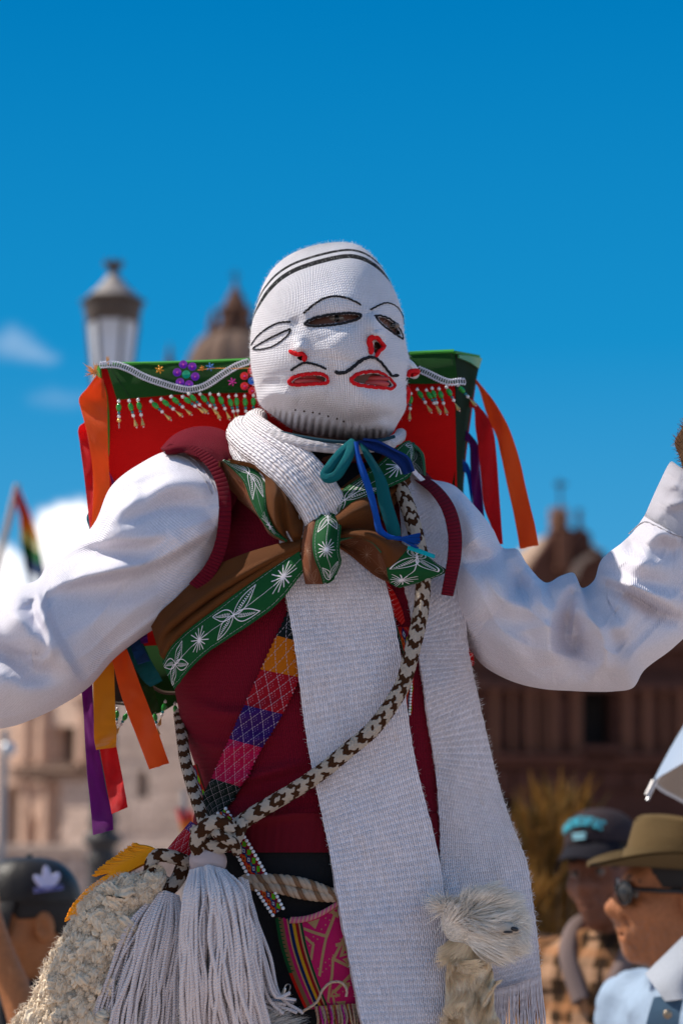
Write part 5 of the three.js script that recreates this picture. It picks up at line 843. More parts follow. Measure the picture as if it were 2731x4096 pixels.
    for (const r of qq) for (let i = 0; i < r.length - 1; i++) { const a = V(...r[i]), b = V(...r[i + 1]), d = b.clone().sub(a), ang = Math.atan2(d.y, d.x); G.push(xf(tor, a, new THREE.Quaternion().setFromEuler(new THREE.Euler(.25, .2, ang)), new THREE.Vector3(met(3.6), met(7.5), met(5)))); }
    mesh('silver_braid', mergeGeometries(G), std(.66, .66, .74, { metalness: .3, roughness: .35 }), t).userData.kind = 'stuff'; }
  // sequin flowers and little flower beads
  const sph = new THREE.SphereGeometry(1, 12, 8), cone = new THREE.ConeGeometry(1, 2.6, 10, 1), dish = new THREE.LatheGeometry([[0, -.25], [.5, -.12], [1, .05], [1, .12], [.5, -.02], [0, -.12]].map(([x, y]) => new THREE.Vector2(x, y)), 16).rotateX(Math.PI / 2);
  const sq = (r, g, b) => std(r, g, b, { metalness: .35, roughness: .22 });
  const put = (name, g, mat, par, x, y, z, sx, sy = sx, sz = sx, rot = 0) => { const m = mesh(name, g, mat, par); m.position.copy(V(x, y, z)); m.scale.set(met(sx), met(sy), met(sz)); m.rotation.z = rot; return m; };
  const PUR = sq(.22, .02, .42), REDQ = sq(.75, .02, .03), GQ = sq(.01, .35, .18), BQ = sq(.02, .12, .5), PEARL = std(.78, .76, .72, { roughness: .18, phys: 1, clearcoat: .6 });
  const flower = (X, Y, rx, pet, cen, rot = .2) => { const f = part('sequin_flower', t), [x, y] = zX(X, Y); for (let k = 0; k < 6; k++) { const a = rot + k * 1.0472, px = x + Math.cos(a) * rx, py = y + Math.sin(a) * rx * 1.15; put('sequin', dish, pet, f, px, py, -.066, rx * .52, rx * .52, rx * .5, a); put('bead', sph, sq(.8, .1, .5), f, px, py, -.0635, 2.2); } put('sequin', dish, cen, f, x, y, -.063, rx * .5); };
  flower(950, 955, 21, PUR, GQ); flower(1408, 1000, 20, REDQ, BQ, .5);
  const daisy = (X, Y, mat, s = 10) => { const f = part('bead_flower', t), [x, y] = zX(X, Y); for (let k = 0; k < 6; k++) { const a = k * 1.0472 + .3; put('petal', sph, mat, f, x + Math.cos(a) * s * .62, y + Math.sin(a) * s * .62, -.066, s * .48, s * .2, s * .25, -a); } put('bead', sph, mat, f, x, y, -.062, s * .32); };
  daisy(765, 920, sq(.75, .32, .02)); daisy(1118, 902, sq(.06, .2, .5)); daisy(1270, 1006, sq(.7, .05, .35)); daisy(1060, 912, sq(.8, .25, .02), 6);
  mesh('orange_thread', tubeGeo(via(zX, [[1030, 925, -.066], [1150, 912, -.065], [1280, 914, -.065], [1390, 910, -.066]]), met(1), { n: 20, s: 5 }), std(.7, .25, .04), t);
  // beaded drops
  const glassG = std(.03, .42, .05, { phys: 1, roughness: .15, transmission: .35, thickness: 0 }), glassT = std(.01, .28, .30, { phys: 1, roughness: .15, transmission: .3 }), GOLD = std(.80, .50, .14, { metalness: .55, roughness: .3 }), oval = (() => { const g = new THREE.SphereGeometry(1, 14, 12), p = g.attributes.position; for (let i = 0; i < p.count; i++) { const a = Math.atan2(p.getZ(i), p.getX(i)), k = 1 + .07 * Math.cos(a * 7 + p.getY(i) * 5); p.setX(i, p.getX(i) * k); p.setZ(i, p.getZ(i) * k); } g.computeVertexNormals(); return g; })();
  function drop(x, y, ang, z = -.062, s = 1, gold = true) { // ang: lean from straight down, to the right positive
    const d = part('bead_drop', t), dx = Math.sin(ang), dy = Math.cos(ang), at = (k) => [x + dx * k * s, y + dy * k * s];
    const p = (name, g, m, k, w, h) => put(name, g, m, d, ...at(k), z, w * s, h * s, w * s, ang);
    p('pearl', sph, PEARL, 0, 4.4, 4.4); p('oval_bead', oval, glassG, 14, 6.6, 11); p('round_bead', sph, glassT, 27, 4.4, 3.6); p('pearl', sph, PEARL, 35, 4.6, 4.6);
    if (gold) { p('gold_cone', cone, GOLD, 50, 5.6, 8.5); p('pearl', sph, sq(.7, .45, .4), 63, 2.6, 2.6); } else p('gold_bead', sph, GOLD, 44, 5.2, 5.2);
    mesh('thread', tubeGeo([[x, y - 6, z], [...at(30), z], [...at(62), z]], met(.9), { n: 6, s: 4 }), std(.4, .4, .35), d);
  }
  [[480, 1142, .02, 0], [553, 1140, .28], [615, 1132, .2], [705, 1142, .82], [775, 1128, .9], [845, 1110, .85], [925, 1112, .95], [968, 1090, .78], [1046, 1092, .72], [1115, 1092, .38], [1176, 1096, .42], [1246, 1110, .3], [1297, 1102, .1], [1357, 1106, .08], [1418, 1102, .0]].forEach(([X, Y, a, g = 1]) => drop(...zX(X, Y).slice(0, 2), a, -.06, 1, !!g));
  [[222, 470, -.05], [285, 430, .55], [372, 438, .55], [428, 420, .3], [494, 424, .3], [566, 408, .5], [676, 390, .72]].forEach(([X, Y, a], i) => drop(...zY(X, Y).slice(0, 2), a, i === 6 ? -.09 : -.06, .98));
  [[470, 955, -.05], [572, 990, -.5], [835, 985, .2], [945, 885, -.25], [1040, 905, .1]].forEach(([X, Y, a]) => drop(...zQ(X, Y).slice(0, 2), a, -.05, .9));
  // ribbons
  const sat = (r, g, b, tr = .55) => std(r, g, b, { phys: 1, roughness: 1, specularIntensity: .5, transmission: tr, thickness: 0, bumpMap: rep(twillB, 3, 30), bumpScale: .00015 });
  const ORANGE = sat(1.0, .155, .003), RRED = sat(.85, .004, .01), PURP = sat(.26, .006, .27), YEL = sat(.95, .42, .004), TEAL = sat(.004, .12, .13, .15), NAVY = sat(.006, .045, .16, .15), DG = sat(.02, .06, .008, .15), BLU = sat(.015, .16, .62);
  const ribbon = (mat, L, R2, z0, z1, label, wob = .006) => { const n = L.length; const m = rib('ribbon', mat, t, L.map(([x, y], i) => [x, y, lerp(z0, z1, i / (n - 1))]), R2.map(([x, y], i) => [x, y, lerp(z0, z1, i / (n - 1))]), { n: 60, m: 8, thick: .0008, uv: [0, .2, 0, 2], z: (u, v) => wob * (Math.sin(u * 7 + v * 1.5 + L[0][0]) * .8 + .5 * Math.sin(v * 3 + u * 13) + .5 * nz(u * 9, v * 2, L[0][1])), wave: (u, v) => [v > .01 && v < .99 ? 0 : .5 * nz(u * 60, v, 3), u > .985 ? 2.2 * nz(v * 9, L[0][0]) : 0] }); m.userData.label = label; return m; };
  ribbon(ORANGE, [[222, 862], [200, 892], [182, 916], [188, 945], [202, 1000], [214, 1090], [213, 1170], [206, 1240]], [[238, 872], [246, 910], [247, 950], [248, 1000], [250, 1060], [252, 1120], [249, 1180], [244, 1250]], -.085, -.06, 'orange satin ribbon at the left edge');
  ribbon(RRED, [[196, 968], [181, 984], [184, 1020], [192, 1080], [200, 1150], [208, 1220]], [[205, 968], [210, 1000], [216, 1040], [222, 1090], [226, 1150], [226, 1220]], -.10, -.085, 'red ribbon behind the orange one');
  ribbon(RRED, [[232, 1080], [238, 1130], [240, 1190], [240, 1230]], [[252, 1090], [260, 1130], [258, 1180], [250, 1230]], -.09, -.085, 'red ribbon beside the panel');
  ribbon(PURP, [[248, 1085], [252, 1115], [255, 1140]], [[252, 1085], [266, 1120], [262, 1140]], -.092, -.092, 'purple ribbon beside the panel', .001);
  ribbon(sat(.01, .3, .5), [[205, 1100], [197, 1120], [203, 1150], [210, 1170]], [[212, 1100], [212, 1130], [214, 1150], [216, 1170]], -.11, -.11, 'blue ribbon bulging at the left', .001);
  ribbon(sat(.01, .35, .45), [[208, 1168], [199, 1190], [206, 1215], [212, 1235]], [[216, 1168], [216, 1190], [217, 1215], [217, 1235]], -.11, -.11, 'teal ribbon bulging at the left', .001);
  ribbon(PURP, [[180, 1520], [189, 1600], [193, 1650], [196, 1710], [202, 1790], [209, 1860], [214, 1918]], [[212, 1520], [213, 1600], [222, 1690], [233, 1750], [246, 1820], [258, 1866], [261, 1906]], -.03, -.01, 'long purple ribbon under the near arm');
  ribbon(YEL, [[214, 1500], [215, 1590], [216, 1650], [217, 1700], [221, 1722]], [[262, 1490], [264, 1590], [266, 1650], [268, 1690], [267, 1716]], -.005, .01, 'yellow ribbon under the near arm', .004);
  ribbon(RRED, [[214, 1540], [222, 1660], [232, 1735], [240, 1778], [249, 1828], [257, 1869]], [[236, 1540], [256, 1650], [268, 1715], [279, 1775], [287, 1818], [294, 1854]], -.018, .0, 'red ribbon behind the yellow one');
  ribbon(ORANGE, [[252, 1490], [262, 1530], [276, 1590], [292, 1634], [316, 1696], [343, 1767]], [[280, 1460], [296, 1502], [323, 1574], [341, 1620], [362, 1678], [389, 1753]], .0, .02, 'orange ribbon slanting out under the near arm');
  ribbon(TEAL, [[284, 1470], [300, 1510], [318, 1548], [332, 1566], [345, 1577]], [[312, 1440], [330, 1480], [350, 1522], [364, 1546], [374, 1564]], -.02, .005, 'teal ribbon under the near arm', .003);
  ribbon(NAVY, [[288, 1450], [300, 1484], [308, 1506], [317, 1526]], [[312, 1440], [324, 1476], [336, 1500], [345, 1517]], -.01, .012, 'navy ribbon under the near arm', .002);
  ribbon(DG, [[300, 1510], [320, 1575], [335, 1615], [347, 1645]], [[330, 1510], [350, 1570], [360, 1605], [366, 1627]], -.03, -.01, 'dark green ribbon under the near arm', .003);
  ribbon(sat(.25, .02, .45), [[318, 1455], [322, 1478]], [[338, 1450], [340, 1476]], -.02, -.015, 'purple ribbon end under the near arm', .001);
  ribbon(ORANGE, via(zY, [[846, 372], [880, 420], [935, 610], [990, 760], [1048, 880], [1085, 1040], [1125, 1220], [1165, 1400], [1205, 1580], [1240, 1770], [1274, 1966]]), via(zY, [[850, 326], [915, 405], [1000, 510], [1085, 640], [1160, 780], [1230, 970], [1285, 1160], [1330, 1370], [1375, 1560], [1420, 1740], [1452, 1930]]), -.27, -.20, 'orange ribbon arching out at the right', .004);
  ribbon(RRED, via(zY, [[770, 600], [826, 610], [845, 800], [868, 960], [900, 1300], [930, 1560], [985, 1720], [1060, 1920]]), via(zY, [[795, 500], [880, 590], [965, 700], [1020, 840], [1050, 1080], [1070, 1400], [1092, 1680], [1110, 1920]]), -.26, -.21, 'red ribbon at the right, second from the outside', .004);
  ribbon(PURP, via(zY, [[738, 920], [778, 940], [795, 1150], [812, 1400], [830, 1560], [860, 1700]]), via(zY, [[744, 806], [800, 870], [866, 960], [888, 1200], [914, 1480], [936, 1700]]), -.265, -.24, 'purple ribbon at the right behind the red one', .003);
  ribbon(BLU, via(zY, [[726, 1225], [750, 1230], [775, 1330], [790, 1430], [810, 1540]]), via(zY, [[724, 1098], [765, 1145], [800, 1220], [812, 1380], [820, 1540]]), -.268, -.255, 'blue ribbon at the right beside the box', .002);
  ribbon(RRED, [[1076, 1500], [1084, 1530]], [[1086, 1500], [1088, 1525]], -.2, -.2, 'red ribbon end below the far arm', .001);
  // knots where ribbons are tied on
  const kn = []; const R = rng(2); for (let i = 0; i < 26; i++) { const [x, y] = zX(300 + R() * 30, 925 + R() * 30); kn.push(xf(FIBRE, V(x, y, -.08), aim(new THREE.Vector3(R() - .7, R() - .5, R() - .2)), new THREE.Vector3(4, .01 + R() * .01, 1))); } for (let i = 0; i < 14; i++) { const [x, y] = zX(400 + R() * 10, 885); kn.push(xf(FIBRE, V(x, y, -.07), aim(new THREE.Vector3((R() - .5) * .4, 1, 0)), new THREE.Vector3(3, .012, 1))); }
  mesh('ribbon_fray', mergeGeometries(kn), std(.8, .35, .1), t).userData.kind = 'stuff';
}

// ---------- the square behind ----------
// an upright wall plane seen at a pixel; boxes on it are given by what they cover in the picture and by depth in metres
function plane(px, z, th) {
  const O = new THREE.Vector3(...pt(px, 1871, z)); O.y = 0; const X = new THREE.Vector3(Math.cos(th), 0, -Math.sin(th)), N = new THREE.Vector3(Math.sin(th), 0, Math.cos(th));
  const M = new THREE.Matrix4().makeBasis(X, UP, N).setPosition(O);
  const at = (x, y) => { const dx = (x - 784) / F, dy = (1176 - y) / F, d = new THREE.Vector3(dx, sP + dy * cP, -cP + dy * sP), t = O.clone().sub(CAMPOS).dot(N) / d.dot(N), p = CAMPOS.clone().addScaledVector(d, t).sub(O); return [p.dot(X), p.y]; };
  const slab = (x0, x1, y0, y1, d0, d1, r = 0) => { const [ax, ay] = at(x0, y1), [bx, by] = at(x1, y0), h = Math.max(.05, by - Math.max(0, ay)), y = Math.max(0, ay); const g = r ? new RoundedBoxGeometry(Math.abs(bx - ax), h, d1 - d0, 2, r) : new THREE.BoxGeometry(Math.abs(bx - ax), h, d1 - d0); g.translate((ax + bx) / 2, y + h / 2, (d0 + d1) / 2); return uvBox(g).applyMatrix4(M); };
  const col = (x, y0, y1, w, d) => { const [a, ay] = at(x - w / 2, y1), [b, by] = at(x + w / 2, y0), r = Math.abs(b - a) / 2, y = Math.max(0, ay), h = by - y; const prof = [[0, 0], [1.25, 0], [1.25, .03], [1.05, .05], [1, .07], [.98, .5], [.9, .90], [1.1, .92], [1.2, .95], [1.3, .97], [1.3, 1], [0, 1]].map(([q, t]) => new THREE.Vector2(q * r, y + t * h)); const g = new THREE.LatheGeometry(prof, 20); g.translate((a + b) / 2, 0, d); return g.applyMatrix4(M); };
  const solid = (pts, d0, d1, holes = []) => { const s = new THREE.Shape(pts.map(([x, y]) => new THREE.Vector2(...at(x, y)))); for (const h of holes) s.holes.push(new THREE.Path(h.map(([x, y]) => new THREE.Vector2(...at(x, y))))); const g = new THREE.ExtrudeGeometry(s, { depth: d1 - d0, bevelEnabled: false }); g.translate(0, 0, d0); return g.applyMatrix4(M); };
  return { M, at, slab, col, solid, N };
}
function uvBox(g) { const p = g.attributes.position, n = g.attributes.normal, u = g.attributes.uv; for (let i = 0; i < p.count; i++) { const ax = Math.abs(n.getX(i)), ay = Math.abs(n.getY(i)); u.setXY(i, ax > .6 ? p.getZ(i) : p.getX(i), ay > .6 ? p.getZ(i) : p.getY(i)); } return g; }
const arch = (x0, x1, y0, y1) => { const r = (x1 - x0) / 2, c = (x0 + x1) / 2, P = [[x0, y1], [x1, y1]]; for (let i = 0; i <= 10; i++) { const a = i / 10 * Math.PI; P.push([c + Math.cos(a) * r, y0 + r - Math.sin(a) * r]); } return P; };
let STONE_A, STONE_B;
const ST = (r, g, b, s = .35) => std(r, g, b, { map: rep(stoneC, s, s), bumpMap: rep(stoneC, s * 2, s * 2), bumpScale: .03, roughness: .92, specularIntensity: .3 });
STONE_A = ST(.64, .49, .42); STONE_B = ST(.60, .455, .385);
{ // church at the left: carved front, plain tower, cupola with lantern and cross
  const t = thing('church', 'pale pink stone church with carved pillars at the left behind the ribbons', 'church');
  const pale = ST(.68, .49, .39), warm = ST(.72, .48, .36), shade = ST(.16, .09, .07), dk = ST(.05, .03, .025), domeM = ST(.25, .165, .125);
  const A = plane(250, -92, -.92), B = plane(246, -91, -.52);
  mesh('front_wall', A.solid([[-140, 1560], [252, 1560], [252, 1962], [-140, 1962]], -2, 0, [arch(4, 72, 1800, 1958), [[118, 1668], [196, 1668], [196, 1758], [118, 1758]]]), pale, t);
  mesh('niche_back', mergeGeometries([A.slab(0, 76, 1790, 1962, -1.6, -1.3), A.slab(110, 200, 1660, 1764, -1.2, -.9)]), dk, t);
  const pil = (x0, x1, y0, y1, d = .5) => mesh('pillar', mergeGeometries([A.slab(x0, x1, y0 + 14, y1, 0, d, .05), A.slab(x0 - 5, x1 + 5, y0, y0 + 7, 0, d + .3, .04), A.slab(x0 - 3, x1 + 3, y0 + 7, y0 + 14, 0, d + .15, .04)].map((g) => { const c = g.index ? g.toNonIndexed() : g; return c; })), warm, t);
  pil(46, 66, 1600, 1754); pil(74, 92, 1600, 1754, .8); pil(98, 116, 1600, 1754); pil(200, 218, 1600, 1754, .7);
  pil(76, 96, 1796, 1960, .9); pil(104, 124, 1796, 1960, .5); pil(128, 146, 1796, 1960, 1.0);
  for (const [x0, x1, y0, y1, d] of [[24, 222, 1756, 1764, .9], [28, 222, 1765, 1776, 1.3], [34, 218, 1777, 1786, .8]]) mesh('cornice', A.slab(x0, x1, y0, y1, 0, d, .06), pale, t);
  mesh('scroll', A.solid([[66, 1792], [100, 1792], [112, 1822], [118, 1860], [108, 1900], [100, 1850], [84, 1826]], .1, .7), warm, t);
  mesh('tower_wall', B.solid([[242, 1500], [520, 1500], [520, 1962], [242, 1962]], -6, 0, [arch(313, 340, 1768, 1834)]), ST(.62, .48, .41), t);
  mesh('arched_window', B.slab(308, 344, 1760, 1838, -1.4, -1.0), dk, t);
  mesh('buttress', A.solid([[150, 1792], [252, 1792], [252, 1962], [150, 1962]], -.1, .35, [arch(192, 212, 1944, 1961)]), pale, t);
  // stone courses
  const R = rng(8); for (let r = 0; r < 13; r++) for (let c = 0; c < 5; c++) { const x0 = 252 + c * 40 + (r % 2) * 18, y0 = 1640 + r * 21; if (x0 + 38 > 305 && x0 < 348 && y0 + 20 > 1756 && y0 < 1838) continue; mesh('stone', B.slab(x0, x0 + 38.6, y0, y0 + 20.3, 0, .05 + R() * .06, .015), R() < .5 ? STONE_A : STONE_B, t); }
  for (let r = 0; r < 8; r++) for (let c = 0; c < 3; c++) { const x0 = 156 + c * 30 + (r % 2) * 12, y0 = 1794 + r * 18.5; mesh('stone', A.slab(x0, x0 + 29, y0, y0 + 17.6, .35, .40 + R() * .06, .015), R() < .5 ? STONE_A : STONE_B, t); }
  // cupola
  const zD = -96, k = (px) => met(px, zD), c = (x, y) => new THREE.Vector3(...pt(x, y, zD)), lat = (x, prof, seg = 24) => { const o = c(x, 800); const g = new THREE.LatheGeometry(prof.map(([r, y]) => new THREE.Vector2(k(r), c(x, y).y)), seg); g.translate(o.x, 0, o.z); return g; };
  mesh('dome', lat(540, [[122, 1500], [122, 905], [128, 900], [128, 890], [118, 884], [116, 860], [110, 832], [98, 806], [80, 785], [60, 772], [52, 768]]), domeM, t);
  const rb = []; for (let i = 0; i < 14; i++) { const a = i / 14 * 6.283; const P = [[116, 862], [110, 832], [98, 806], [80, 785], [60, 771]].map(([r, y]) => { const o = c(540, y); return [o.x + Math.cos(a) * k(r + 1), o.y, o.z + Math.sin(a) * k(r + 1)]; }); mesh('dome_rib', tubeGeo(P, k(4), { world: true, n: 14, s: 6 }), domeM, t); }
  const lantM = ST(.15, .075, .05);
  mesh('lantern', lat(540, [[56, 774], [64, 768], [64, 758], [42, 754], [38, 748], [36, 722], [44, 717], [44, 711], [30, 706], [26, 698], [25, 688], [17, 680], [15, 672], [8, 662], [4, 650], [2, 640], [0, 640]], 10), lantM, t);
  for (let i = 0; i < 8; i++) { const a = i / 8 * 6.283 + .2, o = c(540, 760); const g = new THREE.LatheGeometry([[9, 768], [9, 750], [11, 747], [5, 738], [7, 731], [2, 720], [0, 712]].map(([r, y]) => new THREE.Vector2(k(r), c(540, y).y)), 10); g.translate(o.x + Math.cos(a) * k(58), 0, o.z + Math.sin(a) * k(58)); mesh('pinnacle', g, lantM, t); }
  for (const [x, y] of [[390, 788], [433, 832]]) mesh('pinnacle', lat(x, [[16, 1500], [16, y + 70], [11, y + 62], [13, y + 50], [5, y + 30], [6, y + 22], [1, y], [0, y]], 12), lantM, t);
  { const o = c(540, 640); mesh('cross', mergeGeometries([box(o.x - .05, o.x + .05, o.y - .4, o.y + .5, o.z - .05, o.z + .05), box(o.x - .28, o.x + .28, o.y + .12, o.y + .22, o.z - .045, o.z + .045)]), std(.06, .05, .05), t); }
}
{ // low stone parapet before the church
  const t = thing('stone_parapet', 'low pink stone wall in front of the left church, behind the capped man', 'wall'), Q = plane(200, -24, -.35), R = rng(52);
  mesh('core', Q.slab(-420, 760, 1962, 2200, -.35, 0), ST(.42, .30, .24, 1), t); mesh('coping', Q.slab(-424, 764, 1944, 1961, -.42, .08, .03), ST(.60, .45, .37, 1), t);
  for (let r = 0; r < 3; r++) for (let c = 0; c < 15; c++) { const x0 = -60 + c * 42 + (r % 2) * 20, y0 = 1964 + r * 44; mesh('stone', Q.slab(x0, x0 + 40.5, y0, y0 + 42.5, 0, .02 + R() * .02, .01), R() < .5 ? STONE_A : STONE_B, t); }
}
{ // church at the right, its front in shade
  const t = thing('church', 'dark brown stone church with columns and curved gable at the right behind the arm', 'church');
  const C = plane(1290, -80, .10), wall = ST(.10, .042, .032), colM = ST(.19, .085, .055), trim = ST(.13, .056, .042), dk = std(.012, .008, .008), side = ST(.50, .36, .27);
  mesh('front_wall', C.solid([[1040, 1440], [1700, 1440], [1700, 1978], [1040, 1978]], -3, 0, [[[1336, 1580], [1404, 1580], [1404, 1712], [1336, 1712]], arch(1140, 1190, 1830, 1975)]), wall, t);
  mesh('dark_window', C.slab(1330, 1410, 1574, 1718, -2, -1.4), dk, t); mesh('doorway', C.slab(1134, 1196, 1822, 1978, -2, -1.5), dk, t);
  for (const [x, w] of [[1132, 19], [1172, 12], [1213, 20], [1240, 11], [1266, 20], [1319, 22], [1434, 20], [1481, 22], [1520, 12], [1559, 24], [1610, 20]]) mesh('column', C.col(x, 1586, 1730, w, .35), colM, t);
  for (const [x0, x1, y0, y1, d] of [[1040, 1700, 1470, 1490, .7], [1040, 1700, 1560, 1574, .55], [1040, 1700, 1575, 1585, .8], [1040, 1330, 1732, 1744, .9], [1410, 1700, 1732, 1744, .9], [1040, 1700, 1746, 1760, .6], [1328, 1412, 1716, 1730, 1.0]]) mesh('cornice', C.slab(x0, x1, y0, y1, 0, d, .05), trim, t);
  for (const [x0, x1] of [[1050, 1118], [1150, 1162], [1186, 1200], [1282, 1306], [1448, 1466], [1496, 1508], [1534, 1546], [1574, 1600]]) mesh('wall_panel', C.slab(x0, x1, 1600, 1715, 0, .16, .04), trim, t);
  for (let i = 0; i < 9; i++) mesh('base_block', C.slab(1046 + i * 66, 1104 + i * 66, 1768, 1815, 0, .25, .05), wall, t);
  // curved gable
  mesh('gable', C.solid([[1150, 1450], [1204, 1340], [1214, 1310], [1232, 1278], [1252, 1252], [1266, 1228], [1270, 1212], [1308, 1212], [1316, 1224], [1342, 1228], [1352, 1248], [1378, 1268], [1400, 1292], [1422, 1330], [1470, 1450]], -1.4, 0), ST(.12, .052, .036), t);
  mesh('gable_moulding', C.solid([[1300, 1330], [1306, 1310], [1320, 1290], [1342, 1276], [1362, 1274], [1356, 1284], [1342, 1290], [1330, 1302], [1322, 1318], [1318, 1332]], 0, .5), side, t);
  mesh('gable_pier', mergeGeometries([C.slab(1278, 1304, 1222, 1300, 0, .4, .04), C.slab(1272, 1308, 1300, 1312, 0, .6, .04)]), colM, t);
  mesh('oculus', (() => { const [x, y] = C.at(1330, 1240), g = new THREE.TorusGeometry(.42, .12, 10, 24); g.translate(x, y, .05); return g.applyMatrix4(C.M); })(), trim, t);
  mesh('belfry', mergeGeometries([C.slab(1271, 1303, 1178, 1214, -1.0, .1, .04), C.slab(1268, 1306, 1190, 1194, -1.1, .2, .03), C.slab(1269, 1275, 1162, 1178, -.9, -.2, .03), C.slab(1284, 1292, 1160, 1178, -.9, -.2, .03), C.slab(1299, 1305, 1162, 1178, -.9, -.2, .03)]), ST(.30, .15, .09), t);
  mesh('cross', mergeGeometries([C.slab(1290, 1294, 1096, 1164, -.6, -.5), C.slab(1279, 1305, 1104, 1111, -.62, -.48)]), std(.05, .05, .06), t);
  mesh('pinnacle', C.col(1335, 1166, 1228, 11, -.5), trim, t); mesh('pinnacle', C.col(1389, 1262, 1300, 9, -.5), trim, t);
  { const o = new THREE.Vector3(...pt(1286, 1360, -85)), g = new THREE.SphereGeometry(met(134, -85), 40, 24); g.translate(o.x, o.y, o.z); mesh('dome', g, side, t); }
}
{ // street lamp
  const z = -13.6, bx = pt(252, 1100, z)[0], py = (y) => pt(252, y, z)[1], m = (p) => met(p, z), t = thing('street_lamp', 'old iron street lamp with a six-sided glass lantern and a crowned cap', 'street lamp', [bx, 0, z]);
  const iron = std(.030, .024, .022, { roughness: .5, bumpMap: rep(woolB, 2, 6), bumpScale: .003 }), rust = std(.075, .048, .032, { roughness: .6, bumpMap: woolB, bumpScale: .006 }), capM = std(.26, .22, .20, { roughness: .5, bumpMap: rep(stoneC, 1, 1), bumpScale: .006 });
  const lat = (P, s = 6) => new THREE.LatheGeometry(P.map(([r, y]) => new THREE.Vector2(m(r), py(y))), s, Math.PI / 6);
  mesh('cap', lat([[76, 695], [72, 690], [52, 672], [34, 656], [20, 640], [14, 632], [0, 632]]), capM, t);
  mesh('eaves', lat([[70, 698], [78, 697], [79, 692], [73, 688]]), rust, t); mesh('cornice', lat([[70, 697], [69, 716], [66, 720], [64, 742], [58, 744], [58, 700]]), rust, t);
  mesh('reflector', lat([[50, 744], [44, 760], [30, 762], [0, 762]], 24), std(.62, .50, .32, { roughness: .5 }), t);
  mesh('finial', lat([[13, 636], [10, 628], [9, 622], [16, 618], [20, 611], [25, 605], [22, 604], [0, 606]], 16), rust, t);
  for (let i = 0; i < 8; i++) { const a = i * .785, g = new THREE.ConeGeometry(m(4.5), m(15), 6); g.translate(Math.cos(a) * m(22), py(602), Math.sin(a) * m(22)); mesh('crown_leaf', g, rust, t); }
  const glass = std(.80, .82, .88, { phys: 1, roughness: .35, transmission: .45, thickness: 0 });
  for (let i = 0; i < 6; i++) { const a0 = i * Math.PI / 3 + Math.PI / 6, a1 = a0 + Math.PI / 3, q = (a, r, y) => new THREE.Vector3(Math.sin(a) * m(r), py(y), Math.cos(a) * m(r)); const A = [q(a0, 60, 744), q(a1, 60, 744), q(a1, 40, 905), q(a0, 40, 905)]; const g = new THREE.BufferGeometry().setFromPoints(A); g.setIndex([0, 2, 1, 0, 3, 2]); g.setAttribute('uv', new THREE.Float32BufferAttribute([0, 1, 1, 1, 1, 0, 0, 0], 2)); g.computeVertexNormals(); mesh('pane', g, glass, t); const e = A[0].clone().multiplyScalar(1); mesh('glazing_bar', tubeGeo([[A[0].x * 1.02, A[0].y, A[0].z * 1.02], [A[3].x * 1.03, A[3].y, A[3].z * 1.03]], m(4.2), { world: true, n: 4, s: 6 }), rust, t); }
  mesh('lamp_bulb', lat([[0, 770], [14, 776], [18, 800], [14, 830], [0, 836]], 16), std(.85, .85, .85, { roughness: .4 }), t);
  mesh('basket', lat([[42, 903], [46, 908], [40, 916], [20, 930], [12, 948], [16, 956], [16, 970], [20, 978]], 16), rust, t);
  const P = [[20, 978], [21, 1200], [24, 1500], [27, 1780], [28, 1876], [33, 1880], [33, 1898], [29, 1902], [29, 1912], [42, 1918], [44, 1930], [40, 1938], [30, 1944], [29, 1962], [38, 1970], [38, 1978], [31, 1984], [32, 2040]].map(([r, y]) => [r, y]);
  const L = lat(P, 20); mesh('post', L, iron, t);
  mesh('base', new THREE.LatheGeometry([[.34, 0], [.34, .18], [.27, .22], [.25, .6], [.2, .66], [.17, .95], [.13, 1.05], [.12, 1.3]].map(([a, b]) => new THREE.Vector2(a, b)), 20), iron, t);
}
{ // thin post with a ball at the left edge
  const z = -7.5, t = thing('metal_post', 'slim grey metal post with a ball at the left edge', 'post', [pt(9, 1800, z)[0], 0, z]);
  const py = pt(9, 1721, z)[1], steel = std(.22, .22, .24, { metalness: .6, roughness: .4 });
  mesh('shaft', new THREE.CylinderGeometry(met(8, z), met(9, z), py + .1, 12).translate(0, (py + .1) / 2, 0), steel, t); mesh('ball', new THREE.SphereGeometry(met(18, z), 20, 14).translate(met(8, z), py, 0), std(.5, .5, .52, { metalness: .5, roughness: .35 }), t);
}
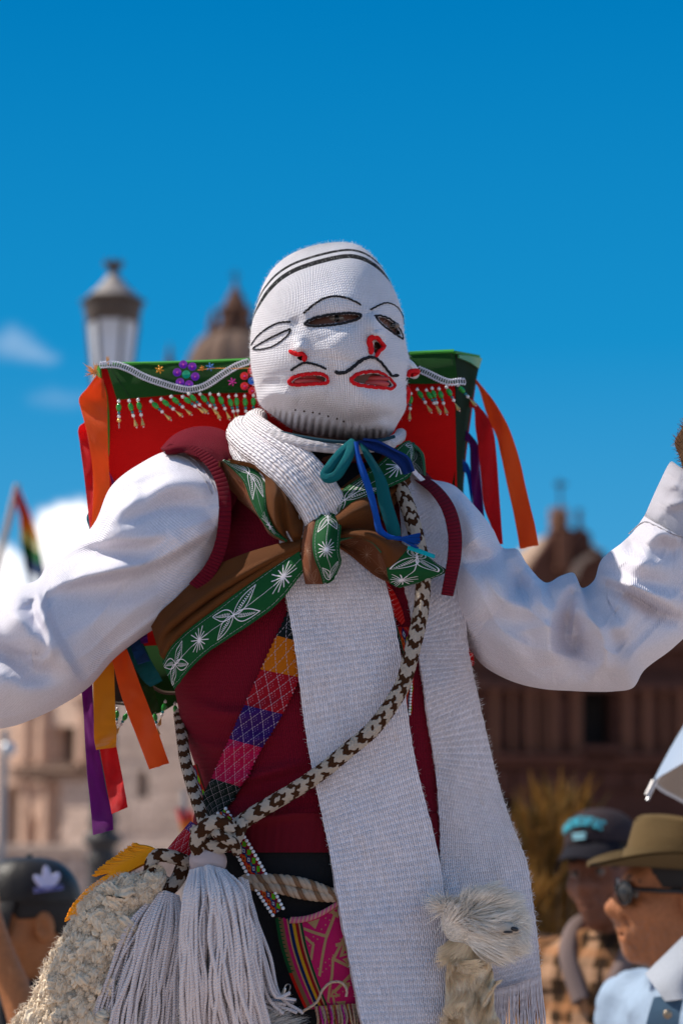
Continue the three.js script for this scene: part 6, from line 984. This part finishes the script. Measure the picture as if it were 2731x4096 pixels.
{ // rainbow flags
  const stripes = (cols) => canvasTex(64, 256, (c, w, h) => cols.forEach((k, i) => { c.fillStyle = k; c.fillRect(0, i * h / cols.length, w, h / cols.length + 1); }));
  const cols = ['#c23a5e', '#e0462a', '#e8a030', '#d8d4a0', '#1a7a3c', '#123c6c', '#dfe4ea', '#1a56b0'];
  const zz = zoom(0, 1300, 500, 980), z = -5.5;
  const t = thing('rainbow_flag', 'rainbow flag hanging in folds from a pole at the left edge', 'flag');
  const m = std(1, 1, 1, { map: stripes(cols), phys: 1, transmission: .35, roughness: .9, specularIntensity: .2 });
  rib('flag_cloth', m, t, via(zz, [[108, 1292, z], [130, 1400, z], [165, 1540, z], [172, 1700, z], [200, 1840, z], [220, 2000, z], [235, 2200, z]]), via(zz, [[150, 1290, z + .05], [215, 1440, z + .08], [290, 1660, z + .1], [325, 1800, z + .1], [350, 1930, z + .1], [360, 2060, z + .1], [370, 2230, z + .1]]), { n: 60, m: 16, thick: .004, uv: [0, 1, 1, 0], z: (u, v) => .10 * Math.sin(v * 6 + u * 5) });
  const p = pt(...zz(120, 1285, z)); mesh('flag_pole', tubeGeo([[p[0] + .01, p[1] + .02, z], [p[0] - .12, p[1] - .6, z + .0], [p[0] - .55, .05, z - .1]], .014, { world: true, n: 10, s: 8 }), std(.35, .3, .28), t);
  const t2 = thing('rainbow_flag', 'small rainbow flag peeping out behind the dancer\'s hip', 'flag');
  rib('flag_cloth', std(1, 1, 1, { map: stripes(['#b01020', '#d8321e', '#e88a20', '#e8c850', '#2a8a48', '#2050a0']), phys: 1, transmission: .3, roughness: .9 }), t2, [[402, 1858, -4], [412, 1890, -4], [420, 1930, -4], [430, 1990, -4]], [[428, 1852, -4], [450, 1880, -3.95], [470, 1930, -3.95], [480, 2000, -3.95]], { n: 20, m: 10, thick: .004, uv: [0, 1, 1, 0], z: (u, v) => .04 * Math.sin(v * 5 + u * 3) });
  const b = pt(440, 1990, -4); mesh('flag_pole', tubeGeo([[b[0], 0, -4], [b[0] - .03, b[1] + .25, -4]], .012, { world: true, n: 6, s: 8 }), std(.35, .3, .28), t2);
}
// tall dry flowering plants in a bed
{
  const leaf = new THREE.BufferGeometry(); { const p = [], ix = []; for (let i = 0; i <= 5; i++) { const s = i / 5, w = .5 * Math.sin(Math.PI * Math.min(.96, s * .9 + .08)); p.push(-w, s, .3 * s * s, w, s, .3 * s * s); if (i < 5) ix.push(i * 2, i * 2 + 1, i * 2 + 2, i * 2 + 1, i * 2 + 3, i * 2 + 2); } leaf.setAttribute('position', new THREE.Float32BufferAttribute(p, 3)); leaf.setAttribute('uv', new THREE.Float32BufferAttribute(new Float32Array(24), 2)); leaf.setIndex(ix); leaf.computeVertexNormals(); }
  const R = rng(63), lm = std(1, 1, 1, { phys: 1, transmission: .3, roughness: .9, specularIntensity: .3 });
  const spots = [[1180, -3.6, 1.5, 'leafy ochre plant just beside the hanging scarf end'], [1236, -4.0, 1.72, 'tall ochre flowering plant between the scarf and the capped man'], [1292, -4.3, 1.78, 'tallest dry plant right behind the capped man\'s visor'], [1345, -4.6, 1.6, 'ochre plant mostly hidden behind the capped man']];
  spots.forEach(([px, z, h, lab]) => {
    const o = pt(px, 2000, z), t = thing('flowering_plant', lab, 'plant', [o[0], 0, z]); t.userData.group = 'dry flowering plants in the bed at the right';
    const st = []; for (let i = 0; i < 16; i++) { const a = R() * 6.28, r = R() * .1; st.push(tubeGeo([[Math.cos(a) * r * .4, 0, Math.sin(a) * r * .4], [Math.cos(a) * r, h * .5, Math.sin(a) * r], [Math.cos(a) * r * 1.3 + (R() - .5) * .06, h * (.8 + R() * .2), Math.sin(a) * r * 1.3]], .006, { world: true, n: 8, s: 5 })); }
    const s = mesh('stems', mergeGeometries(st), std(.16, .085, .03), t); s.userData.kind = 'stuff';
    const n = 1300, im = new THREE.InstancedMesh(leaf, lm, n), m = new THREE.Matrix4(), c = new THREE.Color();
    for (let i = 0; i < n; i++) { const y = h * (.25 + .75 * Math.pow(R(), .8)), a = R() * 6.28, r = Math.sqrt(R()) * .14 * (1.1 - .6 * y / h); const l = .05 + R() * .09; m.compose(new THREE.Vector3(Math.cos(a) * r, y - l * .4, Math.sin(a) * r), aim(new THREE.Vector3(Math.cos(a) * .3 + (R() - .5) * .4, 1.1 - R() * .5, Math.sin(a) * .5 + (R() - .5) * .5)).multiply(new THREE.Quaternion().setFromAxisAngle(UP, R() * 6)), new THREE.Vector3(.007 + R() * .008, l * 1.3, l)); im.setMatrixAt(i, m); const k = .5 + R() * .8; R() < .75 ? c.setRGB(.27 * k, .125 * k, .022 * k) : c.setRGB(.10 * k, .06 * k, .015 * k); im.setColorAt(i, c); }
    im.name = 'foliage'; im.userData.kind = 'stuff'; im.castShadow = im.receiveShadow = true; t.add(im);
    for (let i = 0; i < 6; i++) { const a = R() * 6.28, y = h * (.45 + R() * .45), g = []; for (let k = 0; k < 9; k++) g.push(xf(leaf, new THREE.Vector3(), new THREE.Quaternion().setFromEuler(new THREE.Euler(.8 + R() * .5, k * .7, 0, 'YXZ')), new THREE.Vector3(.016, .022, .022))); mesh('blossom', mergeGeometries(g), std(.52, .16, .16, { phys: 1, transmission: .3 }), t).position.set(Math.cos(a) * .13, y, Math.abs(Math.sin(a)) * .13); }
  });
}
// ---------- onlookers ----------
const headF = (() => {
  const base = blend([fE(0, .045, -.015, .074, .088, .092), fE(0, -.035, .018, .058, .085, .068), fS(0, -.096, .070, .020), fE(.042, -.02, .05, .024, .026, .026), fE(-.042, -.02, .05, .024, .026, .026), fC([-.036, .030, .078], [.036, .030, .078], .0105), fC([0, .022, .082], [0, -.022, .113], .0085, .014), fS(.0135, -.028, .094, .0085), fS(-.0135, -.028, .094, .0085), fE(0, -.062, .078, .026, .018, .02), fC([0, -.06, -.02], [0, -.2, -.03], .052, .058)], .03);
  const lips = blend([fC([-.021, -.062, .086], [.021, -.062, .086], .0062), fC([-.018, -.073, .085], [.018, -.073, .085], .0072)], .006);
  const ears = blend([fE(.078, .0, -.012, .010, .032, .020), fE(-.078, .0, -.012, .010, .032, .020)], .01), earPit = blend([fE(.088, .002, -.006, .007, .018, .010), fE(-.088, .002, -.006, .007, .018, .010)], .001);
  const eyes = blend([fE(.031, .010, .092, .017, .011, .013), fE(-.031, .010, .092, .017, .011, .013)], .001), slit = fC([-.02, -.0672, .096], [.02, -.0672, .096], .0028), lines = blend([1, -1].flatMap((s) => [fC([s * .019, -.026, .099], [s * .037, -.066, .083], .0026), fC([s * .020, -.004, .086], [s * .046, -.012, .080], .0022), fC([s * .053, .014, .074], [s * .066, .006, .058], .002), fC([s * .053, .008, .072], [s * .064, -.004, .058], .002), fC([s * .026, -.078, .084], [s * .032, -.098, .068], .0022)]), .002);
  return (p) => { let d = smin(base(p), lips(p), .008); d = smin(d, ears(p), .01); d = Math.max(d, -earPit(p)); d = -smin(-d, eyes(p), .012); d = -smin(-d, lines(p), .006); return -smin(-d, slit(p), .004); };
})();
const headGeo = nets(headF, [-.1, -.2, -.12], [.1, .145, .135], .0036);
const skinMat = (r, g, b) => std(r * 1.25, g * 1.25, b * 1.25, { phys: 1, roughness: .55, specularIntensity: .6, map: rep(skinC, 5, 5), bumpMap: rep(woolB, 24, 24), bumpScale: .0007 });
// headAt: middle of the head; yaw: where the face looks (0 = towards the camera); body stands on the ground below it
function onlooker(label, headAt, yaw, tilt, skin, o) {
  const t = thing('person', label, 'person', [headAt[0], 0, headAt[2]], 0), hy = headAt[1], k = hy / 1.58, q = new THREE.Quaternion().setFromEuler(new THREE.Euler(tilt, yaw, o.roll || 0, 'YXZ')), by = o.bodyYaw ?? yaw;
  const Hd = new THREE.Matrix4().compose(new THREE.Vector3(0, hy, 0), q, new THREE.Vector3(1, 1, 1)), Bd = new THREE.Matrix4().compose(new THREE.Vector3(), new THREE.Quaternion().setFromAxisAngle(UP, by), new THREE.Vector3(1, k, 1));
  const J = { sL: [.185, 1.36, -.04], sR: [-.185, 1.36, -.04], eL: o.eL || [.25, 1.08, -.05], eR: o.eR || [-.25, 1.08, -.05], hL: o.hL || [.22, .82, .06], hR: o.hR || [-.22, .82, .06] };
  if (o.armPx) { const inv = Bd.clone().invert(), f = (p) => V(...p).sub(new THREE.Vector3(headAt[0], 0, headAt[2])).applyMatrix4(inv).toArray(); J.eL = f(o.armPx[0]); J.hL = f(o.armPx[1]); }
  const trunk = (g) => [fE(0, 1.22, -.035, .155 + g, .24 + g, .105 + g), fE(0, .95, -.03, .15 + g, .16 + g, .11 + g), fC(J.sL, J.sR, .058 + g), fC([0, 1.36, -.035], [0, 1.46, -.03], .06 + g * .6)];
  const arms = (g, w) => [fC(J.sL, J.eL, .052 + g, .042 + g), fC(J.eL, J.hL, .042 + g, w + g), fC(J.sR, J.eR, .052 + g, .042 + g), fC(J.eR, J.hR, .042 + g, w + g)];
  const legs = (g) => [fC([.085, .9, -.03], [.1, .5, -.02], .085 + g, .06 + g), fC([.1, .5, -.02], [.1, .09, -.04], .06 + g, .045 + g), fC([-.085, .9, -.03], [-.1, .5, -.02], .085 + g, .06 + g), fC([-.1, .5, -.02], [-.1, .09, -.04], .06 + g, .045 + g)];
  const skinG = nets(blend([...trunk(-.01), ...arms(-.005, .03), ...legs(-.01), fC([.1, .05, -.04], [.11, .04, .1], .04, .03), fC([-.1, .05, -.04], [-.11, .04, .1], .04, .03)], .04), [-.5, -.02, -.3], [.5, 1.75, .45], .02).applyMatrix4(Bd);
  const hands = []; for (const [e, h, s] of [['eL', 'hL', 1], ['eR', 'hR', -1]]) hands.push(placeHand(nets(handField(-s, -.001), [-.09, -.09, -.06], [.09, .21, .11], .005), J[h], [J[h][0] - J[e][0], J[h][1] - J[e][1], J[h][2] - J[e][2]], s * 1.4).applyMatrix4(Bd));
  mesh('body', planarUV(mergeGeometries([skinG, headGeo.clone().applyMatrix4(Hd), ...hands])), skinMat(...skin), t);
  const eye = new THREE.SphereGeometry(.0114, 16, 12), onHead = (name, g, m, par = t) => mesh(name, g.clone().applyMatrix4(Hd), m, par);
  for (const s of [-1, 1]) { onHead('eye', eye.clone().translate(s * .031, .009, .0735), std(.22, .19, .17, { roughness: .4 })); onHead('iris', new THREE.SphereGeometry(.0062, 12, 8).translate(s * .031, .009, .0815), std(.02, .012, .008, { roughness: .2 })); onHead('eyebrow', tubeGeo([[s * .012, .031, .092], [s * .03, .036, .088], [s * .05, .028, .074]], .0042, { world: true, n: 10, s: 6, flat: .6 }), std(.02, .015, .012)); }
  const hair = nets((p) => Math.max(fE(0, .045, -.018, .079, .094, .096)(p), -(fE(0, -.01, .085, .075, .085, .09)(p)), .02 - p[1] - Math.max(0, -p[2] - .005) * 1.0, -.075 - p[1]), [-.1, -.1, -.13], [.1, .16, .12], .004); onHead('hair', hair, std(.014, .011, .010, { roughness: .7, bumpMap: rep(woolB, 8, 8), bumpScale: .003 }));
  const wr = (g, a) => { const p = g.attributes.position, n = g.attributes.normal; for (let i = 0; i < p.count; i++) { const x = p.getX(i), y = p.getY(i), z = p.getZ(i), f = a * (fbm(x * 9, y * 14, z * 9, 3) + .6 * nz(x * 22 + y * 9, y * 20, z * 22)); p.setXYZ(i, x + n.getX(i) * f, y + n.getY(i) * f, z + n.getZ(i) * f); } g.computeVertexNormals(); return g; };
  const cut = o.cut ?? 1.43, top = nets((p) => Math.max(blend([...trunk(.016), ...(o.short ? [fC(J.sL, J.eL, .07, .066), fC(J.sR, J.eR, .07, .066)] : arms(.02, .034))], .05)(p), p[1] - cut - .5 * Math.max(0, -p[2] - .02), .84 - p[1], o.short ? -1 : -1), [-.55, .8, -.35], [.55, 1.52, .5], .012);
  mesh(o.topName, planarUV(wr(top, .016), o.uvk || 3).applyMatrix4(Bd), o.top, t);
  mesh('trousers', planarUV(nets((p) => Math.max(blend([...legs(.014), fE(0, .93, -.03, .16, .13, .118)], .04)(p), p[1] - .97, .07 - p[1]), [-.3, .02, -.25], [.3, 1.1, .2], .02), 3).applyMatrix4(Bd), std(.03, .035, .05), t);
  for (const s of [-1, 1]) mesh('shoe', nets(blend([fC([s * .1, .045, -.05], [s * .112, .04, .11], .048, .04)], .01), [-.2, -.02, -.15], [.2, .12, .2], .012).applyMatrix4(Bd), std(.02, .015, .012), t);
  if (o.stubble) { const R = rng(71), G = [], p = headGeo.attributes.position, n = headGeo.attributes.normal, v = new THREE.Vector3(), m = new THREE.Vector3(); for (let i = 0; i < 9000 && G.length < 1500; i++) { const k = Math.floor(R() * p.count); v.fromBufferAttribute(p, k); m.fromBufferAttribute(n, k); if (v.y > -.038 || v.y < -.125 || v.z < -.02 || (Math.abs(v.x) < .024 && v.y > -.08 && v.y < -.055)) continue; G.push(xf(FIBRE, v, aim(m.clone().add(new THREE.Vector3(R() - .5, -.6, R() - .5))), new THREE.Vector3(1.6, .002 + R() * .0022, 1))); } onHead('stubble', mergeGeometries(G), std(...o.stubble, { roughness: .9 })).userData.kind = 'stuff'; }
  return { t, onHead, Hd, Bd, at: (x, y, z) => new THREE.Vector3(x, y, z).applyMatrix4(Bd) };
}
function capGeo(brimTilt = .1) { // crown of six panels and a curved visor, in head axes
  const crown = grid(24, 72, (i, j) => { const a = j / 72 * 6.283, f = i / 24, r = Math.pow(Math.cos(f * Math.PI / 2), .62), seam = 1 - .012 * Math.pow(Math.abs(Math.cos(a * 3)), 24); return [Math.sin(a) * .088 * r * seam, .052 + .088 * Math.pow(Math.sin(f * Math.PI / 2), 1.15) + .012 * Math.cos(a) * r, (Math.cos(a) * .104 * r - .012) * seam]; }, (i, j) => [j / 72 * 2, i / 24], true);
  const visor = grid(14, 30, (i, j) => { const a = (j / 30 - .5) * 2.0, f = i / 14, R = .095 + f * .078 * Math.pow(Math.cos(a * .78), .6); return [Math.sin(a) * lerp(.088, .092, f) * (1 + .02 * f), .060 - f * brimTilt * .35 - .030 * Math.pow(Math.abs(a), 2) * f * .9, Math.cos(a) * R - .006]; }, (i, j) => [j / 30, i / 14]);
  const under = visor.clone().translate(0, -.004, 0);
  return { crown, visor: mergeGeometries([visor, under]) };
}
{ // man at the left in a shiny dark cap
  const H = [...pt(66, 2128, -1.55)], { t, onHead } = onlooker('man at the left edge in shiny black cap, one bare arm raised', H, -1.13, .10, [.40, .155, .055], { topName: 'dark_shirt', top: cloth(.014, .014, .017, { bumpMap: rep(woolB, 3, 3), bumpScale: .001 }), short: true, cut: 1.47, bodyYaw: -1.0, armPx: [[96, 2430, -1.12], [-30, 2110, -1.16]] });
  const c = capGeo(.2), satin = std(.022, .017, .014, { phys: 1, roughness: .42, specularIntensity: .55, bumpMap: rep(woolB, 1, 1), bumpScale: .0012 });
  const cap = onHead('cap', c.crown, satin), v = onHead('visor', c.visor, satin, cap); onHead('button', new THREE.SphereGeometry(.007, 10, 8).translate(0, .141, -.012), satin, cap);
  // three-leaf emblem on its left side
  const G = []; for (const [a, l] of [[-.75, .034], [0, .04], [.75, .034]]) { const g = new THREE.SphereGeometry(1, 14, 10); G.push(xf(g, new THREE.Vector3(Math.sin(a) * l * .55, Math.cos(a) * l * .55 + .006, 0), new THREE.Quaternion().setFromAxisAngle(new THREE.Vector3(0, 0, 1), -a), new THREE.Vector3(.0095, l * .6, .0025))); }
  const em = mergeGeometries(G); const p = em.attributes.position; em.rotateY(Math.PI / 2); em.rotateZ(.12); em.translate(.0865, .072, -.022); const em2 = em;
  onHead('leaf_emblem', em2, std(.62, .58, .74, { roughness: .4 }), cap);
  for (let k = 0; k < 2; k++) { const s = box(-.03, .03, -.0012, .0012, -.002, .002); s.rotateY(Math.PI / 2); s.translate(.0895, .074 + k * .006, -.022); onHead('emblem_line', s, std(.2, .2, .5), cap); }
}
{ // man in a dark cap behind
  const H = [...pt(1386, 2014, -2.1)], { t, onHead, at, Bd } = onlooker('man in dark cap with blue lettering and checked jacket behind the hatted man', H, -.62, -.04, [.20, .075, .04], { stubble: [.03, .025, .02], roll: .10, topName: 'checked_jacket', cut: 1.46, bodyYaw: -.5, uvk: 8, top: cloth(1, 1, 1, { map: canvasTex(128, 128, (c, w, h) => { c.fillStyle = '#4a3420'; c.fillRect(0, 0, w, h); for (const [x, b, k] of [[0, 40, 'rgba(205,160,125,.75)'], [56, 12, 'rgba(40,28,20,.8)'], [84, 26, 'rgba(175,120,80,.6)']]) { c.fillStyle = k; c.fillRect(x, 0, b, h); c.fillRect(0, x, w, b * .8); } }), bumpMap: rep(woolB, 2, 2), bumpScale: .001 }) });
  const c = capGeo(.10), dark = cloth(.045, .030, .032, { bumpMap: rep(twillB, 6, 6), bumpScale: .0004 });
  c.crown.translate(0, .016, 0); c.visor.translate(0, .016, 0); const cap = onHead('cap', c.crown, dark); onHead('visor', c.visor, cloth(.012, .010, .014), cap);
  // arched lettering, blurred beyond reading: raised strokes on a curve
  const G = []; for (let i = 0; i < 9; i++) { const a = (i - 4) * .145, yy = .104 + .022 * Math.cos(a * 2.1), rr = .098; const o = new THREE.Vector3(Math.sin(a) * .088, yy, Math.cos(a) * rr - .004); const q = new THREE.Quaternion().setFromEuler(new THREE.Euler(-.42, a, -a * .9, 'YXZ')); const b = (x0, x1, y0, y1) => xf(box(x0, x1, y0, y1, -.002, .0035), o, q); G.push(b(-.0052, -.0025, -.011, .011), i % 2 ? b(.002, .0048, -.011, .011) : b(-.0025, .004, .007, .011), i % 3 ? b(-.0025, .003, -.011, -.007) : b(-.0025, .003, -.002, .002)); }
  mesh('cap_lettering', mergeGeometries(G).applyMatrix4(new THREE.Matrix4().makeTranslation(0, H[1], 0).multiply(new THREE.Matrix4().makeRotationFromEuler(new THREE.Euler(-.04, -.62, .10, 'YXZ')))), std(.05, .42, .52), cap);
  for (let k = 0; k < 2; k++) { const g = box(-.017 + k * .003, .017, -.0028, .0028, -.002, .003); g.rotateX(-.2); g.translate(-.004, .096 - k * .009, .0965 + k * .0025); onHead('cap_badge', g, std(.25, .52, .60), cap); }
  for (const s of [-1, 1]) { const g = tubeGeo([[s * .03, 1.30, .085], [s * .075, 1.41, .05], [s * .07, 1.47, -.03], [0, 1.485, -.085]], .022, { world: true, n: 20, s: 10, flat: .6 }); g.applyMatrix4(Bd); mesh('collar', g, cloth(.18, .13, .12), t); }
}
{ // man in the olive hat
  const H = [...pt(1548, 2066, -1.05)], { t, onHead, at, Bd } = onlooker('man in profile with olive felt hat, sunglasses and pale denim jacket at the right edge', H, -1.5, -.06, [.42, .165, .068], { stubble: [.30, .27, .25], topName: 'denim_jacket', cut: 1.45, bodyYaw: -1.15, top: cloth(.34, .44, .58, { map: rep(fleckC, 3, 3), bumpMap: rep(twillB, 4, 4), bumpScale: .0006 }) });
  const felt = cloth(.135, .088, .038, { bumpMap: rep(woolB, 3, 3), bumpScale: .0012 });
  const crown = grid(40, 90, (i, j) => { const a = j / 90 * 6.283, f = i / 40, c = Math.cos(a), s = Math.sin(a); const r = f < .72 ? lerp(1, .80, f / .72) : .80 * Math.pow(Math.max(0, 1 - Math.pow((f - .72) / .28, 1.6)), .5); let y = .060 + (f < .72 ? f / .72 * .076 : .076 + .012 * Math.sin((f - .72) / .28 * 1.57)); const x = s * .088 * r, z = c * .104 * r - .008; if (f > .6) y -= .026 * Math.exp(-Math.pow(x / .022, 2)) * sstep(.6, .85, f); const pinch = 1 - .16 * sstep(.35, .8, f) * Math.exp(-Math.pow((z - .05) / .035, 2)) * Math.abs(s); return [x * pinch, y + .016 * c * r * f, z]; }, (i, j) => [j / 90, i / 40], true);
  const brimF = (dy) => grid(16, 90, (i, j) => { const a = j / 90 * 6.283, f = i / 16, c = Math.cos(a), s = Math.sin(a), R = 1 + f * .62; return [s * .088 * (1 + f * .62), .060 + dy - f * .004 + .030 * f * f * s * s - .016 * f * c * c + .014 * f * c, c * .104 * R - .008]; }, (i, j) => [j / 90, i / 16], true);
  const hat = onHead('hat', crown, felt); onHead('brim', mergeGeometries([brimF(0), brimF(-.005)]), felt, hat);
  onHead('hat_band', grid(3, 90, (i, j) => { const a = j / 90 * 6.283, f = i / 3; return [Math.sin(a) * .0895 * (1 - .04 * f), .062 + f * .022 + .003 * Math.cos(a), Math.cos(a) * .1055 * (1 - .04 * f) - .008]; }, (i, j) => [j / 90, i / 3], true), cloth(.13, .088, .04), hat);
  const sh = part('sunglasses', t), blk = std(.012, .010, .010, { roughness: .25 }), lens = std(.02, .013, .008, { phys: 1, roughness: .15, specularIntensity: .5 });
  for (const s of [-1, 1]) { onHead('lens', xf(new THREE.SphereGeometry(1, 20, 14), new THREE.Vector3(s * .034, .008, .098), new THREE.Quaternion().setFromAxisAngle(UP, s * .28), new THREE.Vector3(.026, .020, .003)), lens, sh); onHead('frame', xf(new THREE.TorusGeometry(1, .1, 8, 28), new THREE.Vector3(s * .034, .008, .099), new THREE.Quaternion().setFromAxisAngle(UP, s * .28), new THREE.Vector3(.027, .021, .02)), blk, sh); onHead('temple', tubeGeo([[s * .060, .016, .090], [s * .076, .016, .05], [s * .083, .014, -.012], [s * .082, -.002, -.03]], .0042, { world: true, n: 20, s: 8 }), blk, sh); }
  onHead('bridge', tubeGeo([[-.008, .014, .104], [0, .017, .108], [.008, .014, .104]], .003, { world: true, n: 8, s: 6 }), blk, sh);
  const dn = (r, g, b) => cloth(r, g, b, { map: rep(fleckC, 2, 2), bumpMap: rep(twillB, 4, 4), bumpScale: .0008 });
  const zz = (x, y, o = 0) => [x, y, -.80 + o];
  rib('collar', dn(.70, .74, .82), t, [zz(1480, 2236, .0), zz(1506, 2272, .03), zz(1526, 2300, .04)], [zz(1568, 2150, -.02), zz(1590, 2200, .02), zz(1600, 2290, .04)], { n: 16, m: 10, thick: .004, z: (u, v) => .012 * Math.sin(Math.PI * v) }).position.sub(t.position);
  rib('button_placket', dn(.12, .22, .34), t, [zz(1500, 2290, .03), zz(1488, 2330, .035), zz(1476, 2380, .035)], [zz(1570, 2284, .045), zz(1560, 2330, .05), zz(1556, 2380, .05)], { n: 16, m: 8, thick: .004 }).position.sub(t.position);
  const bt = mesh('button', xf(new THREE.SphereGeometry(.0075, 14, 10), V(...zz(1532, 2330, .055)), null, new THREE.Vector3(1, 1, .5)), std(.35, .28, .2, { metalness: .8, roughness: .4 }), t); bt.position.sub(t.position);
}
// umbrellas
function umbrella(label, p, R0, H0, rot, outer, inner, z0) {
  const t = thing('umbrella', label, 'umbrella', p); t.rotation.set(...rot);
  const sh = (r, a) => { const w = 1 - .07 * r * Math.pow(Math.abs(Math.sin(a * 4)), 1.3) * r; return [Math.sin(a) * R0 * r * w, H0 * (1 - r * r) - .012 * Math.pow(Math.abs(Math.sin(a * 4)), 1) * r, Math.cos(a) * R0 * r * w]; };
  for (let k = 0; k < 8; k++) { mesh('panel', grid(20, 10, (i, j) => sh(i / 20, (k + j / 10) * Math.PI / 4), (i, j) => [j / 10, i / 20]), outer, t); mesh('lining', grid(20, 10, (i, j) => { const q = sh(i / 20 * .985, (k + j / 10) * Math.PI / 4); q[1] -= .004; return q; }, (i, j) => [j / 10, i / 20]), inner, t); }
  for (let k = 0; k < 8; k++) { const a = k * Math.PI / 4, P = []; for (let i = 0; i <= 8; i++) { const q = sh(i / 8 * 1.05, a); q[1] -= .006; P.push(q); } const r = mesh('rib', tubeGeo(P, .0028, { world: true, n: 16, s: 6 }), std(.7, .7, .72, { metalness: .9, roughness: .25 }), t); const e = sh(1.0, a), e2 = sh(1.045, a); mesh('rib_tip', tubeGeo([e, e2], .0038, { world: true, n: 2, s: 8 }), std(.42, .40, .40, { metalness: .5, roughness: .4 }), r); const m = sh(.55, a); mesh('stretcher', tubeGeo([[0, -.22, 0], [m[0], m[1] - .008, m[2]]], .0022, { world: true, n: 2, s: 6 }), std(.6, .6, .62, { metalness: .9, roughness: .3 }), t); }
  mesh('shaft', tubeGeo([[0, H0 + .06, 0], [0, -.66, 0]], .006, { world: true, n: 2, s: 8 }), std(.5, .5, .52, { metalness: .8, roughness: .3 }), t); mesh('handle', tubeGeo([[0, -.62, 0], [0, -.74, 0], [.03, -.77, 0], [.055, -.74, 0]], .011, { world: true, n: 16, s: 8 }), std(.05, .03, .02), t);
  return t;
}
umbrella('silver umbrella with beige lining held at the right edge above the olive hat', pt(2072, 1578, -.9), .48, .21, [-.25, 0, .36], std(.55, .60, .68, { metalness: .35, roughness: .3 }), std(.42, .32, .25, { phys: 1, transmission: .3, roughness: .9 }));

// ---------- render ----------
const renderer = new THREE.WebGLRenderer({ antialias: true });
renderer.toneMapping = THREE.LinearToneMapping;
renderer.toneMappingExposure = EXPOSURE;
renderer.shadowMap.enabled = true;
renderer.setSize(682, 1024);
renderer.render(scene, camera);
